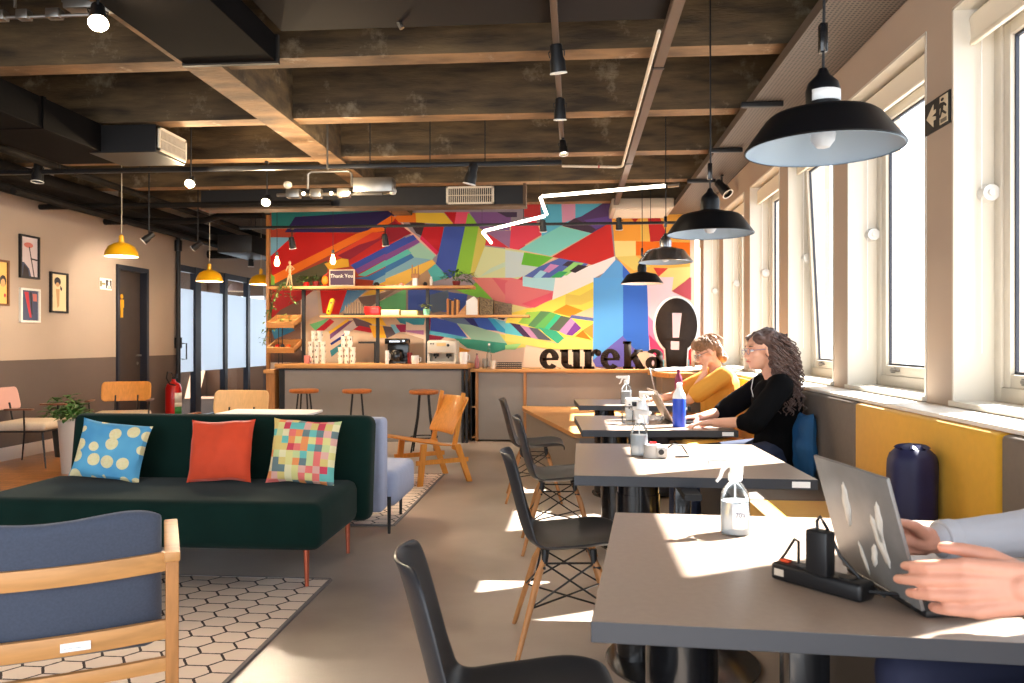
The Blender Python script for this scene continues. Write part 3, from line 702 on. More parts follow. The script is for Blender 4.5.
def crail(z0, z1, d, th=0.022, y0=-0.045):
    mb = MB()
    def f(u, v):
        a = v * 2 * PI; X = (u * 2 - 1) * (wA / 2 - 0.018)
        yy = y0 - d * (1 - (2 * u - 1) ** 2)
        return (X, yy + math.copysign(th / 2, math.cos(a)) * min(1, abs(math.cos(a)) * 1.6), (z0 + z1) / 2 + math.copysign((z1 - z0) / 2, math.sin(a)) * min(1, abs(math.sin(a)) * 1.6))
    mb.surf(f, 17, 13); return mb
crail(0.565, 0.62, 0.05).build('back_rail', WOODX, t); r2 = crail(0.365, 0.42, 0.03).build('back_rail', WOODX, t); crail(0.27, 0.31, 0.02).build('back_rail', WOODX, t)
mb = MB(); mb.box(0.045, 0.12, -0.087, -0.084, 0.378, 0.402); st = mb.build('sticker', PAPER, r2, label='white inventory sticker')
text_part('_ __ ___', 0.012, mat('print_grey', (70, 80, 110), 0.6), t, Matrix.Translation((0.075, -0.0872, 0.392)) @ Matrix.Rotation(PI / 2, 4, 'X'))
mb = MB()
def bk(u, v):
    X = (u * 2 - 1) * (wA / 2 - 0.02); z = 0.36 + v * 0.40; e = abs(2 * u - 1)
    return X, z, e
def front(u, v):
    X, z, e = bk(u, v); edge = 1 - max(0, (e - 0.85) / 0.15) ** 2; ez = 1 - max(0, (abs(2 * v - 1) - 0.8) / 0.2) ** 2
    zz = z - (0.04 * e ** 6) * (v > 0.5) * (v - 0.5) * 2 + 0.012 * math.cos(PI * u * 2) * v
    return (X, -0.03 - 0.05 * (1 - e * e) + 0.09 * (0.35 + 0.65 * math.sqrt(max(0, edge * ez))) - 0.08 * (v - 0.4), zz)
def rear(u, v):
    X, z, e = bk(u, v); edge = 1 - max(0, (e - 0.85) / 0.15) ** 2; ez = 1 - max(0, (abs(2 * v - 1) - 0.8) / 0.2) ** 2
    zz = z - (0.04 * e ** 6) * (v > 0.5) * (v - 0.5) * 2 + 0.012 * math.cos(PI * u * 2) * v
    return (X, -0.0 - 0.05 * (1 - e * e) - 0.02 * math.sqrt(max(0, edge * ez)) - 0.08 * (v - 0.4) , zz)
mb.surf(front, 25, 17); mb.surf(rear, 25, 17); bmesh.ops.remove_doubles(mb.bm, verts=mb.bm.verts, dist=0.012); bmesh.ops.holes_fill(mb.bm, edges=[e for e in mb.bm.edges if e.is_boundary], sides=200)
mb.build('backrest', BLUF, t, subd=1)
mb = MB(); mb.box(-wA / 2 + 0.03, wA / 2 - 0.03, 0.03, 0.46, 0.31, 0.43, 0.045, 4); mb.build('seat', BLUF, t)

# low armchairs with bent plywood back, thin black frame and pale seat
def lowchair(label, loc, rz, backm=PLY):
    t = thing('lounge_chair', label, 'chair', loc, rz, 'black framed chairs with plywood backs')
    mb = MB(); mb.box(-0.28, 0.28, -0.26, 0.27, 0.365, 0.45, 0.035, 4); mb.build('seat', OATF, t)
    mb = MB()
    def f(u, v):
        a = (u - 0.5) * 2; sx = 0.27; rr = 0.05; z = 0.55 + v * 0.23
        e = max(0, (abs(v - 0.5) * 2 - 0.6) / 0.4); k = 1 - 0.1 * e * e
        return (a * sx * k, -0.27 - 0.05 * (1 - a * a) - 0.05 * v, z)
    mb.surf(f, 17, 9); mb.build('backrest', backm, t, solid=0.014, subd=1)
    fr = MB(); fr.tube([(-0.26, -0.24, 0.36), (0.26, -0.24, 0.36), (0.26, 0.25, 0.36), (-0.26, 0.25, 0.36), (-0.26, -0.24, 0.36)], 0.009, 6)
    for s in (-1, 1): fr.tube([(s * 0.12, -0.2, 0.36), (s * 0.12, -0.28, 0.45), (s * 0.12, -0.31, 0.62)], 0.009, 6)
    fr.build('frame', BLACK, t)
    for sx, sy in ((-1, -1), (1, -1), (-1, 1), (1, 1)):
        mb = MB(); mb.cyl((sx * 0.24, sy * 0.22, 0.365), (sx * 0.29, sy * 0.28, 0.0), 0.011, 0.007, 8); mb.build('leg', BLACK, t)
    for s in (-1, 1):
        mb = MB(); mb.tube([(s * 0.3, 0.08, 0.36), (s * 0.31, 0.08, 0.575)], 0.009, 6); a = mb.build('arm_support', BLACK, t)
        mb = MB(); mb.box(s * 0.31 - 0.025, s * 0.31 + 0.025, -0.1, 0.17, 0.575, 0.592, 0.006); mb.build('armrest', mat('brown_armrest', (120, 74, 52), 0.45), t)
    return t
PINKB = mat('dusty_pink_back', (206, 160, 150), 0.7)
p = at(31, 462, Z=0); lowchair('black framed chair with oatmeal seat standing beside the left potted fern', (p.x + 0.1, p.y - .1, 0), -PI / 2 + 0.12, PINKB)
p = at(121, 400, Y=8.5); lowchair('plywood backed chair between the potted plant and the dark door', (p.x, 8.5, 0), PI + 0.35)
p = at(239, 405, Y=7.1); t = lowchair('pale plywood backed chair showing just above the green sofa in front of the glass partition', (p.x, 6.85, 0.009), PI, mat('pale_plywood', (240, 190, 130), 0.4, n=0.12, ns=4, stretch=(16, 16, 1.5)))

# wooden lounge chair in profile
t = thing('lounge_chair', 'low plywood lounge chair in profile on the far rug facing left', 'chair', (-1.36, 6.85, 0.009), 0.62)
def side(u): return u
seatp = [(-0.42, 0.44), (-0.36, 0.44), (-0.2, 0.40), (0.0, 0.36), (0.14, 0.335), (0.22, 0.33)]
mb = MB(); mb.surf(lambda u, v: (lambda i, fr: ((seatp[i][0] * (1 - fr) + seatp[i + 1][0] * fr), (v - 0.5) * 0.5, (seatp[i][1] * (1 - fr) + seatp[i + 1][1] * fr) - 0.012 * math.sin(PI * v)))(min(int(u * 5), 4), u * 5 - min(int(u * 5), 4)), 16, 7)
mb.build('seat', PLY, t, solid=0.016, subd=1)
mb = MB(); mb.surf(lambda u, v: (0.19 + 0.16 * u + 0.03 * math.sin(PI * v) * 1, (v - 0.5) * (0.5 + 0.04 * u), 0.42 + 0.33 * u), 9, 9); mb.build('backrest', PLY, t, solid=0.016, subd=1)
for s in (-1, 1):
    y = s * 0.24
    mb = MB(); mb.prism([(0, 0), (0.05, 0), (0.09, 0.36), (0.035, 0.36)], -0.014, 0.014); bmesh.ops.transform(mb.bm, matrix=Matrix.Translation((-0.14, y, 0)) @ Matrix.Rotation(PI / 2, 4, 'X'), verts=mb.bm.verts); mb.build('leg', PLY, t, bevel=0.003)
    mb = MB(); mb.prism([(0.34, 0), (0.39, 0), (0.27, 0.34), (0.21, 0.34)], -0.014, 0.014); bmesh.ops.transform(mb.bm, matrix=Matrix.Translation((0.0, y, 0)) @ Matrix.Rotation(PI / 2, 4, 'X'), verts=mb.bm.verts); mb.build('leg', PLY, t, bevel=0.003)
    mb = MB(); mb.cbox((0.1, y, 0.2), (0.5, 0.024, 0.04)); mb.build('side_rail', PLY, t, bevel=0.003)
    mb = MB(); mb.prism([(0.2, 0.3), (0.24, 0.28), (0.335, 0.78), (0.3, 0.79)], -0.012, 0.012); bmesh.ops.transform(mb.bm, matrix=Matrix.Translation((0.0, y * 0.9, 0)) @ Matrix.Rotation(PI / 2, 4, 'X'), verts=mb.bm.verts); mb.build('back_upright', PLY, t, bevel=0.003)

# potted plant and pale planter behind it
def leafy(mb, c, n, rad, h, lw=0.035, ll=0.12, seed=1, droop=0.4):
    random.seed(seed); c = Vector(c)
    for i in range(n):
        a = random.uniform(0, 2 * PI); el_ = random.uniform(0.1, 1.35); r = rad * math.cos(el_) * random.uniform(0.4, 1)
        tip = c + Vector((math.cos(a) * r, math.sin(a) * r, h * math.sin(el_) * random.uniform(0.5, 1)))
        d = Vector((math.cos(a + random.uniform(-.6, .6)), math.sin(a + random.uniform(-.6, .6)), random.uniform(-droop, 0.5))).normalized()
        s_ = d.cross(Vector((0, 0, 1))).normalized() * lw * random.uniform(0.6, 1.1); l_ = ll * random.uniform(0.6, 1.2)
        up = s_.cross(d).normalized() * lw * 0.3
        P = [tip, tip + d * l_ * .35 + s_ + up, tip + d * l_ * .8 + s_ * .6, tip + d * l_ - Vector((0, 0, l_ * 0.2)), tip + d * l_ * .8 - s_ * .6, tip + d * l_ * .35 - s_ + up]
        m_ = [tip + d * l_ * .35, tip + d * l_ * .8]
        v = mb._v(P + m_)
        mb._f([v[0], v[1], v[6]]); mb._f([v[6], v[1], v[2], v[7]]); mb._f([v[7], v[2], v[3]]); mb._f([v[0], v[6], v[5]]); mb._f([v[6], v[7], v[4], v[5]]); mb._f([v[7], v[3], v[4]])
    return mb
def plant(name, label, c, potr, poth, potm, n, rad, h, lw, ll, seed, leafm=LEAF, group=None, droop=0.4):
    t = thing(name, label, 'plant', c, group=group)
    mb = MB(); mb.lathe([(0, 0), (potr * 0.75, 0), (potr, poth), (potr * 0.9, poth), (potr * 0.88, poth * 0.85), (0, poth * 0.85)], seg=20); mb.build('pot', potm, t)
    mb = MB(); mb.lathe([(0, poth * 0.9), (potr * 0.89, poth * 0.87)], seg=16); mb.build('soil', SOIL, t)
    mb = MB(); leafy(mb, (0, 0, poth), n, rad, h, lw, ll, seed, droop); mb.build('foliage', leafm, t)
    mb = MB(); random.seed(seed)
    for i in range(max(4, n // 12)):
        a = random.uniform(0, 6.28); mb.tube([(0, 0, poth * .8), (math.cos(a) * rad * .4, math.sin(a) * rad * .4, poth + h * .6)], 0.003, 5)
    mb.build('stem', LEAF, t); return t
CER = mat('pale_ceramic', (196, 186, 174), 0.5); DARKP = mat('dark_pot', (50, 50, 46), 0.5)
p = at(66, 440, Y=8.1); plant('potted_fern', 'bushy green potted plant with arching leaves on the floor by the left wall', (p.x, 8.1, 0), 0.14, 0.36, DARKP, 150, 0.22, 0.32, 0.026, 0.12, 4)
p = at(73, 440, Y=7.1); plant('potted_plant', 'small leafy plant in a pale planter close to the end of the green sofa', (p.x, 7.1, 0), 0.13, 0.5, CER, 60, 0.16, 0.16, 0.03, 0.1, 9)
# low white coffee table just behind the sofa
t = thing('coffee_table', 'low white coffee table top showing above the sofa back near the partition', 'table', (-2.45, 6.3, 0))
mb = MB(); mb.box(-2.85, -2.1, 6.0, 6.4, 0.655, 0.68, 0.008); mb.build('table_top', WHITE, t, W=True)
for x, y in ((-2.8, 6.05), (-2.15, 6.05), (-2.8, 6.35), (-2.15, 6.35)):
    mb = MB(); mb.cyl((x, y, 0.66), (x, y, 0.009), 0.012, 0.01); mb.build('leg', BLACK, t, W=True)

# ================================================================ DINING TABLES AND SHELL CHAIRS
def table(corners, label, cols, dy=0.0):
    P = [Vector((x, y)) for x, y in corners]; c = sum(P, Vector((0, 0))) / 4; c.y += dy; cols = [(x, y + dy, r) for x, y, r in cols]
    t = thing('dining_table', label, 'table', (c.x, c.y, 0), group='grey laminate tables along the windows')
    mb = MB(); mb.prism([(p.x, p.y) for p in P], 0.712, 0.75)
    for f in mb.bm.faces: f.material_index = 0 if f.calc_center_median().z > 0.7499 else 1
    mb.build('table_top', [TTOP, TEDGE], t, W=True, bevel=0.0015)
    for (x, y, r) in cols:
        mb = MB()
        if r > 0.05: mb.cyl((x, y, 0.02), (x, y, 0.66), r, seg=28); mb.cyl((x, y, 0.66), (x, y, 0.7), r * 0.96, seg=28)
        else: mb.box(x - r, x + r, y - r, y + r, 0.02, 0.712, 0.004)
        mb.build('column', BLKG, t, W=True)
    mb = MB(); x, y = c.x - 0.02, c.y
    mb.box(x - 0.3, x + 0.3, y - 0.03, y + 0.03, 0.69, 0.712); mb.box(x - 0.03, x + 0.03, y - 0.3, y + 0.3, 0.69, 0.712); mb.build('top_bracket', BLACK, t, W=True)
    mb = MB(); mb.lathe([(0, 0), (0.29, 0), (0.295, 0.012), (0.2, 0.028), (0.06, 0.04), (0, 0.04)], (x, y, 0), 40); mb.build('base_plate', mat('dark_chrome', (96, 96, 98), 0.18, metal=0.9), t, W=True)
    # white inventory sticker on the near edge, right end
    a, b_ = P[0], P[1]; d = (b_ - a).normalized(); n = Vector((d.y, -d.x))
    q = b_ - d * 0.06 + n * 0.0035
    mb = MB(); mb.M = Matrix.Translation((q.x, q.y, 0.731)) @ Matrix.Rotation(math.atan2(d.y, d.x), 4, 'Z'); mb.box(-0.032, 0.032, -0.001, 0.001, -0.011, 0.011); mb.build('sticker', PAPER, t, W=True, label='white inventory sticker on the table edge')
    return t
table([(0.03, 1.40), (1.02, 1.34), (1.05, 2.26), (0.12, 2.30)], 'nearest grey laminate table with the open laptop and power strip on it', [(0.255, 1.88, 0.085), (0.53, 1.85, 0.045)])
table([(0.0, 2.92), (0.88, 2.90), (0.86, 3.86), (0.01, 3.84)], 'second grey laminate table from the front, with a sunlit top and a spray bottle', [(0.25, 3.38, 0.085), (0.42, 3.38, 0.03)], dy=-0.3)
table([(0.045, 4.42), (0.92, 4.46), (0.88, 5.27), (0.0, 5.30)], 'grey laminate table with the blue bottle, where the woman in black types', [(0.25, 4.88, 0.085), (0.45, 4.85, 0.03)])
table([(0.04, 6.12), (0.9, 6.12), (0.9, 6.8), (0.0, 6.78)], 'farthest grey laminate table, in front of the person in mustard', [(0.25, 6.45, 0.085), (0.45, 6.45, 0.03)])

SP = [(0.225, 0.425), (0.215, 0.45), (0.12, 0.448), (0.0, 0.435), (-0.11, 0.435), (-0.175, 0.47), (-0.205, 0.54), (-0.23, 0.64), (-0.255, 0.74), (-0.275, 0.81), (-0.288, 0.835)]
SW = [0.18, 0.205, 0.23, 0.235, 0.23, 0.225, 0.215, 0.205, 0.19, 0.16, 0.11]
def shell(u, v):
    x = u * (len(SP) - 1); i = min(int(x), len(SP) - 2); f = x - i
    def cr(a):
        a0, a1, a2, a3 = a[max(i - 1, 0)], a[i], a[i + 1], a[min(i + 2, len(a) - 1)]
        return 0.5 * (2 * a1 + (a2 - a0) * f + (2 * a0 - 5 * a1 + 4 * a2 - a3) * f * f + (3 * a1 - a0 - 3 * a2 + a3) * f ** 3)
    X = cr([p[0] for p in SP]); Z = cr([p[1] for p in SP]); w_ = cr(SW); t_ = (v - 0.5) * 2
    seat = max(0, min(1, (0.55 - u) / 0.2)); back = 1 - seat
    lip = abs(t_) ** 2.6
    return (X + back * 0.042 * lip - 0.0, w_ * t_, Z + seat * 0.045 * lip * min(1, u * 5 + 0.1) + back * 0.02 * lip * (1 - u))
def make_chair(label):
    t = thing('shell_chair', label, 'chair', (0, 0, 0), group='charcoal shell chairs along the tables')
    mb = MB(); mb.surf(shell, 31, 17); mb.build('seat_shell', SHELL, t, solid=0.009, subd=1)
    for sx in (-1, 1):
        for sy in (-1, 1):
            mb = MB(); mb.tube([(sx * 0.1 - 0.01, sy * 0.11, 0.39), (sx * 0.125 - 0.01, sy * 0.13, 0.33), (sx * 0.215 - 0.01, sy * 0.215, 0.0)], [0.012, 0.015, 0.0095], 10); l = mb.build('leg', LEGW, t)
            mb = MB(); mb.tube([(sx * 0.085 - 0.01, sy * 0.1, 0.42), (sx * 0.1 - 0.01, sy * 0.115, 0.385), (sx * 0.127 - 0.01, sy * 0.135, 0.31)], 0.0045, 6)
            mb.cyl((sx * 0.1 - 0.012, sy * 0.12, 0.36), (sx * 0.1 + 0.012 * sx, sy * 0.135, 0.36), 0.006); mb.build('leg_bracket', BLACK, l)
    k = 0.165; q = [(-k - .01, -k, 0.2), (k - .01, -k, 0.2), (k - .01, k, 0.2), (-k - .01, k, 0.2)]; hi = [(-.1 - .01, -.115, .375), (.1 - .01, -.115, .375), (.1 - .01, .115, .375), (-.1 - .01, .115, .375)]
    mb = MB()
    for i in range(4): mb.tube([q[i], hi[(i + 1) % 4]], 0.0042, 6); mb.tube([hi[i], q[(i + 1) % 4]], 0.0042, 6)
    for i in range(4): mb.tube([hi[i], hi[(i + 1) % 4]], 0.0045, 6)
    mb.tube([q[0], q[2]], 0.0042, 6); mb.tube([q[1], q[3]], 0.0042, 6)
    mb.build('wire_brace', BLACK, t)
    for i in range(4):
        mb = MB(); mb.cyl((hi[i][0], hi[i][1], 0.375), (hi[i][0] * .95, hi[i][1] * .95, 0.432), 0.012, 0.016, 10); mb.build('seat_mount', BLACK, t)
    t.scale = (1, 1, 0.955)
    return t
ch = make_chair('nearest charcoal shell chair, cropped by the lower edge, beside the nearest table')
ch.location = (-0.1, 1.70, 0); ch.rotation_euler = (0, 0, 0.2)
dup(ch, (-0.02, 3.26, 0), 0.1, 'charcoal shell chair with wire braced wooden legs at the second table')
dup(ch, (-0.09, 4.76, 0), 0.07, 'charcoal shell chair standing between the second and third tables')
dup(ch, (-0.31, 6.2, 0), 0.06, 'charcoal shell chair farthest from the camera, at the fourth table')

# ================================================================ BANQUETTE UNDER THE WINDOWS
def booth(y0, y1, m, label, near=False):
    t = thing('banquette', label, 'bench', (1.25, (y0 + y1) / 2, 0), group='upholstered banquette sections under the windows')
    mb = MB(); mb.box(0.88, 1.36, y0, y1, 0.06, 0.40); mb.build('plinth', mat('dark_plinth', (56, 50, 46), 0.6), t, W=True)
    mb = MB(); mb.box(0.85, 1.38, y0 + 0.004, y1 - 0.004, 0.40, 0.475, 0.02, 3); mb.build('seat', m, t, W=True)
    mb = MB(); mb.box(1.36, 1.56, y0 + 0.004, y1 - 0.004, 0.40, 0.955, 0.02, 3); mb.build('backrest', m, t, W=True)
booth(-0.6, 0.55, YELF, 'yellow banquette section beside the camera')
booth(0.55, 2.62, GREYF, 'taupe banquette section at the right edge nearest the camera', True)
booth(2.62, 3.92, YELF, 'yellow banquette section with the navy bolster standing on it')
booth(3.92, 5.6, GREYF, 'taupe banquette section where the woman in black sits')
booth(5.6, 6.95, YELF, 'yellow banquette section behind the person in mustard')
t = tag(MB().box(1.385, XR - 0.004, -0.6, 9.1, 0.957, 0.975, 0.004).build('window_ledge', mat('white_ledge', (236, 230, 220), 0.4)), 'long white ledge on top of the banquette backs below the windows', 'ledge')
# navy bolster and blue cushion
p = at(909, 500, Y=3.1)
t = thing('bolster', 'dark navy bolster cushion standing upright on the yellow banquette', 'cushion', (1.27, 3.05, 0.477))
mb = MB(); mb.surf(lambda u, v: (lambda r: (r * math.cos(u * 2 * PI) * (1 + .03 * math.sin(u * 2 * PI * 5 + v * 3)), r * math.sin(u * 2 * PI) * (1 + .03 * math.cos(u * 2 * PI * 7)), v * 0.37))(0.088 * (1 - (abs(2 * v - 1)) ** 10 * 0.35)), 40, 18, closeu=True); mb.build('bolster_body', NAVY, t)
mb = MB(); mb.surf(lambda u, v: (math.cos(u * 2 * PI) * (1 - v) * 0.058 * (1 + .12 * math.sin(u * 2 * PI * 9)), math.sin(u * 2 * PI) * (1 - v) * 0.058, 0.37 + 0.02 * v ** 0.5 + 0.006 * math.sin(u * 2 * PI * 9) * (1 - v)), 40, 8, closeu=True)
mb.build('gathered_end', NAVY, t)
BLUC = mat('blue_quilt', (34, 92, 140), 0.75, bump=0.3, bs=30, n=0.2)
cushion('cushion', 'blue quilted cushion between the woman and the banquette back', BLUC, (1.31, 4.60, 0.66), 0.32, 0.38, 0.1, (-0.0, 0.0, PI / 2 + 0.1), 12, group=None)
# ================================================================ CEILING SERVICES
GRN = lambda t_, l, c='duct': None
def vent(mb, c, wd, ht, M):
    mb.M = M; f = 0.02
    mb.box(-wd / 2, wd / 2, -0.012, 0, ht / 2 - f, ht / 2); mb.box(-wd / 2, wd / 2, -0.012, 0, -ht / 2, -ht / 2 + f); mb.box(-wd / 2, -wd / 2 + f, -0.012, 0, -ht / 2, ht / 2); mb.box(wd / 2 - f, wd / 2, -0.012, 0, -ht / 2, ht / 2)
    n = max(8, int(wd / 0.022))
    for i in range(n): x = -wd / 2 + f + (wd - 2 * f) * (i + .5) / n; mb.box(x - 0.003, x + 0.003, -0.01, 0.006, -ht / 2 + f, ht / 2 - f)
    mb.box(-wd / 2 + f, wd / 2 - f, -0.01, 0.0, -0.004, 0.004); mb.M = Matrix.Identity(4)
    return mb
VENTM = mat('ivory_vent_grille', (226, 214, 194), 0.5)
# wide duct near the camera
a = at(278, 63, Z=2.84); b_ = at(193, 64, Z=2.84)
b_ = at(182, 62, Z=2.84)
t = thing('air_duct', 'wide charcoal sheet metal duct hanging nearest the camera left of centre', 'duct', (a.x - 0.3, 3.2, 2.84), group='dark ceiling ducts')
mb = MB(); mb.box(b_.x, a.x, 3.3, a.y, 2.84, 2.99); mb.box(b_.x + 0.0, a.x, 0.6, 3.3, 2.80, 2.99); mb.build('duct_body', DUCT, t, W=True, bevel=0.004)
mb = MB()
for y in (3.32, a.y - 0.02):
    mb = MB(); mb.box(b_.x - 0.012, a.x + 0.012, y - 0.015, y + 0.015, 2.83, 2.995); mb.build('flange', mat('duct_flange', (40, 37, 35), 0.5, metal=0.3), t, W=True)
# left main duct with side branch and register
a = at(93, 148, Z=2.75)
t = thing('air_duct', 'long dark duct on the left turning into a branch with a white register', 'duct', (a.x - .3, 5, 2.75), group='dark ceiling ducts')
mb = MB(); mb.box(a.x - 0.6, a.x, 0.6, a.y + 0.5, 2.75, 2.97); mb.build('duct_body', DUCT, t, W=True, bevel=0.004)
r0 = at(157, 152, Z=2.74); mb = MB(); mb.box(a.x - 0.1, r0.x, r0.y - 0.02, r0.y + 0.45, 2.74, 2.96); br = mb.build('duct_branch', mat('black_duct', (26, 24, 24), 0.5), t, W=True, bevel=0.004)
mb = MB(); vent(mb, None, 0.44, 0.19, Matrix.Translation((r0.x + 0.012, r0.y + 0.21, 2.85)) @ Matrix.Rotation(PI / 2, 4, 'Z')); mb.build('register', VENTM, br, W=True)
mb = MB()
for y in (2.2, 3.7, 5.2):
    mb = MB(); mb.box(a.x - 0.61, a.x + 0.012, y, y + 0.03, 2.745, 2.975); mb.build('flange', DUCT, t, W=True)
# transverse black duct before the mural
c0 = at(200, 190, Y=8.3); c1 = at(523, 190, Y=8.3)
t = thing('air_duct', 'black transverse duct with an ivory grille in front of the mural', 'duct', (-2, 8.4, 2.7), group='dark ceiling ducts')
mb = MB(); mb.box(c0.x, c1.x, 8.32, 8.5, 2.72, 2.92); mb.build('duct_body', mat('black_duct', (26, 24, 24), 0.5), t, W=True, bevel=0.004)
mb = MB(); mb.box(c0.x, c1.x + 0.03, 8.3, 8.52, 2.70, 2.72); mb.box(c1.x, c1.x + 0.03, 8.3, 8.52, 2.72, 2.94); mb.build('timber_lining', mat('weathered_timber', (98, 76, 56), 0.7, n=0.35), t, W=True)
g0, g1 = at(446, 195, Y=8.3), at(494, 195, Y=8.3); mb = MB(); vent(mb, None, g1.x - g0.x, 0.19, Matrix.Translation(((g0.x + g1.x) / 2, 8.315, 2.82))); mb.build('grille', VENTM, t, W=True)
# flat dark plenum over the near centre
p = at(500, 24, Z=2.95)
t = tag(MB().box(-1.6, 0.5, 2.4, p.y, 2.95, 2.995, 0.004).build('ceiling_panel', mat('dark_smooth_panel', (36, 31, 29), 0.8, spec=0.12)), 'smooth dark brown panel under the nearest ceiling bay', 'ceiling panel')
# perforated cable tray along the window wall
PERF = mat('perforated_tray', (120, 106, 94), 0.5, metal=0.2); N, L, b = nodes(PERF)
tc = N.new('ShaderNodeTexCoord'); vo = N.new('ShaderNodeTexVoronoi'); vo.voronoi_dimensions = '2D'; vo.inputs['Scale'].default_value = 42; vo.inputs['Randomness'].default_value = 0; L.new(tc.outputs['Object'], vo.inputs[0])
L.new(mixc(N, L, mth(N, L, 'LESS_THAN', vo.outputs['Distance'], 0.3), lin((96, 84, 74)), lin((30, 26, 24))), b.inputs['Base Color'])
t = thing('cable_tray', 'broad perforated metal tray running along the top of the window wall', 'tray', (1.42, 5, 2.88), group='ceiling trays')
mb = MB(); mb.box(1.22, XR - 0.004, -1.0, 10.2, 2.89, 2.9); mb.build('tray_bottom', PERF, t, W=True)
mb = MB(); mb.box(1.215, 1.225, -1.0, 10.2, 2.885, 2.95); mb.build('tray_side', mat('tray_lip', (92, 80, 70), 0.5), t, W=True)
for px, py in ((765, 103), (735, 149), (700, 180)):
    q = at(px, py, Z=2.87); mb = MB(); mb.box(1.14, 1.42, q.y, q.y + 0.04, 2.85, 2.886, 0.003); mb.build('bracket', BLACK, t, W=True)
# narrow tray and white conduit in the middle
q0, q1 = at(614, 206, Z=2.9), at(683, 2, Z=2.9); xm = (q0.x + q1.x) / 2
t = thing('cable_tray', 'narrow steel tray running lengthwise above the tables', 'tray', (xm, 6, 2.9), group='ceiling trays')
mb = MB(); mb.box(xm - 0.028, xm + 0.028, 1.6, 9.6, 2.9, 2.905); mb.box(xm - 0.03, xm - 0.026, 1.6, 9.6, 2.9, 2.94); mb.box(xm + 0.026, xm + 0.03, 1.6, 9.6, 2.9, 2.94); mb.build('tray_body', mat('brown_steel', (96, 78, 64), 0.5, metal=0.3), t, W=True)
mb = MB()
for y in (2.2, 4.75, 7.3):
    mb = MB(); mb.box(xm - 0.035, xm + 0.035, y, y + 0.03, 2.895, 3.0); mb.build('hanger', BLACK, t, W=True)
y7 = at(300, 168, Z=2.8).y
q = [at(562, 165.5, Z=2.83), at(622, 166.5, Z=2.83)]; q2 = at(659, 31, Z=2.83)
t = thing('conduit', 'white electrical conduit with a bend left of the narrow tray', 'pipe', (q[1].x, q[1].y, 2.83))
mb = MB(); mb.tube([q[0], q[1] + Vector((-0.05, 0, 0)), q[1] + Vector((-0.01, -0.02, 0)), q[1] + Vector((0, -0.06, 0)), q2], 0.011, 8); mb.build('tube', mat('ivory_conduit', (220, 204, 180), 0.5), t, W=True)
mb = MB(); mb.cyl(q[0].lerp(q[1], 0.6), q[0].lerp(q[1], 0.62), 0.014); mb.build('coupling', RED, t, W=True)
# transverse black lighting track with cables
t = thing('lighting_track', 'long black lighting track crossing the room in front of the fourth beam', 'track', (-3, y7, 2.8), group='black lighting tracks')
mb = MB(); mb.box(-5.7, q[0].x, y7 - 0.02, y7 + 0.02, 2.79, 2.83, 0.004); mb.build('rail', BLACK, t, W=True)
for px in (60, 140, 370, 430, 485): 
    z = at(px, 167, Y=y7); mb = MB(); mb.tube([(z.x, y7, 2.83), (z.x, y7, 3.6)], 0.005, 6); mb.build('suspension_rod', BLACK, t, W=True)
xt = -0.1
t = thing('lighting_track', 'lengthwise grey brown track carrying three spotlights above the aisle', 'track', (xt, 4.5, 2.9), group='black lighting tracks')
mb = MB(); mb.box(xt - 0.018, xt + 0.018, 1.5, y7 - 0.02, 2.9, 2.94, 0.003); mb.build('rail', mat('brown_steel', (96, 78, 64), 0.5), t, W=True)
for y in (2.2, 3.47, 4.75, 6.02): mb = MB(); mb.box(xt - 0.02, xt + 0.02, y, y + 0.03, 2.94, 3.0); mb.build('hanger', BLACK, t, W=True)
# track over the mural
m0, m1 = at(310, 232, Y=9.3), at(690, 228, Y=9.3)
t = thing('lighting_track', 'thin black track close to the mural above the bar shelves', 'track', (-2, 9.3, 2.5), group='black lighting tracks')
zt = at(450, 226, Y=9.3).z
mb = MB(); mb.box(-4.1, 1.2, 9.28, 9.32, zt, zt + 0.03, 0.003); mb.build('rail', BLACK, t, W=True)
for x in (-3.9, -2.2, -0.6, 0.9): mb = MB(); mb.tube([(x, 9.3, zt + 0.03), (x, 9.3, 3.6)], 0.004, 6); mb.build('suspension_rod', BLACK, t, W=True)

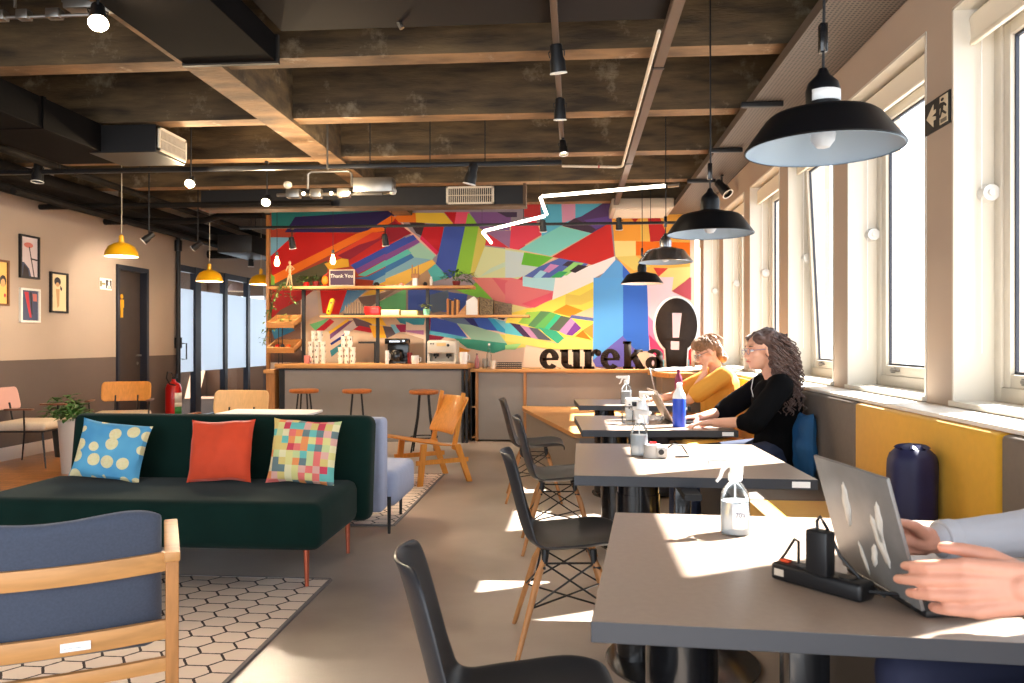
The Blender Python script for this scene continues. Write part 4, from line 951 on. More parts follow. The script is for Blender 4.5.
# spotlights: can on a stem, turned towards its target
def make_spot(label, base, d, lit=False, s=1.0, m=BLACK, top=None):
    top = (top or ceil_z(base[0], base[1])) - base[2]
    d = Vector(d).normalized(); t = thing('track_spotlight', label, 'spotlight', base, group='black track spotlights', rot=None); s = s * 0.78
    mb = MB(); mb.cyl((0, 0, top), (0, 0, -0.05 * s), 0.008 * s, 0.008 * s, 8); mb.box(-0.012, 0.012, -0.035, 0.035, top - 0.012, top); mb.build('stem', m, t)
    c = Vector((0, 0, -0.07 * s)) ; R = Matrix.Translation(c) @ d.to_track_quat('Z', 'Y').to_matrix().to_4x4() @ Matrix.Scale(s, 4)
    mb = MB(); mb.M = R; mb.lathe([(0, -0.07), (0.03, -0.07), (0.036, -0.06), (0.036, 0.0), (0.044, 0.02), (0.046, 0.085), (0.04, 0.085), (0.036, 0.03), (0, 0.03)], seg=18); mb.tube([(-0.045, 0, 0), (-0.05, 0, -0.03), (0, 0, -0.05), (0.05, 0, -0.03), (0.045, 0, 0)], 0.004, 5); can = mb.build('can', m, t)
    mb = MB(); mb.M = R; mb.lathe([(0.046, 0.083), (0.05, 0.086), (0.05, 0.092), (0.041, 0.09)], seg=18); mb.build('rim', WHITE, can)
    mb = MB(); mb.M = R; mb.lathe([(0, 0.06), (0.038, 0.055)], seg=16); mb.build('lens', LENS if lit else mat('dull_lens', (200, 190, 170), 0.3), can)
    if lit:
        l = bpy.data.lights.new('spot_lamp', 'SPOT'); l.energy = lit; l.spot_size = 1.5; l.spot_blend = 0.7; l.color = (1.0, 0.83, 0.64); l.shadow_soft_size = 0.03
        lo = bpy.data.objects.new('spot_lamp', l); COL.objects.link(lo); lo.parent = t; lo.location = c + d * 0.12 * s; lo.rotation_euler = (-d).to_track_quat('Z', 'Y').to_euler()
        if lit > 65 or lit == 45:
            pl = bpy.data.lights.new('bulb_spill', 'POINT'); pl.energy = 9 if lit == 45 else 28; pl.color = (1.0, 0.76, 0.48); pl.shadow_soft_size = 0.03
            po = bpy.data.objects.new('bulb_spill', pl); COL.objects.link(po); po.parent = t; po.location = c + d * 0.14 * s
    return t
def sp(px, py, z, d, label, lit=False, Y=None, s=1.0, up=0.07, top=None):
    p = at(px, py, Y=Y) if Y else at(px, py, Z=z)
    return make_spot(label, (p.x, p.y, p.z + up * s), d, lit, s, top=top)
sp(557, 60, 2.82, (0.1, 0.25, -1), 'nearest black spotlight hanging from the aisle track', s=1.25, lit=18, top=2.9)
sp(560, 110, 2.82, (0.0, 0.2, -1), 'middle black spotlight hanging from the aisle track', s=1.15, lit=18, top=2.9)
sp(563, 148, 2.82, (0.1, -0.3, -1), 'far spotlight at the end of the aisle track, its lens lit', lit=18, s=1.0, top=2.9)
sp(472, 178, 2.75, (-0.25, 0.1, -1), 'black spotlight leaning left under the cross track', s=1.5, Y=y7, up=0.09, top=2.79)
sp(38, 172, 2.75, (0.0, -0.1, -1), 'black spotlight with a pale rim at the left of the cross track', s=1.4, Y=y7, up=0.06, top=2.79)
sp(191, 182, 2.65, (0.3, -1, -0.7), 'glaring lit spotlight left of the bar aimed at the camera', lit=70, s=1.0)
sp(267, 200, 2.62, (0.2, -1, -0.8), 'lit spotlight under the galvanised box left of the mural', lit=70, s=1.0)
sp(98, 17, 2.75, (0.4, -0.6, -0.9), 'bright lit lamp at the upper left close to the camera', lit=45, s=1.1)
sp(149, 238, 2.6, (-0.6, -0.3, -0.6), 'small black spotlight aimed at the framed pictures', lit=32, Y=7.9, s=1.1)
sp(198, 246, 2.6, (-1.0, 0.1, -0.6), 'small spotlight with a lit lens beside the yellow pendant', lit=40, Y=9.3, s=1.1)
sp(251, 262, 2.5, (0, 0, -1), 'small black spotlight at the end of the corridor', Y=11.5, s=1.2)
for px, py, lab in ((292, 243, 'black mural spotlight at the left above the bare bulbs'), (385, 240, 'black mural spotlight over the middle of the bar shelves'), (543, 226, 'black mural spotlight right beside the zigzag light'), (619, 224, 'black mural spotlight over the orange part of the mural')):
    sp(px, py, 0, (0.05, 0.35, -1), lab, lit=55, Y=9.3, s=1.15, top=zt)
sp(722, 186, 2.78, (0.5, -0.5, -0.8), 'black spotlight under the perforated tray by the windows', s=1.5, up=0.05, top=2.888)
# pipes in the dark left ceiling
random.seed(3)
def pipe(label, pts, r, m=PIPE, name='ceiling_pipe'):
    mb = MB(); mb.tube(pts, r, 10); o = mb.build(name, m); tag(o, label, 'pipe', 'dark pipes under the left ceiling'); return o
pipe('dark pipe running lengthwise above the framed pictures', [(-5.6, 2.0, 2.77), (-5.6, 11.0, 2.77), (-5.6, 14.0, 2.77)], 0.05)
pipe('dark pipe running diagonally under the left duct towards the back', [(-4.75, 3.0, 2.86), (-4.75, 8.6, 2.86), (-4.75, 13.6, 2.86)], 0.035)
pipe('thin dark cross pipe over the yellow pendants', [(-5.9, 8.2, 2.74), (-3.6, 8.2, 2.74), (-2.6, 8.2, 2.74)], 0.03)
pipe('dark cross pipe joining the bar duct from the left wall', [(-5.9, 9.4, 2.76), (-4.6, 9.4, 2.76), (-4.35, 9.3, 2.8), (-3.8, 9.3, 2.8)], 0.04)
pipe('dark pipe ending above the corridor by the partition', [(-5.3, 7.0, 2.68), (-5.3, 12.0, 2.68), (-4.4, 12.6, 2.68)], 0.035)
pipe('thick dark cross pipe deep in the corridor', [(-5.9, 12.2, 2.66), (-4.3, 12.2, 2.66), (-4.25, 12.2, 2.66)], 0.07)
t = tag(MB().box(XL + 0.002, -5.35, 0.5, 17.0, 2.84, 2.96, 0.01).build('service_trough', PIPE), 'dark service trough along the top of the left wall', 'trough')
t = tag(MB().box(-5.0, -4.5, 10.6, 11.6, 2.5, 2.75, 0.01).build('air_duct', BLACK), 'small black box duct hanging in the corridor', 'duct', 'dark ceiling ducts')
t = thing('smoke_pipe_riser', 'black vertical riser pipe beside the fire extinguisher', 'pipe', (XL + 0.06, at(174.5, 300, X=XL).y, 0)); yR = at(174.5, 300, X=XL).y
mb = MB(); mb.tube([(XL + 0.06, yR, 0.02), (XL + 0.06, yR, 2.84)], 0.032, 12); mb.build('pipe', BLACK, t, W=True)
mb = MB()
for z in (1.15, 2.6): mb.cyl((XL + 0.06, yR, z), (XL + 0.06, yR, z + 0.16), 0.052)
mb.build('coupling', BLACK, t, W=True)
# galvanised conduit frame and boxes, in front of the mural and by the camera
def galv(c, label, k=1.0):
    t = thing('conduit_manifold', label, 'conduit', c, group='galvanised conduit manifolds')
    mb = MB(); mb.tube([(-0.38 * k, 0, 0), (-0.38 * k, 0, 0.17 * k), (-0.34 * k, 0, 0.2 * k), (0.1 * k, 0, 0.2 * k), (0.14 * k, 0, 0.17 * k), (0.14 * k, 0, 0.02)], 0.016 * k, 8); mb.tube([(-0.75 * k, 0, -0.05), (0.5 * k, 0, -0.05)], 0.02 * k, 8); mb.tube([(-0.15 * k, 0, 0.2 * k), (-0.15 * k, 0, ceil_z(c[0] - 0.15 * k, c[1]) - c[2])], 0.012 * k, 8); mb.build('tube_frame', STEEL, t)
    for x, w_ in ((-0.55, 0.16), (-0.28, 0.13), (0.05, 0.15)):
        mb = MB(); mb.cbox((x * k, 0, -0.04), (w_ * k, 0.1 * k, 0.1 * k), r=0.006); mb.build('junction_box', STEEL, t)
    mb = MB(); mb.cbox((0.4 * k, 0.02, 0.02), (0.46 * k, 0.2 * k, 0.17 * k), r=0.008); mb.build('duct_collar', STEEL, t)
    mb = MB(); mb.ell((-0.62 * k, 0, 0.05 * k), (0.05 * k, 0.05 * k, 0.045 * k)); mb.build('round_cap', mat('pale_cap', (190, 184, 174), 0.4), t)
    mb = MB(); mb.ell((0.62 * k, 0, -0.04 * k), (0.045 * k,) * 3); mb.build('round_cap', mat('pale_cap', (190, 184, 174), 0.4), t)
    return t
p = at(340, 188, Y=6.55); gv = galv((p.x, 6.55, p.z), 'cluster of shiny steel conduit and boxes with tiny lit lamps left of the mural top', 0.74)
for x in (-0.06, 0.09, -0.3):
    mb = MB(); mb.ell((x, -0.055, -0.05 if x else 0), (0.014, 0.01, 0.014)); mb.build('lamp_lens', LENS, gv)
l = bpy.data.lights.new('cluster_lamp', 'POINT'); l.energy = 16; l.color = (1, 0.78, 0.5); l.shadow_soft_size = 0.04
lo = bpy.data.objects.new('cluster_lamp', l); COL.objects.link(lo); lo.parent = gv; lo.location = (0, -0.3, -0.08)
p = at(50, 2, Y=3.8); galv((p.x, 3.8, p.z - 0.02), 'shiny steel conduit cluster at the upper left near the lit lamp', 0.5)
mb = MB(); a = at(388, 0, Y=4.1); b_ = at(402, 28, Y=4.1); mb.tube([a, b_], 0.014, 8); tag(mb.build('ceiling_pipe', STEEL), 'short slanting steel tube under the dark panel', 'pipe')
# white slatted cassette near the mural top
c0, c1 = at(611, 205, Y=9.7), at(672, 205, Y=9.7)
t = thing('ceiling_cassette', 'ivory slatted ceiling unit over the right end of the mural', 'air conditioner', ((c0.x + c1.x) / 2, 9.9, 2.85))
mb = MB(); mb.box(c0.x, c1.x, 9.5, 10.3, 2.86, 2.98, 0.01); mb.build('casing', mat('ivory_casing', (188, 170, 148), 0.5), t, W=True)
mb = MB()
for i in range(7): mb.box(c0.x + 0.05, c1.x - 0.05, 9.55 + i * 0.1, 9.6 + i * 0.1, 2.845, 2.862)
mb.build('louvre', VENTM, t, W=True)

# ---------------------------------------------------------------- pendants
def pend(label, c, k, ztop, m_out, m_in, lit, bright=False, group='black enamel pendant lamps over the tables', sticker=False, shape='flat', bulb=True):
    t = thing('pendant_lamp', label, 'lamp', c, group=group)   # c = rim centre
    if shape == 'flat': prof = [(0.235, 0.0), (0.238, 0.004), (0.172, 0.095), (0.155, 0.108), (0.07, 0.128), (0.05, 0.135)]
    else: prof = [(0.17, 0), (0.173, 0.004), (0.165, 0.05), (0.13, 0.11), (0.07, 0.145), (0.03, 0.155)]
    prof = [(r * k, z * k) for r, z in prof]
    mb = MB(); mb.lathe(prof, seg=44); sh = mb.build('lamp_shade', m_out, t)
    mb = MB(); mb.lathe([(r - 0.004, z - 0.004 if i > 1 else z) for i, (r, z) in enumerate(prof)], seg=44); mb.build('shade_lining', m_in, sh)
    zt = prof[-1][1]
    mb = MB()
    if shape == 'flat': mb.lathe([(0.05 * k, zt - 0.005), (0.052 * k, zt + 0.05 * k), (0.045 * k, zt + 0.075 * k), (0.02 * k, zt + 0.1 * k), (0.012 * k, zt + 0.12 * k), (0, zt + 0.12 * k)], seg=24)
    else: mb.lathe([(0.03 * k, zt - 0.005), (0.026 * k, zt + 0.03 * k), (0.026 * k, zt + 0.07 * k), (0.008 * k, zt + 0.085 * k), (0, zt + 0.085 * k)], seg=20)
    cp = mb.build('socket_cap', m_out, t)
    if sticker:
        mb = MB(); mb.surf(lambda u, v: (0.0535 * math.cos(-2.5 + 1.9 * u), 0.0535 * math.sin(-2.5 + 1.9 * u), zt + 0.012 + v * 0.034), 14, 2); mb.build('sticker', PAPER, cp, label='white label band', solid=0.0006)
    H_ = ztop - c[2]
    mb = MB(); mb.tube([(0, 0, zt + 0.1 * k), (0.003, 0, zt + 0.3), (0, 0, H_)], 0.0045, 6)
    mb.build('cord', BLACK if shape == 'flat' else mat('pale_cord', (190, 180, 160), 0.6), t)
    if shape == 'flat':
        mb = MB(); mb.box(-0.012, 0.012, -0.014, 0.014, zt + 0.17, zt + 0.26, 0.004); mb.build('cord_grip', BLKG, t)
    if bulb:
        mb = MB(); mb.lathe([(0, 0.005), (0.02, 0.01), (0.035, 0.03), (0.038, 0.05), (0.03, 0.08), (0.016, 0.1), (0.015, 0.125), (0, 0.125)], seg=20); mb.build('bulb', lit, t)
    return t
ENAM = mat('pale_blue_grey_enamel', (150, 168, 184), 0.4); SATB = mat('satin_black_enamel', (10, 12, 16), 0.42, spec=0.3)
FROSTB = mat('unlit_opal_bulb', (200, 204, 208), 0.3)
c = at(823, 150, Y=2.5); pend('largest and nearest black pendant lamp with pale inside and unlit bulb', (c.x, 2.5, c.z), 1.0, 3.6, SATB, ENAM, FROSTB, sticker=True)
c = at(710, 234, Y=4.4); pend('second black pendant lamp from the camera, below the spotlight by the window', (c.x, 4.4, c.z), 1.0, 3.6, SATB, ENAM, FROSTB)
c = at(665.5, 262, Y=6.7); pend('third pendant lamp, shiny dark metal, overlapping the mural', (c.x, 6.7, c.z), 0.97, 3.6, mat('dark_polished_metal', (150, 150, 154), 0.22, metal=0.9), ENAM, FROSTB)
c = at(642, 283, Y=8.6); pend('farthest black pendant lamp in front of the blue column of the mural', (c.x, 8.6, 1.88), 0.97, 3.0, SATB, WHITE, FROSTB)
YIN = mat('warm_lamp_lining', (255, 240, 215), 0.5)
for px, py, y, w_, lab in ((121.5, 256, 7.6, 33, 'yellow dome pendant nearest the framed pictures'), (209.5, 281, 9.6, 27, 'yellow dome pendant in front of the glass partition'), (261, 284, 10.95, 24, 'yellow dome pendant half hidden by the mural edge')):
    p = at(px, py, Y=y); k = w_ / 780 * y / 0.346
    t = pend(lab, (p.x, y, p.z), k, ceil_z(p.x, y) - 0.02, YELP, YIN, BULBM, group='yellow dome pendants', shape='dome')
    l = bpy.data.lights.new('pendant_glow', 'POINT'); l.energy = 7; l.color = (1, 0.8, 0.55); l.shadow_soft_size = 0.04
    lo = bpy.data.objects.new('pendant_glow', l); COL.objects.link(lo); lo.parent = t; lo.location = (0, 0, -0.02)
# the same kind of lamp seen through the partition: pink grey pendant in the meeting room
p = at(262 * 0 + 239, 291, X=-6.9); pend('greyish pink dome pendant seen through the glass partition', (p.x, p.y, p.z), 1.3, 3.5, mat('dusty_enamel', (180, 150, 140), 0.5), YIN, FROSTB, group=None, shape='dome')
# bare filament bulbs over the bar
for px, py, lab in ((277, 262, 'bare filament bulb hanging at the left end of the bar shelf'), (333, 260, 'bare filament bulb hanging above the small framed sign')):
    p = at(px, py, Y=9.45); t = thing('pendant_bulb', lab, 'lamp', (p.x, 9.45, p.z), group='bare filament bulbs over the bar')
    mb = MB(); mb.lathe([(0, -0.05), (0.022, -0.044), (0.034, -0.012), (0.03, 0.02), (0.017, 0.055), (0.014, 0.08)], seg=16); mb.build('bulb', BULBM, t)
    mb = MB(); mb.cyl((0, 0, 0.075), (0, 0, 0.13), 0.02, 0.018); mb.build('socket', BLACK, t)
    mb = MB(); mb.tube([(0, 0, 0.13), (0, 0, 3.6 - p.z)], 0.0035, 5); mb.build('cord', BLACK, t)
    l = bpy.data.lights.new('bulb_glow', 'POINT'); l.energy = 9; l.color = (1, 0.7, 0.4); l.shadow_soft_size = 0.05
    lo = bpy.data.objects.new('bulb_glow', l); COL.objects.link(lo); lo.parent = t; lo.location = (0, -0.09, 0)
# zigzag LED tubes
t = thing('zigzag_light', 'zigzag of glowing white LED tubes hanging in front of the mural', 'lamp', tuple(at(547, 214, Z=2.6)))
pts = [at(668, 185, Y=7.6), at(540, 196, Y=8.35), at(547, 215, Y=8.8), at(482, 231, Y=9.2), at(492, 243, Y=9.6)]
for a, b_ in zip(pts, pts[1:]):
    d = (b_ - a).normalized() * 0.03
    mb = MB(); mb.tube([a + d, b_ - d], 0.016, 10); mb.build('led_tube', LEDM, t, W=True)
mb = MB()
for p in (pts[0], pts[1], pts[2], pts[3]): mb.tube([p, (p.x, p.y, 3.3)], 0.002, 5)
mb.build('suspension_wire', BLACK, t, W=True)
mb = MB(); p = pts[0]; mb.cyl(p, p + Vector((0.1, -0.05, 0.0)), 0.025); mb.build('end_cap', STEEL, t, W=True)
# ================================================================ BAR, SHELVES, BACK CABINETS
BF = 9.5
bx0, bx1 = at(276, 368, Y=BF).x, at(465, 368, Y=BF).x
t = thing('bar_counter', 'grey fronted bar counter with oak top and black metal frame in front of the mural', 'counter', ((bx0 + bx1) / 2, BF + 0.3, 0))
mb = MB(); mb.box(bx0 - 0.02, bx1 + 0.03, BF, BF + 0.72, 0.915, 0.97, 0.003); mb.build('counter_top', WOODX, t, W=True)
mb = MB(); mb.box(bx0 + 0.09, bx1 - 0.05, BF + 0.06, BF + 0.09, 0.0, 0.9); mb.build('front_panel', GREYP, t, W=True)
mb = MB(); mb.box(bx0 + 0.02, bx0 + 0.09, BF + 0.05, BF + 0.68, 0, 0.915); mb.build('side_panel', BLACK, t, W=True)
for x in (bx1 - 0.05, bx1 + 0.0):
    mb = MB(); mb.box(x, x + 0.028, BF + 0.03, BF + 0.07, 0, 0.915); mb.build('frame_post', BLACK, t, W=True)
mb = MB(); mb.box(bx0 + 0.02, bx1 + 0.028, BF + 0.03, BF + 0.06, 0.895, 0.915); mb.build('frame_rail', BLACK, t, W=True)
t = thing('side_cabinet', 'narrow oak cabinet standing at the left end of the bar', 'cabinet', (bx0 - 0.1, BF + 0.3, 0))
mb = MB(); mb.box(bx0 - 0.13, bx0 - 0.03, BF + 0.02, BF + 0.6, 0, 0.85); mb.build('body', WOODZ, t, W=True)
mb = MB(); mb.box(bx0 - 0.16, bx0 - 0.025, BF - 0.01, BF + 0.62, 0.85, 0.895, 0.003); mb.build('cabinet_top', WOODX, t, W=True)
# ledge cabinets under the lettering
lx0, lx1 = bx1 + 0.04, 1.5
t = thing('ledge_cabinet', 'long grey cabinet with an oak ledge carrying the dark lettering', 'cabinet', (0.1, 10.0, 0))
mb = MB(); mb.box(lx0, lx1, 9.68, YB, 0.865, 0.905, 0.003); mb.build('ledge_top', WOODX, t, W=True)
dv = at(525, 390, Y=9.72).x; sx = at(477, 390, Y=9.72).x
for a, b_ in ((sx, dv - 0.02), (dv + 0.02, lx1)):
    mb = MB(); mb.box(a, b_, 9.72, 9.745, 0.02, 0.865); mb.build('door', GREYP, t, W=True, bevel=0.002)
for x in (sx, dv): mb = MB(); mb.box(x - 0.018, x + 0.018, 9.7, YB - 0.01, 0, 0.865); mb.build('divider', WOODZ, t, W=True)
mb = MB(); mb.box(lx0, sx - 0.02, 10.2, 10.22, 0, 0.865); mb.box(lx0, lx0 + 0.015, 9.72, 10.2, 0, 0.865); mb.build('niche_back', BLACK, t, W=True)
mb = MB(); mb.box(lx0 + 0.015, sx - 0.018, 9.71, 10.2, 0.42, 0.44); mb.box(lx0 + 0.015, sx - 0.018, 9.71, 10.2, 0.04, 0.06); mb.build('shelf', WOODX, t, W=True)
# corner counter by the windows
t = thing('corner_counter', 'oak corner counter below the dark bulb sign by the windows', 'counter', (1.2, 9.1, 0))
cc = at(652, 371, Z=0.9); mb = MB(); mb.prism([(0.9, 9.66), (0.92, 9.1), (1.05, 8.75), (1.58, 8.75), (1.58, 9.66)], 0.845, 0.9); mb.build('counter_top', WOODX, t, W=True, bevel=0.003)
mb = MB(); mb.box(1.0, 1.58, 9.0, 9.64, 0, 0.845); mb.build('body', GREYP, t, W=True)
mb = MB(); mb.surf(lambda u, v: (0.93 + 0.62 * u, 9.0 + 0.62 * v, 0.915 + 0.035 * mnoise.noise(Vector((u * 5, v * 5, 2))) * (1 if 0 < u < 1 and 0 < v < 1 else 0) + 0.02 * math.sin(PI * u) * math.sin(PI * v)), 24, 20)
tag(mb.build('folded_cloth', PAPER, solid=0.01), 'crumpled white cloth lying on the oak corner counter', 'cloth')
# low oak topped platform bench
q = [at(522, 406, Z=0.45), at(574, 433, Z=0.45)]
t = thing('platform_bench', 'low angular oak topped bench with grey sides behind the farthest table', 'bench', (0.2, 8.4, 0))
poly = [(q[0].x, 9.64), (q[0].x + 0.02, q[0].y - 0.2), (q[1].x, q[1].y), (0.83, q[1].y), (0.83, 9.64)]
mb = MB(); mb.prism(poly, 0.41, 0.45); mb.build('bench_top', WOODX, t, W=True, bevel=0.003)
ins = [(x + (0.05 if i < 3 else -0.02), y + (0.05 if i in (2, 3) else 0)) for i, (x, y) in enumerate(poly)]
mb = MB(); mb.prism(ins, 0.0, 0.41); mb.build('base', GREYP, t, W=True)
t = thing('wall_bench', 'oak seat running along the windows behind the person in mustard', 'bench', (1.2, 8, 0))
mb = MB(); mb.box(0.88, 1.58, 7.0, 8.7, 0.42, 0.47, 0.004); mb.build('seat', WOODX, t, W=True); mb = MB(); mb.box(0.9, 1.58, 7.02, 8.7, 0, 0.42); mb.build('base', GREYP, t, W=True)
mb = MB(); mb.box(1.38, 1.56, 7.0, 8.7, 0.47, 0.955, 0.02); mb.build('backrest', YELF, t, W=True)
# bar stools
def make_stool(label):
    t = thing('bar_stool', label, 'stool', (0, 0, 0), group='round wooden bar stools at the bar')
    mb = MB(); mb.lathe([(0, 0.66), (0.15, 0.66), (0.165, 0.67), (0.168, 0.69), (0.16, 0.702), (0, 0.705)], seg=32); mb.build('seat', STOOLW, t)
    for i in range(4):
        a = PI / 4 + i * PI / 2; c, s_ = math.cos(a), math.sin(a)
        mb = MB(); mb.tube([(c * 0.07, s_ * 0.07, 0.66), (c * 0.1, s_ * 0.1, 0.4), (c * 0.19, s_ * 0.19, 0.0)], 0.0095, 8); mb.build('leg', BLACK, t)
    mb = MB(); mb.tube([(0.152 * math.cos(k * PI / 12), 0.152 * math.sin(k * PI / 12), 0.18) for k in range(25)], 0.007, 6); mb.build('foot_ring', BLACK, t)
    return t
p = at(304, 390, Z=0.7); st = make_stool('round wooden bar stool, leftmost of the three at the bar'); yS = at(424, 390, Z=0.7).y
st.location = (at(304, 390, Y=yS + .1).x, yS + 0.1, 0)
dup(st, (at(357, 390, Y=yS + .1).x, yS + 0.1, 0), 0.3, 'round wooden bar stool, middle one of the three at the bar')
dup(st, (at(424, 390, Y=yS).x, yS, 0), 0.1, 'round wooden bar stool, rightmost of three, behind the plywood lounge chair')
# shelf unit
SY = 9.86
def X(px, Y=SY): return at(px, 300, Y=Y).x
def Zp(py, px=370, Y=SY): return at(px, py, Y=Y).z
z1, z2 = Zp(288), Zp(317)
t = thing('wall_shelf', 'two tier oak shelf on black posts standing on the bar before the mural', 'shelf', (X(370), SY + 0.15, 0.97))
mb = MB(); mb.box(X(268), X(473), SY, SY + 0.3, z1, z1 + 0.035, 0.003); mb.build('upper_board', WOODX, t, W=True)
mb = MB(); mb.box(X(320), X(529), SY, SY + 0.3, z2, z2 + 0.03, 0.003); mb.build('lower_board', WOODX, t, W=True)
for px in (300, 375, 425.5):
    mb = MB(); x = X(px); mb.box(x - 0.02, x + 0.02, SY + 0.12, SY + 0.16, 0.97, z1); mb.build('post', BLACK, t, W=True)
mb = MB(); x = X(370); mb.box(X(354), X(371), SY + 0.2, SY + 0.23, Zp(343), Zp(341)); mb.box(X(370), X(371.5), SY + 0.2, SY + 0.23, 0.97, Zp(341)); mb.build('small_frame', BLACK, t, W=True)
Z1, Z2, ZC = z1 + 0.035, z2 + 0.03, 0.97
# hanging trays at the left
for py, lab in ((324, 'upper oak tray hanging at the left end of the shelves with leafy sprig'), (349, 'lower oak tray hanging at the left end of the shelves with red trinkets')):
    z = Zp(py); t = thing('hanging_tray', lab, 'tray', (X(285), SY, z), group='oak trays left of the bar shelves')
    mb = MB(); mb.M = Matrix.Translation((0, SY, z)) @ Matrix.Rotation(0.3, 4, 'X') @ Matrix.Translation((0, -SY, -z)); x0, x1 = X(271), X(298); mb.box(x0, x1, SY - 0.14, SY + 0.2, z, z + 0.02); mb.box(x0, x1, SY - 0.15, SY - 0.13, z, z + 0.075); mb.box(x0, x1, SY + 0.19, SY + 0.21, z, z + 0.075); mb.box(x0, x0 + 0.02, SY - 0.14, SY + 0.2, z, z + 0.075); mb.box(x1 - 0.02, x1, SY - 0.14, SY + 0.2, z, z + 0.075); mb.build('tray', WOODX, t, W=True)
    mb = MB()
    for x in (x0 + 0.09, x0 + 0.14): mb.tube([(x, SY + 0.03, z), (x, SY + 0.03, z - 0.24 if py > 340 else z - 0.27)], 0.006, 6)
    mb.build('support_rod', BLACK, t, W=True)
random.seed(5)
mb = MB(); leafy(mb, (X(285), SY, Zp(322)), 26, 0.09, 0.12, 0.02, 0.06, 21); tag(mb.build('leafy_sprig', LEAF2), 'pale leafy sprig lying in the upper oak tray', 'plant')
for i, px in enumerate((278, 283, 289)):
    mb = MB(); mb.ell((X(px), SY - 0.02, Zp(347) + 0.02), (0.03, 0.03, 0.025)); tag(mb.build('trinket', [RED, mat('dark_trinket', (60, 60, 66), 0.5), mat('orange_trinket', (226, 100, 40), 0.5)][i]), ['small red ball in the lower oak tray', 'small dark ball in the lower oak tray', 'small orange ball in the lower oak tray'][i], 'ornament')
# trailing ivy
t = thing('trailing_ivy', 'trailing ivy hanging down the left end of the shelves', 'plant', (X(272), SY - 0.1, Z1))
mb = MB(); paths = []
for k, (px0, pts) in enumerate(((290, [(290, 284), (280, 290), (273, 300), (270, 320), (266, 335), (262, 345)]), (285, [(285, 283), (276, 292), (272, 305), (268, 318), (272, 330)]), (292, [(292, 284), (290, 296), (296, 304)]))):
    pp = [at(a, b_, Y=SY - 0.06 - 0.02 * k) for a, b_ in pts]; paths.append(pp); mb.tube(pp, 0.004, 5)
mb.build('vine_stem', LEAF, t, W=True)
mb = MB(); random.seed(11)
for pp in paths:
    for i in range(len(pp) - 1):
        for k in range(5):
            c = pp[i].lerp(pp[i + 1], random.random()); leafy(mb, (c.x + random.uniform(-.03, .03), c.y - 0.02, c.z), 2, 0.03, 0.03, 0.022, 0.05, random.randint(0, 9999), 0.8)
mb.build('foliage', mat('ivy_leaf', (110, 140, 80), 0.5, n=0.4), t, W=True)
# mannequin
t = thing('wooden_mannequin', 'pale wooden artist mannequin standing at the left of the top shelf', 'figurine', (X(287), SY + 0.12, Z1)); x, y, z = X(287), SY + 0.1, Z1
MAN = mat('pale_beech', (232, 196, 150), 0.5)
mb = MB(); mb.cyl((x, y, z), (x, y, z + 0.012), 0.045); mb.cyl((x, y, z), (x, y, z + 0.14), 0.004); mb.build('stand', MAN, t, W=True)
mb = MB(); mb.ell((x, y, z + 0.2), (0.022, 0.016, 0.035)); mb.ell((x, y, z + 0.255), (0.03, 0.018, 0.03)); mb.ell((x, y, z + 0.15), (0.022, 0.016, 0.02)); mb.ell((x, y, z + 0.315), (0.018, 0.02, 0.025)); mb.cyl((x, y, z + 0.28), (x, y, z + 0.3), 0.006)
mb.cap((x - 0.015, y, z + 0.14), (x - 0.03, y, z + 0.075), 0.012, 0.009); mb.cap((x - 0.03, y, z + 0.07), (x - 0.045, y, z + 0.02), 0.009, 0.006); mb.cap((x + 0.015, y, z + 0.14), (x + 0.022, y, z + 0.075), 0.012, 0.009); mb.cap((x + 0.022, y, z + 0.07), (x + 0.03, y, z + 0.02), 0.009, 0.006)
mb.cap((x - 0.03, y, z + 0.265), (x - 0.05, y, z + 0.21), 0.008, 0.006); mb.cap((x + 0.03, y, z + 0.265), (x + 0.06, y, z + 0.235), 0.008, 0.006); mb.cap((x + 0.06, y, z + 0.235), (x + 0.03, y, z + 0.215), 0.006, 0.005); mb.build('figure', MAN, t, W=True)
def spl(px, label, n, r, h, potm, potr, poth, seed, leafm=LEAF, lw=0.018, ll=0.08):
    plant('potted_plant', label, (X(px), SY + 0.12, Z1), potr, poth, potm, n, r, h, lw, ll, seed, leafm, group=None)
spl(303, 'small green plant in a red pot left of the framed sign', 40, 0.12, 0.09, RED, 0.045, 0.06, 31)
spl(313, 'dark leaved plant in a red pot touching the orange fish ornament', 30, 0.08, 0.1, mat('dark_red_pot', (120, 26, 24), 0.4), 0.05, 0.07, 32, mat('dark_leaf', (50, 74, 40), 0.5))
spl(455, 'spiky green plant in a dark red pot at the right end of the top shelf', 60, 0.2, 0.16, mat('dark_red_pot', (120, 26, 24), 0.4), 0.055, 0.06, 33, LEAF, 0.016, 0.13)
t = thing('fish_ornament', 'orange and yellow fish ornament left of the framed sign', 'ornament', (X(323), SY + 0.08, Z1)); x = X(323)
mb = MB(); mb.ell((x, SY + 0.08, Z1 + 0.08), (0.045, 0.02, 0.06)); mb.build('body', mat('orange_ornament', (240, 140, 20), 0.4), t, W=True)
mb = MB(); mb.prism([(x - 0.03, 0.13), (x + 0.05, 0.19), (x + 0.0, 0.12)], -0.006, 0.006); bmesh.ops.transform(mb.bm, matrix=Matrix.Translation((0, SY + 0.08, Z1)) @ Matrix.Rotation(PI / 2, 4, 'X'), verts=mb.bm.verts); mb.cyl((x, SY + 0.08, Z1), (x, SY + 0.08, Z1 + 0.03), 0.03, 0.01); mb.build('fin', mat('red_ornament', (200, 50, 20), 0.4), t, W=True)
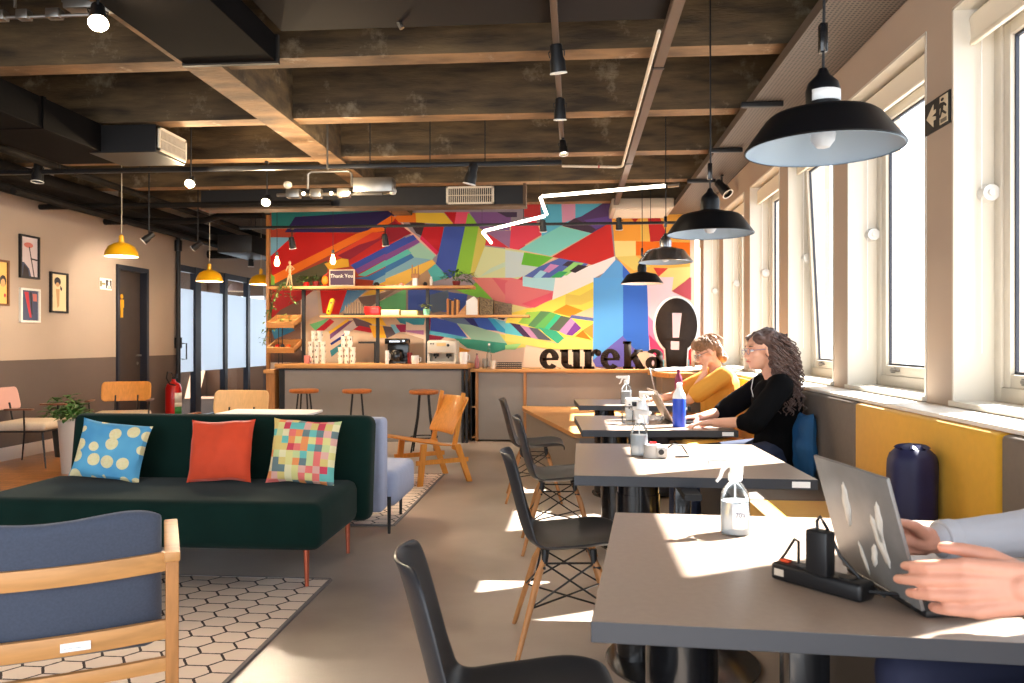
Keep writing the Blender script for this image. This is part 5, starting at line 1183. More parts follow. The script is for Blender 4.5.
# framed sign
x0, x1 = X(328.5), X(354); zb, zt_ = Z1, Zp(268.5)
t = thing('framed_sign', 'small dark framed sign with white script on the top shelf', 'sign', ((x0 + x1) / 2, SY + 0.03, Z1))
mb = MB(); mb.box(x0, x1, SY + 0.03, SY + 0.05, zb, zt_, 0.002); mb.build('frame', mat('ivory_frame', (220, 200, 180), 0.5), t, W=True)
mb = MB(); mb.box(x0 + 0.015, x1 - 0.015, SY + 0.024, SY + 0.03, zb + 0.015, zt_ - 0.015); mb.build('panel', mat('violet_panel', (66, 44, 78), 0.5), t, W=True)
o = text_part('Thank You', 0.068, PAPER, t, Matrix.Translation((0, -0.008, (zt_ - zb) * 0.6)) @ Matrix.Rotation(PI / 2, 4, 'X'))
# trophy and small things
def simple(name, label, cat, parts, group=None):
    t = thing(name, label, cat, parts[0][3], group=group)
    for nm, m, mb, _ in parts: mb.build(nm, m, t, W=True)
    return t
def bx(px0, px1, py0, py1, Yc, d, base=None, r=0.002):
    a, b_ = at(px0, py0, Y=Yc), at(px1, py1, Y=Yc); mb = MB(); mb.box(a.x, b_.x, Yc, Yc + d, base if base is not None else b_.z, a.z, r); return mb
x = X(414); t = thing('trophy', 'forked wooden trophy with white base on the top shelf', 'ornament', (x, SY + 0.08, Z1))
mb = MB(); mb.box(x - 0.03, x + 0.03, SY + 0.05, SY + 0.11, Z1, Z1 + 0.1, 0.004); mb.build('base', WHITE, t, W=True)
mb = MB(); mb.box(x - 0.05, x + 0.05, SY + 0.06, SY + 0.1, Z1 + 0.1, Z1 + 0.16, 0.004)
for d in (-0.04, 0.0, 0.04): mb.box(x + d - 0.006, x + d + 0.006, SY + 0.07, SY + 0.09, Z1 + 0.16, Z1 + (0.27 if d else 0.22))
mb.build('fork', WOODZ, t, W=True)
for px, w_, h, m, nm, lab, cat in ((375, 0.04, 0.05, BLACK, 'candle_holder', 'small black holder on the top shelf above a post', 'ornament'), (430, 0.02, 0.12, WHITE, 'bottle', 'little white bottle beside the trophy on the top shelf', 'bottle'), (400, 0.035, 0.04, mat('pink_cup', (214, 130, 120), 0.5), 'cup', 'small pink cup between frame and trophy', 'cup'), (424, 0.03, 0.05, BLACK, 'cup', 'small dark cup beside the trophy', 'cup')):
    mb = MB(); mb.lathe([(0, 0), (w_ * 0.8, 0), (w_, h * 0.6), (w_ * 0.6, h * 0.8), (w_ * 0.6, h), (0, h * 0.95)], (X(px), SY + 0.08, Z1), 16); tag(mb.build(nm, m), lab, cat)
# lower shelf items
t = thing('pill_ornament', 'tall yellow wooden lozenge with two holes leaning on the lower shelf', 'ornament', (X(328), SY + 0.1, Z2)); 
mb = MB(); x = X(328); mb.cap((x - 0.02, SY + 0.1, Z2 + 0.035), (x + 0.025, SY + 0.1, Z2 + 0.19), 0.035, 0.035); mb.build('body', YELP, t, W=True)
mb = MB()
for f in (0.15, 0.85): c = Vector((x - 0.02 + 0.045 * f, SY + 0.064, Z2 + 0.035 + 0.155 * f)); mb.cyl(c, c + Vector((0, 0.004, 0)), 0.013)
mb.build('hole', BLACK, t, W=True)
t = thing('peg_rack', 'dark rack of upright wooden pegs on the lower shelf', 'ornament', (X(353), SY + 0.1, Z2))
mb = MB(); mb.box(X(342), X(364), SY + 0.05, SY + 0.15, Z2, Z2 + 0.025); mb.build('base', BLACK, t, W=True)
for i in range(8):
    mb = MB(); x = X(343.5) + (X(362.5) - X(343.5)) * i / 7; mb.box(x - 0.008, x + 0.008, SY + 0.09, SY + 0.105, Z2 + 0.025, Z2 + 0.13 + 0.05 * math.sin(PI * i / 7)); mb.build('peg', mat('grey_brown_peg', (130, 110, 90), 0.6), t, W=True)
def tagbox(px0, px1, py0, py1, z, m, nm, lab, cat, d=0.14, grp=None, r=0.003): 
    mb = bx(px0, px1, py0, py1, SY + 0.06, d, base=z, r=r); return tag(mb.build(nm, m), lab, cat, grp)
tagbox(364, 379, 306, 314, Z2, RED, 'box', 'flat red box on the lower shelf by the post', 'box')
tagbox(381, 399, 309, 314, Z2, mat('cream_board', (232, 214, 170), 0.6), 'box', 'flat cream box in the middle of the lower shelf', 'box')
tagbox(401, 417, 310, 314, Z2, mat('pale_yellow_board', (236, 224, 150), 0.6), 'box', 'flat pale yellow box left of the mint pot', 'box')
MINT = mat('mint_pot', (130, 210, 180), 0.5)
plant('potted_plant', 'little plant in a mint green pot on the lower shelf', (X(425), SY + 0.12, Z2), 0.05, 0.08, MINT, 26, 0.08, 0.08, 0.018, 0.06, 41, LEAF2, group=None)
BKC = [(176, 110, 60), (60, 44, 40), (190, 130, 70), (90, 60, 44), (214, 150, 90)]
for i, c in enumerate(BKC):
    x = X(446) + i * 0.031; h = 0.21 - 0.015 * (i % 3); t = thing('book', ['tan book at the left end of the lower shelf row', 'thin black book second in the shelf row', 'light brown book in the middle of the shelf row', 'dark brown book fourth in the shelf row', 'honey coloured book leaning on the white birdhouse side'][i], 'book', (x, SY + 0.1, Z2), group='books on the lower shelf')
    mb = MB(); mb.box(x, x + 0.028, SY + 0.05, SY + 0.19, Z2, Z2 + h, 0.002); mb.build('cover', mat('book_%d' % c[0], c, 0.6), t, W=True)
    mb = MB(); mb.box(x + 0.004, x + 0.024, SY + 0.055, SY + 0.192, Z2 + h - 0.001, Z2 + h + 0.001); mb.build('page_block', PAPER, t, W=True)
t = thing('toy_house', 'white house shaped box with sloping roof on the lower shelf', 'ornament', (X(471), SY + 0.1, Z2)); x0, x1 = X(465.5), X(477.5); zz = Zp(296)
mb = MB(); mb.prism([(x0, 0), (x1, 0), (x1, (zz - Z2) * 0.75), ((x0 + x1) / 2 + 0.02, zz - Z2), (x0, (zz - Z2) * 0.75)], -0.06, 0.06); bmesh.ops.transform(mb.bm, matrix=Matrix.Translation((0, SY + 0.12, Z2)) @ Matrix.Rotation(PI / 2, 4, 'X'), verts=mb.bm.verts); mb.build('house', WHITE, t, W=True)
mb = MB(); mb.box(x1 - 0.004, x1 + 0.006, SY + 0.05, SY + 0.19, Z2, zz - 0.02); mb.build('wood_side', WOODX, t, W=True)
t = thing('wedge_block', 'bare wooden triangular wedge left of the white house', 'ornament', (X(461), SY + 0.1, Z2))
mb = MB(); mb.prism([(X(456), 0), (X(465), 0), (X(465), 0.13)], -0.04, 0.04); bmesh.ops.transform(mb.bm, matrix=Matrix.Translation((0, SY + 0.1, Z2)) @ Matrix.Rotation(PI / 2, 4, 'X'), verts=mb.bm.verts); mb.build('wedge', WOODX, t, W=True)
FLO = mat('floral_board', (150, 130, 96), 0.7, rgb2=(60, 48, 40), ns=60)
tagbox(480, 493, 299, 314, Z2, FLO, 'box', 'speckled brown box right of the white house', 'box', grp='speckled boxes on the lower shelf')
tagbox(495, 511, 303, 314, Z2, mat('dark_floral_board', (110, 90, 70), 0.7, rgb2=(40, 32, 28), ns=60), 'box', 'darker speckled box at the right end of the lower shelf', 'box', grp='speckled boxes on the lower shelf')
# stacked patterned cups
CUPM = mat('printed_white_cup', (236, 228, 212), 0.5); N, L, b = nodes(CUPM)
tc = N.new('ShaderNodeTexCoord'); mp = N.new('ShaderNodeMapping'); mp.inputs['Scale'].default_value = (30, 30, 16); L.new(tc.outputs['Object'], mp.inputs[0])
vo = N.new('ShaderNodeTexVoronoi'); vo.inputs['Scale'].default_value = 1.0; L.new(mp.outputs[0], vo.inputs[0]); L.new(mixc(N, L, mth(N, L, 'LESS_THAN', vo.outputs['Distance'], 0.25), lin((238, 230, 214)), lin((70, 60, 54))), b.inputs['Base Color'])
def make_cup(label):
    t = thing('stacked_cup', label, 'cup', (0, 0, 0), group='printed cups stacked on the bar')
    mb = MB(); mb.lathe([(0, 0), (0.03, 0), (0.037, 0.066), (0.034, 0.066), (0.028, 0.006), (0, 0.006)], seg=20); mb.build('cup_body', CUPM, t)
    mb = MB(); mb.tube([(0.037 * math.cos(k * PI / 10), 0.037 * math.sin(k * PI / 10), 0.067) for k in range(21)], 0.0022, 5); mb.build('rim', WHITE, t)
    return t
cup0 = None
for si, (px, rows, lab) in enumerate(((320.5, (3, 3, 3, 3, 2, 2), 'white printed cup in the left stack on the bar'), (349.5, (3, 3, 3, 2, 2, 1), 'white printed cup in the right stack on the bar'))):
    for r, n in enumerate(rows):
        for k in range(n):
            loc = (X(px) + (k - (n - 1) / 2) * 0.078, BF + 0.22 + si * 0.02, ZC + r * 0.0695)
            lb = lab + ', ' + ['bottom row', 'second row from the bottom', 'third row', 'fourth row', 'fifth row', 'top row'][r] + (' ' + {3: ['left', 'middle', 'right'], 2: ['left', 'right'], 1: ['']}[n][k]).rstrip()
            if cup0 is None: cup0 = make_cup(lb); cup0.location = loc
            else: dup(cup0, loc, random.uniform(0, 6), lb)
# coffee machines
def P3(px, py, Yc): return at(px, py, Y=Yc)
Yc = BF + 0.16
a, b_ = P3(384.5, 338, Yc), P3(406, 361, Yc)
t = thing('coffee_maker', 'black coffee maker with glass jug on the bar behind a post', 'coffee maker', ((a.x + b_.x) / 2, Yc + 0.1, ZC))
mb = MB(); mb.box(a.x, b_.x, Yc + 0.02, Yc + 0.25, ZC, ZC + 0.03, 0.006); mb.box(a.x, b_.x, Yc + 0.15, Yc + 0.25, ZC, a.z, 0.008); mb.box(a.x, b_.x, Yc, Yc + 0.25, a.z - 0.07, a.z, 0.01); mb.build('body', BLKG, t, W=True)
mb = MB(); mb.lathe([(0, 0), (0.07, 0.0), (0.085, 0.05), (0.07, 0.13), (0.05, 0.15)], ((a.x + b_.x) / 2, Yc + 0.08, ZC + 0.032), 20); mb.build('jug', BLKG, t, W=True)
mb = MB(); mb.box(a.x + 0.06, b_.x - 0.08, Yc - 0.003, Yc, a.z - 0.045, a.z - 0.03); mb.build('silver_badge', CHROME, t, W=True)
mb = MB(); mb.cyl((b_.x - 0.03, Yc - 0.004, a.z - 0.03), (b_.x - 0.03, Yc, a.z - 0.03), 0.012); mb.build('dial', CHROME, t, W=True)
a, b_ = P3(427, 340, Yc), P3(456, 361, Yc)
t = thing('espresso_machine', 'white espresso machine with two dark group heads on the bar', 'coffee machine', ((a.x + b_.x) / 2, Yc + 0.1, ZC))
mb = MB(); mb.box(a.x, b_.x, Yc, Yc + 0.3, ZC + 0.13, a.z, 0.02, 3); mb.build('head', CREAM, t, W=True)
mb = MB(); mb.box(a.x + 0.01, b_.x - 0.01, Yc + 0.16, Yc + 0.3, ZC, ZC + 0.14, 0.01); mb.box(a.x, b_.x, Yc - 0.01, Yc + 0.3, ZC, ZC + 0.03, 0.008); mb.box(a.x, a.x + 0.03, Yc + 0.02, Yc + 0.2, ZC, ZC + 0.14); mb.box(b_.x - 0.03, b_.x, Yc + 0.02, Yc + 0.2, ZC, ZC + 0.14); mb.build('body', CREAM, t, W=True)
for f in (0.28, 0.72):
    x = a.x + (b_.x - a.x) * f; mb = MB(); mb.cyl((x, Yc + 0.08, ZC + 0.14), (x, Yc + 0.08, ZC + 0.09), 0.035); mb.tube([(x, Yc + 0.06, ZC + 0.1), (x + 0.02, Yc - 0.08, ZC + 0.08)], 0.012, 8); mb.build('group_head', BLACK, t, W=True)
mb = MB(); mb.box(a.x + 0.12, a.x + 0.24, Yc - 0.003, Yc, a.z - 0.07, a.z - 0.03); mb.build('display', mat('amber_display', (214, 180, 120), 0.4), t, W=True)
mb = MB()
for d in (0.05, 0.08): mb.cyl((a.x + d, Yc - 0.004, a.z - 0.04), (a.x + d, Yc, a.z - 0.04), 0.01)
mb.cyl((b_.x - 0.1, Yc - 0.006, a.z - 0.06), (b_.x - 0.1, Yc, a.z - 0.06), 0.018); mb.build('button', BLACK, t, W=True)
def mug(px, py0, py1, wpx, m, lab, Yc=Yc, base=ZC, nm='mug'):
    a = at(px, py0, Y=Yc); r = wpx / 780 * Yc / 2; h = a.z - base
    t = thing(nm, lab, 'mug', (a.x, Yc, base)); mb = MB(); mb.lathe([(0, 0), (r * 0.85, 0), (r, h * 0.3), (r, h), (r * 0.9, h), (r * 0.88, 0.01), (0, 0.01)], seg=20); mb.build('body', m, t)
    mb = MB(); mb.tube([(r * 0.95, 0, h * .8), (r * 1.5, 0, h * .75), (r * 1.5, 0, h * .35), (r * 0.95, 0, h * .25)], r * 0.12, 6); mb.build('handle', m, t); return t
mug(463.5, 351.5, 361, 8, WHITE, 'large white mug at the right end of the bar')
mug(415, 355, 361, 8, WHITE, 'white mug right of the black coffee maker')
mug(410, 352, 361, 5, mat('dark_red_pot', (120, 26, 24), 0.4), 'dark red mug right of the black coffee maker')
mug(387, 350, 361, 4, WHITE, 'slim white cup at the left foot of the coffee maker', Yc=BF + 0.1)
mug(307, 355, 361, 6, mat('pink_cup', (214, 130, 120), 0.5), 'pink mug at the left end of the bar')
def bottle(px, py0, py1, wpx, Yc, base, m, lab, neck=0.35, capm=None, nm='bottle'):
    a = at(px, py0, Y=Yc); r = wpx / 780 * Yc / 2; h = a.z - base
    t = thing(nm, lab, 'bottle', (a.x, Yc, base)); mb = MB(); mb.lathe([(0, 0), (r, 0.003), (r, h * (1 - neck) * .85), (r * 0.4, h * (1 - neck * .6)), (r * 0.36, h * 0.95), (0, h * 0.95)], seg=20); mb.build('glass', m, t)
    mb = MB(); mb.cyl((0, 0, h * 0.93), (0, 0, h), r * 0.42); mb.build('cap', capm or BLACK, t); return t
bottle(477, 353, 368, 5, 9.85, 0.905, mat('rose_bottle', (150, 90, 90), 0.3), 'dark rose bottle at the left of the oak ledge')
bottle(489, 343, 368, 5, 9.9, 0.905, CLEARP, 'clear tall bottle on the oak ledge', capm=WHITE)
mug(485, 358, 368, 5, CLEARP, 'clear glass cup next to the tall clear bottle', Yc=9.8, base=0.905, nm='glass_cup')
mug(493, 360, 368, 5, CREAM, 'cream cup on the oak ledge left of the wire basket', Yc=9.8, base=0.905)
a, b_ = at(496, 361, Y=9.8), at(521, 369, Y=9.8)
t = thing('wire_basket', 'dark wire basket on the oak ledge left of the lettering', 'basket', ((a.x + b_.x) / 2, 9.9, 0.905))
mb = MB(); mb.box(a.x, b_.x, 9.8, 9.98, 0.905, 0.91)
for z in (0.93, 0.955, 0.98): mb.tube([(a.x, 9.8, z), (b_.x, 9.8, z), (b_.x, 9.98, z), (a.x, 9.98, z), (a.x, 9.8, z)], 0.004, 5)
mb.build('wire_rim', BLACK, t, W=True)
mb = MB()
for i in range(14): x = a.x + (b_.x - a.x) * i / 13; mb.tube([(x, 9.8, 0.907), (x, 9.8, 0.98)], 0.003, 4)
mb.build('wire_side', BLACK, t, W=True)
# ---------------------------------------------------------------- lettering
SIGN = mat('dark_brown_letter', (44, 34, 29), 0.75, n=0.15, ns=30, spec=0.15); HALO = mat('white_letter_edge', (240, 238, 232), 0.5)
def band(mb, c, rx, rz, tx, tz, a0, a1, y0, y1, n=20):
    o = []; i_ = []
    for k in range(n + 1):
        a = math.radians(a0 + (a1 - a0) * k / n); o.append((c[0] + rx * math.cos(a), c[1] + rz * math.sin(a))); i_.append((c[0] + (rx - tx) * math.cos(a), c[1] + (rz - tz) * math.sin(a)))
    for k in range(n):
        q = [o[k], o[k + 1], i_[k + 1], i_[k]]; f_ = mb._v([(x, y0, z) for x, z in q]); g = mb._v([(x, y1, z) for x, z in q])
        mb._f(f_); mb._f(g[::-1])
        for j in range(4): mb._f([f_[j], g[j], g[(j + 1) % 4], f_[(j + 1) % 4]])
def pz(mb, poly, y0, y1):
    f_ = mb._v([(x, y0, z) for x, z in poly]); g = mb._v([(x, y1, z) for x, z in poly]); mb._f(f_); mb._f(g[::-1]); n = len(poly)
    for j in range(n): mb._f([f_[j], g[j], g[(j + 1) % n], f_[(j + 1) % n]])
def rb(mb, x0, x1, z0, z1): mb.box(x0, x1, 0, 0.12, z0, z1)
def g_e(mb): band(mb, (.5, .5), .53, .54, .38, .22, 5, 318, 0, .12); rb(mb, .15, .98, .44, .57)
def g_u(mb): rb(mb, .06, .44, .3, 1); rb(mb, 0, .4, .87, 1); band(mb, (.53, .36), .47, .38, .36, .24, 180, 300, 0, .12); rb(mb, .7, 1.07, 0, 1); rb(mb, .64, 1.06, .87, 1); rb(mb, .8, 1.2, 0, .13)
def g_r(mb): rb(mb, .06, .44, 0, 1); rb(mb, 0, .4, .87, 1); rb(mb, 0, .58, 0, .13); band(mb, (.68, .6), .32, .42, .18, .2, 75, 170, 0, .12); mb.cyl((.78, 0, .82), (.78, .12, .82), .17)
def g_k(mb): rb(mb, .06, .44, 0, 1.42); rb(mb, 0, .4, 1.29, 1.42); rb(mb, 0, .54, 0, .13); pz(mb, [(.4, .36), (.4, .66), (.66, .97), (.98, .97)], 0, .12); pz(mb, [(.44, .6), (.72, .76), (1.14, .06), (.7, .06)], 0, .12); rb(mb, .6, 1.05, .87, 1); rb(mb, .66, 1.16, 0, .13)
def g_a(mb): band(mb, (.38, .3), .4, .34, .32, .19, 0, 360, 0, .12, 28); rb(mb, .54, .9, 0, .72); band(mb, (.46, .68), .44, .36, .32, .2, 0, 150, 0, .12); rb(mb, .56, 1.02, 0, .13)
LY = 9.86; kx = 0.245
for ch_, px, fn in (('e', 540, g_e), ('u', 560, g_u), ('r', 583.5, g_r), ('e', 601, g_e), ('k', 623, g_k), ('a', 646, g_a)):
    p = at(px, 350, Y=LY); nm = 'letter'
    t = thing('letter_sign', {540: 'dark cut-out letter e at the start of the word eureka', 560: 'dark cut-out letter u second in eureka', 583.5: 'dark cut-out letter r third in eureka', 601: 'dark cut-out letter e in the middle of eureka', 623: 'dark cut-out letter k, tallest in eureka', 646: 'dark cut-out letter a at the end of eureka'}[px], 'letter', (p.x, LY, 0.905), group='dark letters spelling eureka')
    mb = MB(); fn(mb); bmesh.ops.transform(mb.bm, matrix=Matrix.Diagonal((kx * 0.96, 0.35, kx, 1)), verts=mb.bm.verts); mb.build('letter_face', SIGN, t, smooth=False)
    mb = MB(); mb.box(0.02, 0.23, 0.042, 0.1, 0, 0.006); mb.build('foot_plate', HALO, t)
# bulb-shaped sign with an exclamation mark cut through
from mathutils.geometry import tessellate_polygon
def cut(outer, holes, y0, y1):
    loops = [outer] + holes; flat = [p for l in loops for p in l]; tris = tessellate_polygon([[Vector((x, z, 0)) for x, z in l] for l in loops])
    mb = MB(); f_ = mb._v([(x, y0, z) for x, z in flat]); g = mb._v([(x, y1, z) for x, z in flat])
    for a, b_, c in tris: mb._f([f_[a], f_[b_], f_[c]]); mb._f([g[c], g[b_], g[a]])
    i = 0
    for l in loops:
        n = len(l)
        for j in range(n): mb._f([f_[i + j], f_[i + (j + 1) % n], g[i + (j + 1) % n], g[i + j]])
        i += n
    return mb
BY = 9.8
def bulb_outline(g):
    c = at(676.3, 325, Y=BY); rx = 20.3 / 780 * BY * 1.0 + g; rz = 27 / 780 * BY * 1.0 + g; pts = []
    for k in range(33):
        a = math.radians(-58 + (296) * k / 32); pts.append((c.x + rx * math.cos(a), c.z + rz * math.sin(a)))
    nw = 9.2 / 780 * BY + g
    return pts + [(c.x - nw, 0.905), (c.x + nw, 0.905)], c
out, c = bulb_outline(0.0); o2, _ = bulb_outline(0.028)
def q8(lst): return [(at(600 + x / 5.692, 280 + y / 5.692, Y=BY).x, at(600 + x / 5.692, 280 + y / 5.692, Y=BY).z) for x, y in lst]
holes = [q8([(410, 185), (466, 185), (450, 325), (413, 325)]), q8([(402, 345), (452, 347), (450, 395), (402, 393)])]
t = thing('bulb_sign', 'dark bulb shaped sign with a cut-out exclamation mark beside the lettering', 'sign', (c.x, BY, 0.905))
cut(out, holes, BY - 0.02, BY + 0.01).build('sign_face', SIGN, t, W=True, smooth=False)
cut(o2, holes, BY + 0.012, BY + 0.03).build('white_backing', HALO, t, W=True, smooth=False)

# ================================================================ LEFT WALL DETAILS
def framed(px0, px1, py0, py1, fm, label, art, fw=0.022):
    A, B = at(px0, py0, X=XL + 0.02), at(px1, py1, X=XL + 0.02); z0, z1 = min(A.z, at(px0, py1, X=XL + .02).z), max(A.z, at(px1, py0, X=XL + .02).z)
    zt_, zb = at((px0 + px1) / 2, py0, X=XL + 0.02).z, at((px0 + px1) / 2, py1, X=XL + 0.02).z
    y0, y1 = A.y, B.y; t = thing('picture_frame', label, 'picture', (XL + 0.01, (y0 + y1) / 2, zb), group='framed prints on the left wall')
    mb = MB(); x0, x1 = XL + 0.002, XL + 0.03
    mb.box(x0, x1, y0, y1, zt_ - fw, zt_); mb.box(x0, x1, y0, y1, zb, zb + fw); mb.box(x0, x1, y0, y0 + fw, zb + fw, zt_ - fw); mb.box(x0, x1, y1 - fw, y1, zb + fw, zt_ - fw); mb.build('frame', fm, t, W=True)
    mb = MB(); mb.box(XL + 0.002, XL + 0.012, y0 + fw, y1 - fw, zb + fw, zt_ - fw); mb.build('print_sheet', art[0], t, W=True)
    x = XL + 0.0125
    for i, (m, poly) in enumerate(art[1]):
        mb = MB(); vs = mb._v([(x + i * 0.0006, y0 + fw + (y1 - y0 - 2 * fw) * u, zb + fw + (zt_ - zb - 2 * fw) * v) for u, v in poly]); mb._f(vs); f2 = mb._v([(x + i * 0.0006 + 0.0004, y0 + fw + (y1 - y0 - 2 * fw) * u, zb + fw + (zt_ - zb - 2 * fw) * v) for u, v in poly]); mb._f(f2)
        mb.build('printed_shape', m, t, W=True)
def circ(cx, cy, r, n=14, ry=None): return [(cx + r * math.cos(2 * PI * k / n), cy + (ry or r) * math.sin(2 * PI * k / n)) for k in range(n)]
DK = mat('print_dark', (52, 46, 50), 0.7); PK = mat('print_pink', (206, 120, 110), 0.7); RP = mat('print_red', (196, 60, 70), 0.7); TN = mat('print_tan', (206, 160, 110), 0.7); GB = mat('print_grey', (170, 168, 172), 0.7); BRF = mat('brown_picture_frame', (116, 74, 44), 0.5)
framed(-8, 9, 259, 305, BRF, 'brown framed print cut off by the left edge of the view', (mat('print_ochre', (232, 190, 110), 0.7), [(DK, circ(.72, .55, .24, 14, .14)), (TN, circ(.72, .5, .16, 14, .1)), (RP, circ(.85, .2, .08, 8, .05))]))
framed(20, 39.5, 235, 278, BLACK, 'black framed print with a flower and grey rock, highest on the wall', (mat('print_paper', (214, 202, 206), 0.7), [(GB, [(0, 0), (.62, 0), (.5, .2), (.2, .35), (0, .36)]), (DK, [(0.1, 0), (.5, 0), (.42, .2), (.18, .3)]), (PK, circ(.45, .8, .28, 12, .07)), (DK, [(.46, .76), (.52, .76), (.82, 0), (.76, 0)]), (DK, [(.56, .44), (1, .42), (1, .46), (.56, .48)])]))
framed(20.5, 40, 288, 322, HALO, 'white framed print with crimson legs, below the flower print', (GB, [(RP, [(.18, .95), (.42, .95), (.52, .4), (.62, .1), (.5, .1), (.4, .35)]), (DK, [(.52, .95), (.6, .95), (.66, .2), (.6, .2)]), (PK, [(.66, .9), (.92, .9), (.92, .65), (.7, .65)])]))
framed(50.5, 68, 272, 312.5, BLACK, 'black framed print of a slim standing figure, rightmost on the wall', (mat('print_cream', (232, 214, 170), 0.7), [(DK, circ(.42, .8, .22, 12, .12)), (TN, circ(.42, .72, .13, 12, .06)), (TN, [(.3, .6), (.55, .6), (.52, .15), (.4, .08), (.36, .3)]), (DK, [(.6, .7), (.72, .62), (.68, .55), (.58, .6)])]))
A, B = at(100, 277, X=XL + 0.01), at(112, 290, X=XL + 0.01)
t = thing('exit_sign', 'small black and white emergency exit sign left of the dark door', 'sign', (XL + 0.005, (A.y + B.y) / 2, B.z), group='emergency exit signs')
mb = MB(); mb.box(XL + 0.002, XL + 0.008, A.y, B.y, B.z, A.z); mb.build('plate', HALO, t, W=True)
mb = MB(); mb.box(XL + 0.008, XL + 0.01, A.y + (B.y - A.y) * .5, B.y - 0.01, B.z + 0.02, A.z - 0.02); mb.build('dark_field', BLACK, t, W=True)
mb = MB(); u = (B.y - A.y); ym = A.y + u * .74; zm = (A.z + B.z) / 2; mb.cyl((XL + .01, ym, zm + .05), (XL + .012, ym, zm + .05), .014); mb.box(XL + .01, XL + .012, ym - .02, ym + .02, zm - .02, zm + .035); mb.box(XL + .01, XL + .012, ym - .04, ym - .01, zm - .05, zm - .02); mb.box(XL + .01, XL + .012, ym + .01, ym + .035, zm - .05, zm - .02); mb.build('running_figure', HALO, t, W=True)
mb = MB(); yy = A.y + u * .25; mb.box(XL + .008, XL + .0095, yy - .05, yy + .05, zm - .012, zm + .012); mb.box(XL + .008, XL + .0095, yy - .06, yy - .02, zm - .035, zm + .035); mb.build('arrow', mat('olive_arrow', (150, 140, 90), 0.5), t, W=True)
# sign on the pillar
SX = XR - 0.004; A, B = at(926, 110, X=SX), at(950.5, 110, X=SX); y0, y1 = B.y, A.y; zt_, zb = at(938, 97, X=SX).z, at(938, 129, X=SX).z
t = thing('exit_sign', 'black and beige exit sign with arrow and running figure on the window pillar', 'sign', (SX, (y0 + y1) / 2, zb), group='emergency exit signs')
mb = MB(); mb.box(SX - 0.004, SX + 0.003, y0, y1, zb, zt_); mb.build('plate', mat('sign_black', (30, 30, 30), 0.5), t, W=True)
BEI = mat('sign_beige', (214, 200, 172), 0.5)
W_ = y1 - y0; H_ = zt_ - zb
def sgn(poly, nm, m=BEI, dx=0.001):
    mb = MB(); P = [(SX - 0.004 - dx, y1 - W_ * u, zb + H_ * v) for u, v in poly]; v1 = mb._v(P); v2 = mb._v([(x + dx, y, z) for x, y, z in P]); mb._f(v1); mb._f(v2[::-1]); n = len(P)
    for j in range(n): mb._f([v1[j], v2[j], v2[(j + 1) % n], v1[(j + 1) % n]])
    return mb.build(nm, m, t, W=True)
sgn([(.06, .5), (.36, .86), (.36, .66), (.46, .66), (.46, .56), (.3, .5), (.46, .44), (.46, .34), (.36, .34), (.36, .14)], 'arrow')
sgn([(.62, .08), (.94, .08), (.94, .94), (.62, .94)], 'doorway')
SB_ = mat('sign_black', (30, 30, 30), 0.5)
sgn(circ(.73, .83, .06, 10, .05), 'figure_head', SB_, 0.002); sgn([(.66, .76), (.8, .72), (.9, .6), (.86, .56), (.78, .64), (.76, .5), (.9, .36), (.86, .32), (.72, .44), (.66, .3), (.54, .3), (.54, .36), (.64, .38), (.68, .6), (.62, .58), (.6, .46), (.56, .46), (.58, .66)], 'running_figure', SB_, 0.002)
sgn([(.66, .12), (.9, .12), (.9, .24), (.66, .24)], 'lettering_bar', mat('sign_mid', (110, 104, 92), 0.5), 0.002)
# fire extinguisher
p = at(173.5, 405, X=XL + 0.2)
t = thing('fire_extinguisher', 'red fire extinguisher with black hose standing beside the riser pipe', 'fire extinguisher', (p.x, p.y, 0)); 
zt_ = at(173.5, 378, X=XL + 0.2).z; h = 0.66; z0 = zt_ - h - 0.04; 
mb = MB(); mb.lathe([(0, z0), (0.1, z0), (0.112, z0 + 0.02), (0.112, z0 + h - 0.1), (0.09, z0 + h - 0.04), (0.03, z0 + h), (0.025, z0 + h + 0.03), (0, z0 + h + 0.03)], seg=28); mb.build('cylinder', RED, t)
mb = MB(); mb.cyl((0, 0, z0 + h + 0.02), (0, 0, z0 + h + 0.07), 0.02); mb.box(-0.015, 0.015, -0.02, 0.09, z0 + h + 0.08, z0 + h + 0.1, 0.004); mb.box(-0.012, 0.012, -0.02, 0.1, z0 + h + 0.045, z0 + h + 0.06, 0.004); mb.build('valve', BLACK, t)
mb = MB(); mb.tube([(0, 0, z0 + h + 0.06), (0.02, -0.1, z0 + h + 0.13), (0.03, -0.22, z0 + h + 0.14), (0.04, -0.27, z0 + h + 0.06), (0.05, -0.2, z0 + h - 0.03), (0.08, -0.1, z0 + h - 0.05)], 0.01, 8); mb.build('hose', BLACK, t)
for za, zb_, m, nm in ((0.36, 0.5, PAPER, 'white_label'), (0.16, 0.3, mat('green_label', (40, 130, 70), 0.5), 'green_label'), (0.1, 0.16, PAPER, 'white_label'), (0.3, 0.36, PAPER, 'white_label')):
    mb = MB(); mb.surf(lambda u, v: (0.1135 * math.cos(-0.95 + 1.2 * u), 0.1135 * math.sin(-0.95 + 1.2 * u), z0 + za + v * (zb_ - za)), 10, 2); mb.build(nm, m, t, solid=0.001)
if z0 > 0.02:
    mb = MB(); mb.cyl((0, 0, 0), (0, 0, z0), 0.02); mb.lathe([(0, 0), (0.12, 0), (0.12, 0.015), (0, 0.02)], seg=24); mb.lathe([(0, z0 - 0.012), (0.1, z0 - 0.012), (0.1, z0), (0, z0)], seg=24); mb.build('floor_stand', BLACK, t)

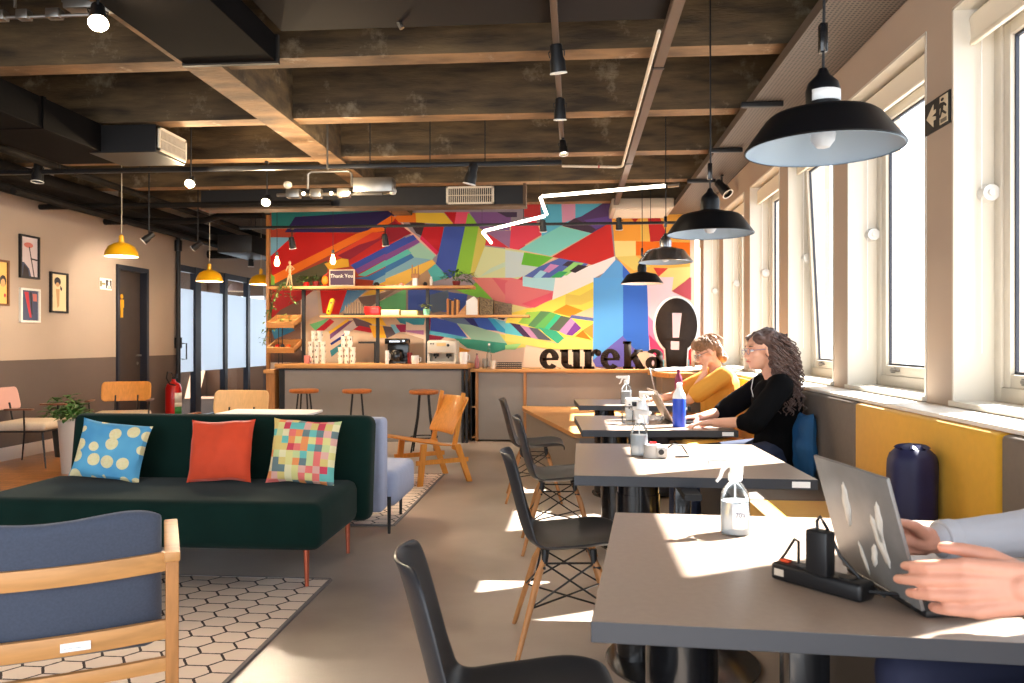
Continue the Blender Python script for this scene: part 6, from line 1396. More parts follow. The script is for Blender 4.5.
# ================================================================ THINGS ON THE TABLES
TZ = 0.7505
def spray(label, x, y, rz, s=1.0, bm=CLEARP, grp='spray bottles on the tables', txt=True, z=TZ):
    t = thing('spray_bottle', label, 'spray bottle', (x, y, z), rz, group=grp)
    mb = MB(); mb.M = Matrix.Scale(s, 4); mb.lathe([(0, 0), (0.036, 0.001), (0.038, 0.006), (0.038, 0.09), (0.034, 0.112), (0.022, 0.13), (0.014, 0.138), (0.014, 0.148)], seg=28); mb.build('bottle', bm, t)
    mb = MB(); mb.M = Matrix.Scale(s, 4); mb.lathe([(0, 0.003), (0.0355, 0.004), (0.0355, 0.088), (0, 0.089)], seg=28); mb.build('liquid', mat('milky_liquid', (222, 228, 234), 0.3, trans=0.5, ior=1.1), t)
    mb = MB(); mb.M = Matrix.Scale(s, 4); mb.lathe([(0.0165, 0.14), (0.018, 0.142), (0.018, 0.158), (0.013, 0.165), (0, 0.165)], seg=20); mb.box(-0.062, 0.022, -0.009, 0.009, 0.176, 0.196, 0.004); mb.box(-0.012, 0.02, -0.01, 0.01, 0.155, 0.185, 0.004); mb.cyl((-0.06, 0, 0.188), (-0.072, 0, 0.188), 0.008, 0.007, 10); hd = mb.build('sprayer', WHITE, t)
    mb = MB(); mb.M = Matrix.Scale(s, 4); mb.tube([(-0.022, 0, 0.18), (-0.034, 0, 0.168), (-0.04, 0, 0.15), (-0.05, 0, 0.138)], [0.006, 0.006, 0.005, 0.004], 8); mb.build('trigger', WHITE, hd)
    mb = MB(); mb.M = Matrix.Scale(s, 4); mb.tube([(0, 0, 0.01), (0, 0, 0.14)], 0.0025, 6); mb.build('dip_tube', WHITE, t)
    if txt:
        mb = MB(); mb.M = Matrix.Scale(s, 4); mb.surf(lambda u, v: (0.0388 * math.cos(-2.1 + 1.1 * u), 0.0388 * math.sin(-2.1 + 1.1 * u), 0.02 + v * 0.066), 12, 2); mb.build('label_film', mat('clear_white_label', (226, 228, 232), 0.5), t, solid=0.0005)
        a_ = -1.5; M = Matrix.Scale(s, 4) @ Matrix.Translation((0.0396 * math.cos(a_), 0.0396 * math.sin(a_), 0.07)) @ Matrix.Rotation(a_ + PI / 2, 4, 'Z') @ Matrix.Rotation(PI / 2, 4, 'X')
        INK = mat('grey_ink', (84, 88, 104), 0.6); text_part('____', 0.0085, INK, t, M, depth=0.0002); text_part('70%', 0.018, INK, t, M @ Matrix.Translation((0, -0.014, 0)), depth=0.0002); text_part('_____', 0.009, INK, t, M @ Matrix.Translation((0, -0.026, 0)), depth=0.0002)
    return t
p = at(735, 533, Z=TZ); spray('clear spray bottle of alcohol with white trigger on the nearest table', p.x, p.y, 0.12, 0.98)
p = at(640, 456, Z=TZ); spray('clear spray bottle at the middle of the second table beside a grey socket box', p.x, p.y + 0.04, 2.2, 1.02, txt=False)
p = at(627, 404, Z=TZ); spray('white spray bottle standing on the farthest table', p.x, p.y + 0.08, 0.2, 1.15, bm=CLEARP, txt=False)
p = at(644, 425, Z=TZ); spray('white and pale blue spray bottle on the third table', p.x, p.y + 0.1, 2.6, 1.0, bm=mat('pale_blue_plastic', (214, 226, 238), 0.35), txt=False)
# jar and white cup on the third table
p = at(628, 424, Z=TZ); bx_ = thing('glass_jar', 'clear glass jar with a white cup standing behind it', 'jar', (p.x, p.y + 0.05, TZ)); mb = MB(); mb.lathe([(0, 0), (0.035, 0.002), (0.037, 0.08), (0.03, 0.09), (0.03, 0.1)], seg=20); mb.build('glass', CLEARP, bx_); mb = MB(); mb.lathe([(0, 0.1), (0.032, 0.1), (0.032, 0.11), (0, 0.112)], seg=20); mb.build('lid', STEEL, bx_)
p = at(634, 422, Z=TZ); t = thing('paper_cup', 'white box shaped cup with a black mark on the third table', 'cup', (p.x, p.y + 0.15, TZ)); mb = MB(); mb.cbox((0, 0, 0.07), (0.085, 0.085, 0.14), r=0.006); mb.build('carton', WHITE, t); mb = MB(); mb.cbox((0.01, -0.0435, 0.105), (0.03, 0.001, 0.03)); mb.cbox((-0.02, -0.0435, 0.09), (0.012, 0.001, 0.03)); mb.build('printed_mark', BLACK, t)
# socket box with cable on the second table
p = at(654, 458, Z=TZ); t = thing('socket_box', 'grey round socket box with a black cable on the second table', 'socket', (p.x, p.y + 0.04, TZ))
GRB = mat('light_grey_plastic', (176, 174, 170), 0.5)
mb = MB(); mb.surf(lambda u, v: (0.042 * math.cos(2 * PI * u) * (1 - .15 * v), 0.042 * math.sin(2 * PI * u) * (1 - .15 * v), v * 0.055), 28, 4, closeu=True); mb.lathe([(0.0358, 0.055), (0, 0.06)], seg=28); mb.cbox((0.035, -0.02, 0.025), (0.05, 0.05, 0.05), r=0.012); mb.build('housing', GRB, t)
mb = MB(); mb.cyl((0.03, -0.047, 0.028), (0.03, -0.044, 0.028), 0.012); mb.build('socket_hole', BLACK, t); mb = MB(); mb.cbox((0, 0, 0.062), (0.03, 0.02, 0.008), r=0.002); mb.build('red_switch', RED, t)
e = at(689, 457, Z=TZ); mb = MB(); mb.tube([(0.05, -0.03, 0.04), (0.08, -0.03, 0.06), (0.12, -0.02, 0.055), (e.x - p.x - 0.01, e.y - p.y - 0.04, 0.02), (e.x - p.x, e.y - p.y - 0.04, 0.004), (e.x - p.x - 0.06, e.y - p.y - 0.05, 0.004)], 0.0035, 6); mb.build('cable', BLACK, t)
# cables clump on third table
random.seed(2); p = at(660, 422, Z=TZ); mb = MB(); pts = []
for k in range(60): a = k * 0.55; pts.append((p.x - 0.02 + 0.06 * math.cos(a) * random.uniform(.6, 1), p.y + 0.1 + 0.05 * math.sin(a) * random.uniform(.6, 1), TZ + 0.004 + 0.03 * random.random()))
mb.tube(pts, 0.003, 6); tag(mb.build('charging_cable', WHITE), 'tangled white charging cable on the third table beside the laptop', 'cable')
# blue bottle, purple bottle
def tallbottle(label, px, pyb, pyt, wpx, zb, cb, ct, Y=None):
    p = at(px, pyb, Z=zb); y = p.y; h = (pyb - pyt) / 780 * y; r = wpx / 780 * y / 2
    t = thing('water_bottle', label, 'bottle', (p.x, y + r, zb))
    mb = MB(); mb.lathe([(0, 0), (r * .95, 0), (r, 0.005), (r, h * .62), (r * .98, h * .64), (0, h * .64)], seg=28); mb.build('body', cb, t)
    mb = MB(); mb.lathe([(r * .99, h * .64), (r, h * .66), (r * .9, h * .74), (r * .45, h * .86), (r * .4, h * .9)], seg=28); mb.build('shoulder', ct, t)
    mb = MB(); mb.lathe([(r * .42, h * .88), (r * .44, h * .98), (r * .3, h), (0, h)], seg=20); mb.build('cap', WHITE if ct is not cb else ct, t); return t
tallbottle('royal blue water bottle with white top on the third table', 680, 427, 383, 13, TZ, mat('royal_blue_sleeve', (36, 70, 186), 0.35), mat('milky_plastic', (222, 230, 236), 0.3))
PUR = mat('plum_bottle', (130, 50, 84), 0.35); tallbottle('slim plum coloured bottle on the farthest table behind the blue bottle', 679, 402, 369, 7.5, TZ, PUR, PUR)

def laptop(label, hinge, rz, lean, w_=0.32, d=0.22, lid=None, scr=0.215, worn=False, base=None):
    lid = lid or mat('silver_lid', (150, 148, 146), 0.4, metal=0.5); base = base or mat('laptop_black', (28, 28, 30), 0.4)
    t = thing('laptop', label, 'laptop', hinge, rz, group='open laptops on the tables')
    mb = MB(); mb.box(-w_ / 2, w_ / 2, 0, d, 0.0, 0.014, 0.004); mb.build('base', base, t)
    mb = MB()
    for r in range(5):
        for k in range(13): x = -w_ / 2 + 0.03 + k * (w_ - 0.06) / 12.5; mb.box(x, x + 0.017, 0.03 + r * 0.018, 0.044 + r * 0.018, 0.014, 0.0155)
    mb.build('keyboard', BLACK, t)
    tag(mb, None) if False else None
    R = Matrix.Translation((0, 0, 0.014)) @ Matrix.Rotation(lean, 4, 'X')
    mb = MB(); mb.M = R; mb.box(-w_ / 2, w_ / 2, -0.008, 0, 0.0, scr, 0.003); l = mb.build('lid', lid, t)
    mb = MB(); mb.M = R; mb.box(-w_ / 2 + 0.008, w_ / 2 - 0.008, 0.0, 0.0012, 0.012, scr - 0.008); mb.build('screen', mat('dark_screen', (26, 30, 40), 0.15), l)
    mb = MB(); mb.M = R
    mb.cyl((-w_ / 2 + 0.03, -0.004, 0), (w_ / 2 - 0.03, -0.004, 0), 0.006); mb.build('hinge', base, t)
    if worn:
        WR = mat('worn_lid_patch', (206, 202, 194), 0.6)
        random.seed(4)
        for k, (cx_, cz_, rx_, rz_, ro) in enumerate(((0.075, 0.15, 0.012, 0.045, 0.3), (0.06, 0.11, 0.016, 0.05, -0.2), (-0.045, 0.16, 0.014, 0.05, 0.25), (-0.03, 0.05, 0.008, 0.035, -0.15), (0.02, 0.07, 0.01, 0.03, 0.5))):
            mb = MB(); mb.M = R @ Matrix.Translation((cx_, -0.0083, cz_)) @ Matrix.Rotation(ro, 4, 'Y')
            mb.surf(lambda u, v: (v * rx_ * math.cos(2 * PI * u) * (1 + .14 * math.sin(u * 37.7 + k)), 0, v * rz_ * math.sin(2 * PI * u) * (1 + .06 * math.sin(u * 50.26 + k))), 40, 3, closeu=True); mb.build('worn_patch', WR, l, solid=0.0006)
    return t
hA, hB = at(926, 613, Z=0.76), at(846, 566, Z=0.76); hm = (hA + hB) / 2
rzL = math.atan2((hB - hA).y, (hB - hA).x) - PI
laptop('large open grey laptop with worn lid on the nearest table held by two hands', (hm.x, hm.y, TZ), rzL, 0.27, w_=(hB - hA).length, scr=0.25, d=0.23, lid=mat('grey_worn_lid', (128, 126, 124), 0.4, metal=0.25, n=0.25, ns=14), worn=True)
p = at(672, 424, Z=TZ); laptop('open silver laptop in front of the woman in black', (p.x, p.y + 0.17, TZ), -PI / 2 + 0.08, 0.5, lid=mat('bronze_lid', (150, 130, 112), 0.4, metal=0.3))
p = at(656, 397, Z=TZ); laptop('open dark laptop in front of the person in mustard', (p.x + .02, p.y + 0.12, TZ), -PI / 2 - 0.1, 0.25, scr=0.25, lid=mat('pale_lid', (196, 192, 190), 0.4, metal=0.3))
# power strip with charger
A, B = at(792, 583, Z=TZ), at(862, 603, Z=TZ); d = B - A; ang = math.atan2(d.y, d.x)
t = thing('power_strip', 'black power strip with a charger plugged in on the nearest table', 'power strip', ((A.x + B.x) / 2, (A.y + B.y) / 2 + 0.03, TZ), ang)
l_ = d.length + 0.05
mb = MB(); mb.box(-l_ / 2, l_ / 2, -0.027, 0.027, 0, 0.036, 0.008, 3); mb.build('housing', mat('matt_black_plastic', (24, 24, 26), 0.4), t)
mb = MB()
for k in range(3): mb.cyl((-l_ / 2 + 0.06 + k * 0.05, 0, 0.036), (-l_ / 2 + 0.06 + k * 0.05, 0, 0.0375), 0.017)
mb.build('outlet', BLACK, t); mb = MB(); mb.cbox((-l_ / 2 + 0.022, -0.0275, 0.018), (0.022, 0.001, 0.014), r=0.0); mb.build('rating_label', mat('beige_label', (206, 190, 170), 0.5), t)
mb = MB(); mb.cbox((-l_ / 2 + 0.02, 0, 0.038), (0.02, 0.014, 0.006), r=0.002); mb.build('rocker_switch', mat('orange_switch', (230, 80, 40), 0.4), t)
mb = MB(); mb.tube([(l_ / 2 - .01, 0, 0.018), (l_ / 2 + 0.05, 0.03, 0.02), (l_ / 2 + 0.12, 0.1, 0.006), (l_ / 2 + .16, 0.3, 0.005)], 0.004, 6); mb.tube([(-l_ / 2 + 0.05, 0.0, 0.04), (-l_ / 2 + 0.03, 0.03, 0.075), (-l_ / 2 + .0, 0.06, 0.07), (-l_ / 2 - 0.03, 0.07, 0.03), (-l_ / 2 - 0.04, 0.05, 0.005), (-l_ / 2 - 0.02, 0.02, 0.005)], 0.003, 6); mb.build('power_cable', BLACK, t)
t2 = thing('laptop_charger', 'tall black charger brick standing in the power strip', 'charger', (0, 0, 0)); cxy = at(821, 575, Z=TZ + 0.036)
t2.location = (cxy.x, cxy.y + 0.005, TZ + 0.037); t2.rotation_euler = (0, 0, ang); WM[t2.name] = Matrix.Identity(4)
mb = MB(); mb.box(-0.024, 0.024, -0.016, 0.016, 0, 0.088, 0.005, 2); mb.build('brick', mat('matt_black_plastic', (24, 24, 26), 0.4), t2)
mb = MB(); mb.tube([(-0.006, 0, 0.085), (-0.007, 0, 0.105), (0, 0, 0.115), (0.007, 0, 0.105), (0.01, 0.018, 0.08), (0.03, 0.02, 0.04), (0.06, 0.04, 0.0), (0.1, 0.06, -0.03)], 0.0032, 6); mb.build('cord', BLACK, t2)
# ================================================================ PEOPLE
def frame(o, x, zh):
    x = Vector(x).normalized(); z = Vector(zh); z = (z - x * z.dot(x)).normalized(); y = z.cross(x)
    M = Matrix((x, y, z)).transposed().to_4x4(); M.translation = Vector(o); return M
def hand(mb, M, side=1, curl=(0.5, 0.55, 0.6, 0.7), spread=0.06, k=1.0, thumb=(0.6, 0.75, -0.25), tc=0.3):
    """x = along fingers, y*side = thumb side, z = back of the hand"""
    o = mb.M; mb.M = M @ Matrix.Scale(k, 4)
    ys = [0.03, 0.011, -0.009, -0.028]; L = [(0.040, 0.025, 0.02), (0.045, 0.028, 0.021), (0.041, 0.026, 0.02), (0.032, 0.020, 0.018)]; xs = [0.086, 0.09, 0.086, 0.078]
    for i in range(4):
        y = ys[i] * side; mb.cap((0.0, y * 0.6, 0), (xs[i] * 0.97, y, 0), 0.0145, 0.0115, 10)
        a = 0; p = Vector((xs[i], y, 0)); yaw = (1.5 - i) * spread * side
        for j in range(3):
            a += curl[i] * (0.75, 1.05, 0.7)[j]; d = Vector((math.cos(a) * math.cos(yaw), math.cos(a) * math.sin(yaw), -math.sin(a))); q = p + d * L[i][j]
            mb.cap(p, q, (0.0098, 0.0086, 0.0078)[j], (0.0086, 0.0078, 0.0068)[j], 10); p = q
    mb.cap((0.0, 0.0, 0), (0.075, 0.0, -0.004), 0.018, 0.014, 10); mb.cap((-0.03, 0, 0), (0.02, 0, 0), 0.0235, 0.022, 12)
    t_ = Vector((thumb[0], thumb[1] * side, thumb[2])).normalized(); p = Vector((0.012, 0.016 * side, -0.006)); q = p + t_ * 0.045; mb.cap(p, q, 0.016, 0.0125, 10)
    t2 = (t_ + Vector((0.9, -0.25 * side, -0.2)) * tc * 1.5).normalized(); r_ = q + t2 * 0.03; mb.cap(q, r_, 0.0115, 0.0098, 10); t3 = (t2 + Vector((0.6, -0.3 * side, -0.1)) * tc).normalized(); mb.cap(r_, r_ + t3 * 0.024, 0.0098, 0.008, 10)
    mb.M = o
def headm(mb, M, k=1.0):
    """head centred at M; +x face direction, z up"""
    o = mb.M; mb.M = M @ Matrix.Scale(k, 4)
    mb.ell((-0.012, 0, 0.03), (0.098, 0.076, 0.09)); mb.ell((0.03, 0, -0.045), (0.062, 0.056, 0.066)); mb.ell((0.042, 0, -0.02), (0.05, 0.05, 0.06))
    mb.ell((0.066, 0, -0.088), (0.022, 0.024, 0.018)); mb.cap((0.082, 0, 0.012), (0.103, 0, -0.028), 0.009, 0.013); mb.ell((0.075, 0, 0.03), (0.02, 0.05, 0.012))
    for s in (-1, 1): mb.ell((0.098, 0.01 * s, -0.033), (0.009, 0.008, 0.006)); mb.ell((0.06, 0.036 * s, -0.02), (0.026, 0.022, 0.024)); mb.ell((-0.002, 0.077 * s, -0.005), (0.02, 0.008, 0.032), (0, 0.2, 0.25 * s))
    mb.ell((0.085, 0, -0.058), (0.012, 0.022, 0.006)); mb.ell((0.083, 0, -0.068), (0.012, 0.018, 0.007))
    mb.M = o
def face_parts(t, M, k=1.0, glasses=None):
    EW = mat('eye_white', (230, 226, 220), 0.3); IR = mat('iris', (60, 42, 32), 0.3); LP = mat('lips', (186, 96, 88), 0.5); BR = mat('eyebrow', (56, 40, 32), 0.8)
    S = Matrix.Scale(k, 4)
    for s in (-1, 1):
        mb = MB(); mb.M = M @ S; mb.ell((0.079, 0.031 * s, 0.006), (0.0125, 0.0135, 0.0085)); e = mb.build('eye', EW, t, W=True)
        mb = MB(); mb.M = M @ S; mb.ell((0.0895, 0.031 * s, 0.005), (0.003, 0.0055, 0.0055)); mb.build('iris', IR, e, W=True)
        mb = MB(); mb.M = M @ S; mb.tube([(0.088, 0.012 * s, 0.027), (0.089, 0.03 * s, 0.032), (0.076, 0.048 * s, 0.028)], [0.003, 0.0036, 0.002], 6); mb.build('eyebrow', BR, t, W=True)
    mb = MB(); mb.M = M @ S; mb.tube([(0.086, -0.022, -0.062), (0.096, -0.008, -0.058), (0.0965, 0, -0.0595), (0.096, 0.008, -0.058), (0.086, 0.022, -0.062)], [0.002, 0.005, 0.0045, 0.005, 0.002], 6); mb.build('lips', LP, t, W=True)
    if glasses:
        mb = MB(); mb.M = M @ S
        for s in (-1, 1):
            mb.tube([(0.102, 0.033 * s + 0.022 * math.cos(a * PI / 8), 0.002 + 0.018 * math.sin(a * PI / 8)) for a in range(17)], 0.0016, 5); mb.tube([(0.1, 0.055 * s, 0.008), (0.06, 0.074 * s, 0.01), (0.0, 0.08 * s, 0.01)], 0.0018, 5)
        mb.tube([(0.102, -0.011, 0.004), (0.106, 0, 0.007), (0.102, 0.011, 0.004)], 0.0016, 5); mb.build('glasses', glasses, t, W=True)
def arm(mb, s, e, w, r=(0.05, 0.04, 0.036, 0.026)):
    mb.cap(s, e, r[0], r[1]); mb.cap(e, w, r[2], r[3])
def person(label, J, skin, hands, hf, k=1.0, vox=0.0055, base=None):
    t = thing('person', label, 'person', base)
    V = {a: Vector(b_) for a, b_ in J.items()}
    mb = MB()
    # torso, continuous with everything below (voxel-joined into one surface)
    mb.cap(V['pelvis'], V['waist'], 0.12, 0.105); mb.cap(V['waist'], V['chest'], 0.105, 0.118); mb.cap(V['chest'], V['neck'], 0.1, 0.05)
    for s in 'LR':
        mb.cap(V['neck'] + Vector((0, 0, -0.035)), V['sh' + s], 0.05, 0.048); mb.cap(V['chest'], V['sh' + s], 0.08, 0.05)
        arm(mb, V['sh' + s], V['el' + s], V['wr' + s]); mb.cap(V['pelvis'], V['hip' + s], 0.11, 0.085); mb.cap(V['hip' + s], V['kn' + s], 0.082, 0.056); mb.cap(V['kn' + s], V['an' + s], 0.054, 0.036)
        f = V['an' + s] + V.get('toe', Vector((-0.16, 0, -0.04))); mb.cap(V['an' + s] + Vector((0.02, 0, -0.03)), f, 0.036, 0.026)
    hm = frame(V['head'], hf[0], hf[1]); mb.cap(V['neck'] + Vector((0, 0, -0.02)), hm @ Vector((-0.02, 0, -0.05)), 0.054, 0.05)
    headm(mb, hm, k)
    for s in 'LR': hand(mb, hands[s][0], hands[s][1], **hands[s][2])
    body = mb.build('body', skin, t, W=True, remesh=vox, sm=3)
    return t, V, hm
def cloth(t, name, m, segs, vox=0.009, sm=4, disp=None):
    mb = MB()
    for sg in segs: mb.cap(*sg)
    return mb.build(name, m, t, W=True, remesh=vox, sm=sm, disp=disp)
def shoes(t, V, m):
    for s in 'LR':
        a = V['an' + s]; mb = MB(); mb.cap(a + Vector((0.03, 0, -0.035)), a + Vector((-0.17, 0, -0.048)), 0.042, 0.034); mb.cap(a, a + Vector((0.02, 0, -0.03)), 0.044, 0.046); mb.build('shoe', m, t, W=True, remesh=0.008, sm=3)

# ---- woman in black, third table
BLOUSE = mat('black_blouse', (10, 10, 12), 0.9, spec=0.1, bump=0.1, bs=20)
J = dict(pelvis=(1.215, 4.76, .585), waist=(1.215, 4.75, .72), chest=(1.195, 4.73, .90), neck=(1.180, 4.71, 1.045), head=(1.095, 4.66, 1.195), shL=(1.175, 4.54, 1.0), shR=(1.175, 4.90, 1.0),
         elL=(1.0, 4.44, .80), elR=(0.95, 4.98, .82), wrL=(0.80, 4.54, .785), wrR=(0.78, 4.88, .785), hipL=(1.12, 4.66, .565), hipR=(1.12, 4.85, .565), knL=(0.66, 4.66, .53), knR=(0.66, 4.9, .53), anL=(0.7, 4.66, .085), anR=(0.64, 4.9, .085))
hL = frame((0.795, 4.545, 0.787), (-1, 0.15, -0.1), (0, 0, 1)); hR = frame((0.775, 4.895, 0.787), (-1, -0.15, -0.1), (0, 0, 1))
t, V, hm = person('woman in a black blouse with long curly dark hair typing at a laptop', J, SKIN2, {'L': (hL, -1, dict(curl=(0.25, 0.28, 0.3, 0.3), k=0.95)), 'R': (hR, 1, dict(curl=(0.25, 0.28, 0.3, 0.3), k=0.95))}, ((-1, -0.22, -0.05), (-0.05, 0, 1)), 0.97, base=(1.13, 4.77, 0.475))
face_parts(t, hm, 0.97, mat('thin_glasses', (110, 110, 150), 0.3))
cloth(t, 'blouse', BLOUSE, [(V['pelvis'] + Vector((0, 0, .02)), V['waist'], .155, .14), (V['waist'], V['chest'], .14, .15), (V['chest'], V['neck'] + Vector((0, 0, -.06)), .115, .07), (V['chest'], V['shL'], .1, .066), (V['chest'], V['shR'], .1, .066), (V['neck'] + Vector((0.01, 0, -.045)), V['shL'], .062, .064), (V['neck'] + Vector((0.01, 0, -.045)), V['shR'], .062, .064), (V['shL'], V['elL'], .07, .068), (V['shR'], V['elR'], .07, .068), (V['elL'], V['elL'].lerp(V['wrL'], .25), .062, .05), (V['elR'], V['elR'].lerp(V['wrR'], .25), .062, .05)], disp=(0.012, 0.12))
DEN = mat('dark_denim', (34, 42, 66), 0.8, bump=0.05, bs=200)
cloth(t, 'trousers', DEN, [(V['pelvis'], V['hipL'], .128, .102), (V['pelvis'], V['hipR'], .128, .102)] + [(V['hip' + s], V['kn' + s], .1, .072) for s in 'LR'] + [(V['kn' + s], V['an' + s], .072, .055) for s in 'LR'])
shoes(t, V, WHITE)
# hair: skull cap, back mass and loose curls
HAIR = mat('dark_brown_curls', (84, 56, 46), 0.55, n=0.4, ns=40, bump=0.3, bs=120, sheen=0.3)
mb = MB(); mb.M = hm; mb.ell((-0.03, 0, 0.045), (0.098, 0.088, 0.092)); mb.ell((-0.065, 0, -0.03), (0.062, 0.09, 0.12)); mb.ell((-0.11, 0, -0.13), (0.075, 0.1, 0.12)); mb.ell((-0.14, 0, -0.23), (0.07, 0.095, 0.12)); mb.ell((-0.15, 0, -0.31), (0.055, 0.085, 0.1))
for s in (-1, 1): mb.ell((-0.03, 0.07 * s, 0.0), (0.035, 0.02, 0.07)); mb.ell((0.035, 0.05 * s, 0.075), (0.04, 0.03, 0.03))
hr = mb.build('hair', HAIR, t, W=True, remesh=0.008, sm=2, disp=(0.03, 0.035))
mb = MB(); random.seed(17)
for i in range(260):
    a = random.uniform(-2.6, 2.6); up = random.uniform(-0.08, 0.1)
    x0 = -0.04 - 0.07 * math.cos(a) if abs(a) < 1.6 else -0.02 + 0.04 * random.random(); y0 = 0.09 * math.sin(a); z0 = up
    L_ = random.uniform(0.12, 0.36) if z0 < 0.07 else random.uniform(0.1, 0.3); pts = []; ph = random.uniform(0, 6.28); rr = random.uniform(0.007, 0.014); n = int(L_ / 0.008); bk = random.uniform(0.02, 0.1)
    for k in range(n):
        f = k / max(n - 1, 1); x = min(x0, 0.0) - 0.02 - bk * f - 0.03 * math.sin(PI * f); y = y0 * (1 + 0.25 * f); z = z0 - L_ * f
        pts.append(hm @ Vector((x + rr * math.cos(ph + k * 0.95), y + rr * math.sin(ph + k * 0.95), z)))
    mb.tube(pts, [0.0052 * (1 - 0.5 * (j / n)) for j in range(n)], 5)
mb.build('curl', HAIR, hr, W=True)
mb = MB(); mb.M = hm; 
for s in (-1,): mb.tube([(0.0, 0.08 * s, -0.01), (0.01, 0.082 * s, -0.03), (0.02, 0.07 * s, -0.12), (0.05, 0.06 * s, -0.22), (0.03, 0.05 * s, -0.34), (0.08, 0.04 * s, -0.4)], 0.0022, 6)
mb.build('earphone_cable', WHITE, t, W=True)

# ---- person in mustard T-shirt, fourth table
MUST = mat('mustard_tshirt', (206, 146, 56), 0.85, bump=0.1, bs=18)
J = dict(pelvis=(1.16, 6.42, .585), waist=(1.16, 6.4, .72), chest=(1.175, 6.37, .89), neck=(1.135, 6.34, 1.03), head=(1.060, 6.31, 1.165), shL=(1.165, 6.19, .985), shR=(1.145, 6.54, .98),
         elL=(0.90, 6.20, .795), elR=(0.83, 6.56, .80), wrL=(1.030, 6.27, 1.0), wrR=(0.68, 6.42, .785), hipL=(1.1, 6.32, .565), hipR=(1.1, 6.5, .565), knL=(0.68, 6.3, .53), knR=(0.68, 6.55, .53), anL=(0.72, 6.3, .085), anR=(0.66, 6.55, .085))
hL = frame((1.03, 6.27, 1.0), (0.05, 0.1, 1), (-1, -0.35, 0.05)); hR = frame((0.675, 6.415, 0.787), (-1, -0.2, -0.1), (0, 0, 1))
t, V, hm = person('person in a mustard T-shirt and glasses resting chin on one hand', J, SKIN2, {'L': (hL, 1, dict(curl=(0.5, 0.6, 0.7, 0.8), k=0.92)), 'R': (hR, 1, dict(curl=(0.25, 0.3, 0.3, 0.3)))}, ((-1, -0.12, -0.42), (-0.3, 0, 1)), 0.98, base=(1.16, 6.41, 0.475), vox=0.0065)
face_parts(t, hm, 0.98, mat('dark_glasses', (50, 50, 70), 0.3))
cloth(t, 'tshirt', MUST, [(V['pelvis'] + Vector((0, 0, .02)), V['waist'], .15, .14), (V['waist'], V['chest'], .14, .15), (V['chest'], V['neck'] + Vector((0.02, 0, -.06)), .12, .07), (V['chest'], V['shL'], .11, .072), (V['chest'], V['shR'], .11, .072), (V['neck'] + Vector((0.02, 0, -.045)), V['shL'], .06, .07), (V['neck'] + Vector((0.02, 0, -.045)), V['shR'], .06, .07), (V['shL'], V['shL'].lerp(V['elL'], .75), .074, .075), (V['shR'], V['shR'].lerp(V['elR'], .75), .074, .075)], disp=(0.012, 0.12))
cloth(t, 'trousers', mat('charcoal_trousers', (44, 42, 46), 0.8), [(V['pelvis'], V['hipL'], .128, .102), (V['pelvis'], V['hipR'], .128, .102)] + [(V['hip' + s], V['kn' + s], .1, .072) for s in 'LR'] + [(V['kn' + s], V['an' + s], .072, .055) for s in 'LR'])
shoes(t, V, BLACK)
HAIR2 = mat('light_brown_hair', (150, 106, 70), 0.55, n=0.4, ns=50, bump=0.3, bs=140, sheen=0.3)
mb = MB(); mb.M = hm; mb.ell((-0.022, 0, 0.045), (0.102, 0.086, 0.09)); mb.ell((-0.075, 0, -0.02), (0.045, 0.07, 0.09)); mb.ell((0.045, 0, 0.085), (0.06, 0.07, 0.045)); mb.ell((-0.1, 0, -0.08), (0.035, 0.05, 0.05))
mb.build('hair', HAIR2, t, W=True, remesh=0.008, sm=2, disp=(0.03, 0.04))
mb = MB(); random.seed(23)
for i in range(90):
    a = random.uniform(0, 2 * PI); b_ = random.uniform(0.25, 1.4); c0 = Vector((-0.02 + 0.1 * math.cos(a) * math.cos(b_), 0.085 * math.sin(a) * math.cos(b_), 0.045 + 0.09 * math.sin(b_)))
    d = Vector((math.cos(a) * 0.8 - 0.0, math.sin(a) * 0.7, -0.5)).normalized(); pts = [hm @ (c0 + d * 0.05 * f + Vector((0, 0, 0.012 * math.sin(PI * f)))) for f in (0, .35, .7, 1)]
    if c0.x > 0.04 and c0.z < 0.07: continue
    mb.tube(pts, [0.006, 0.006, 0.004, 0.001], 5)
mb.build('hair_lock', HAIR2, t.children[0] if False else t, W=True)

# ---- person at the nearest table: only hands, sleeve and thigh are in view
SHIRT = mat('pale_grey_shirt', (190, 192, 200), 0.8, bump=0.12, bs=22)
wN = Vector((0.735, 1.30, 0.858)); wF = Vector((0.765, 1.765, 0.815))
J = dict(pelvis=(1.2, 1.6, .585), waist=(1.22, 1.6, .74), chest=(1.22, 1.58, .96), neck=(1.2, 1.57, 1.15), head=(1.14, 1.58, 1.31), shL=(1.2, 1.38, 1.08), shR=(1.2, 1.79, 1.08),
         elL=(1.04, 1.26, .84), elR=(1.10, 1.83, .83), wrL=tuple(wN), wrR=tuple(wF), hipL=(1.13, 1.5, .565), hipR=(1.13, 1.72, .565), knL=(0.72, 1.42, .55), knR=(0.70, 1.68, .56), anL=(0.76, 1.42, .085), anR=(0.7, 1.7, .085))
hN = frame(wN, (-1.0, 0.16, -0.08), (-0.1, -1, 0.25)); hF = frame(wF, (-1.0, -0.06, 0.1), (0.05, 1, 0.25))
SKIN3 = mat('ruddy_skin', (206, 146, 122), 0.5, n=0.14, ns=18, bump=0.06, bs=90)
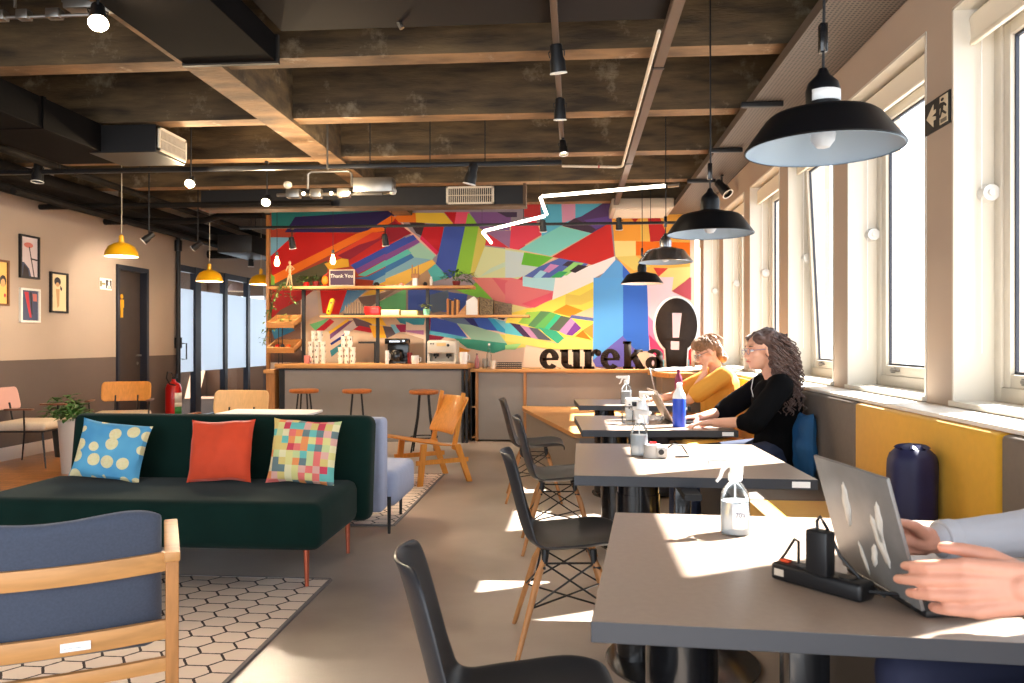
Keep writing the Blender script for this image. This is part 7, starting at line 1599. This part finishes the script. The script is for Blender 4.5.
t, V, hm = person('person in a pale grey shirt holding the big laptop, face out of view', J, SKIN3, {'L': (hN, -1, dict(curl=(0.5, 0.5, 0.54, 0.6), k=1.22, spread=-0.02, thumb=(0.85, 0.62, -0.35), tc=0.4)), 'R': (hF, 1, dict(curl=(0.3, 0.3, 0.34, 0.4), k=1.05, thumb=(0.75, 0.6, -0.45)))}, ((-1, 0, -0.3), (-0.2, 0, 1)), 1.0, vox=0.0034, base=(1.2, 1.6, 0.475))
face_parts(t, hm, 1.0)
up = Vector((0, 0, 1))
cloth(t, 'shirt', SHIRT, [(V['pelvis'] + Vector((0, 0, .02)), V['waist'], .15, .14), (V['waist'], V['chest'], .14, .15), (V['chest'], V['neck'] + Vector((0.0, 0, -.06)), .12, .07), (V['chest'], V['shL'], .11, .072), (V['chest'], V['shR'], .11, .072), (V['neck'] + Vector((0, 0, -.045)), V['shL'], .06, .07), (V['neck'] + Vector((0, 0, -.045)), V['shR'], .06, .07), (V['shL'], V['elL'], .074, .062), (V['shR'], V['elR'], .074, .062), (V['elL'], V['elL'].lerp(V['wrL'], .3), .06, .05), (V['elR'], V['elR'].lerp(V['wrR'], .86), .06, .041)], vox=0.006, disp=(0.01, 0.09))
mb = MB(); c = V['elR'].lerp(V['wrR'], .87); d = (V['wrR'] - V['elR']).normalized(); mb.cyl(c - d * 0.02, c + d * 0.012, 0.044, 0.043, 28); mb.build('cuff', SHIRT, t, W=True, bevel=0.003)
cloth(t, 'trousers', mat('navy_trousers', (30, 34, 60), 0.8), [(V['pelvis'], V['hipL'], .128, .102), (V['pelvis'], V['hipR'], .128, .102)] + [(V['hip' + s], V['kn' + s], .1, .074) for s in 'LR'] + [(V['kn' + s], V['an' + s], .072, .055) for s in 'LR'])
shoes(t, V, BLACK)
mb = MB(); mb.M = hm; mb.ell((-0.022, 0, 0.045), (0.102, 0.086, 0.09)); mb.ell((-0.075, 0, -0.02), (0.045, 0.07, 0.09)); mb.build('hair', HAIR, t, W=True, remesh=0.008, sm=2, disp=(0.02, 0.04))
mb = MB(); c = wN + Vector((0.03, 0, 0.0)); mb.tube([c + Vector((0.004 * math.sin(3 * a), 0.032 * math.cos(a), 0.03 * math.sin(a))) for a in [k * PI / 10 for k in range(21)]], 0.0022, 6); mb.tube([c + Vector((0.006, 0.0, -0.03)), c + Vector((-0.01, -0.01, -0.05)), c + Vector((-0.03, -0.012, -0.058))], 0.002, 5); mb.build('bracelet', CHROME, t, W=True)
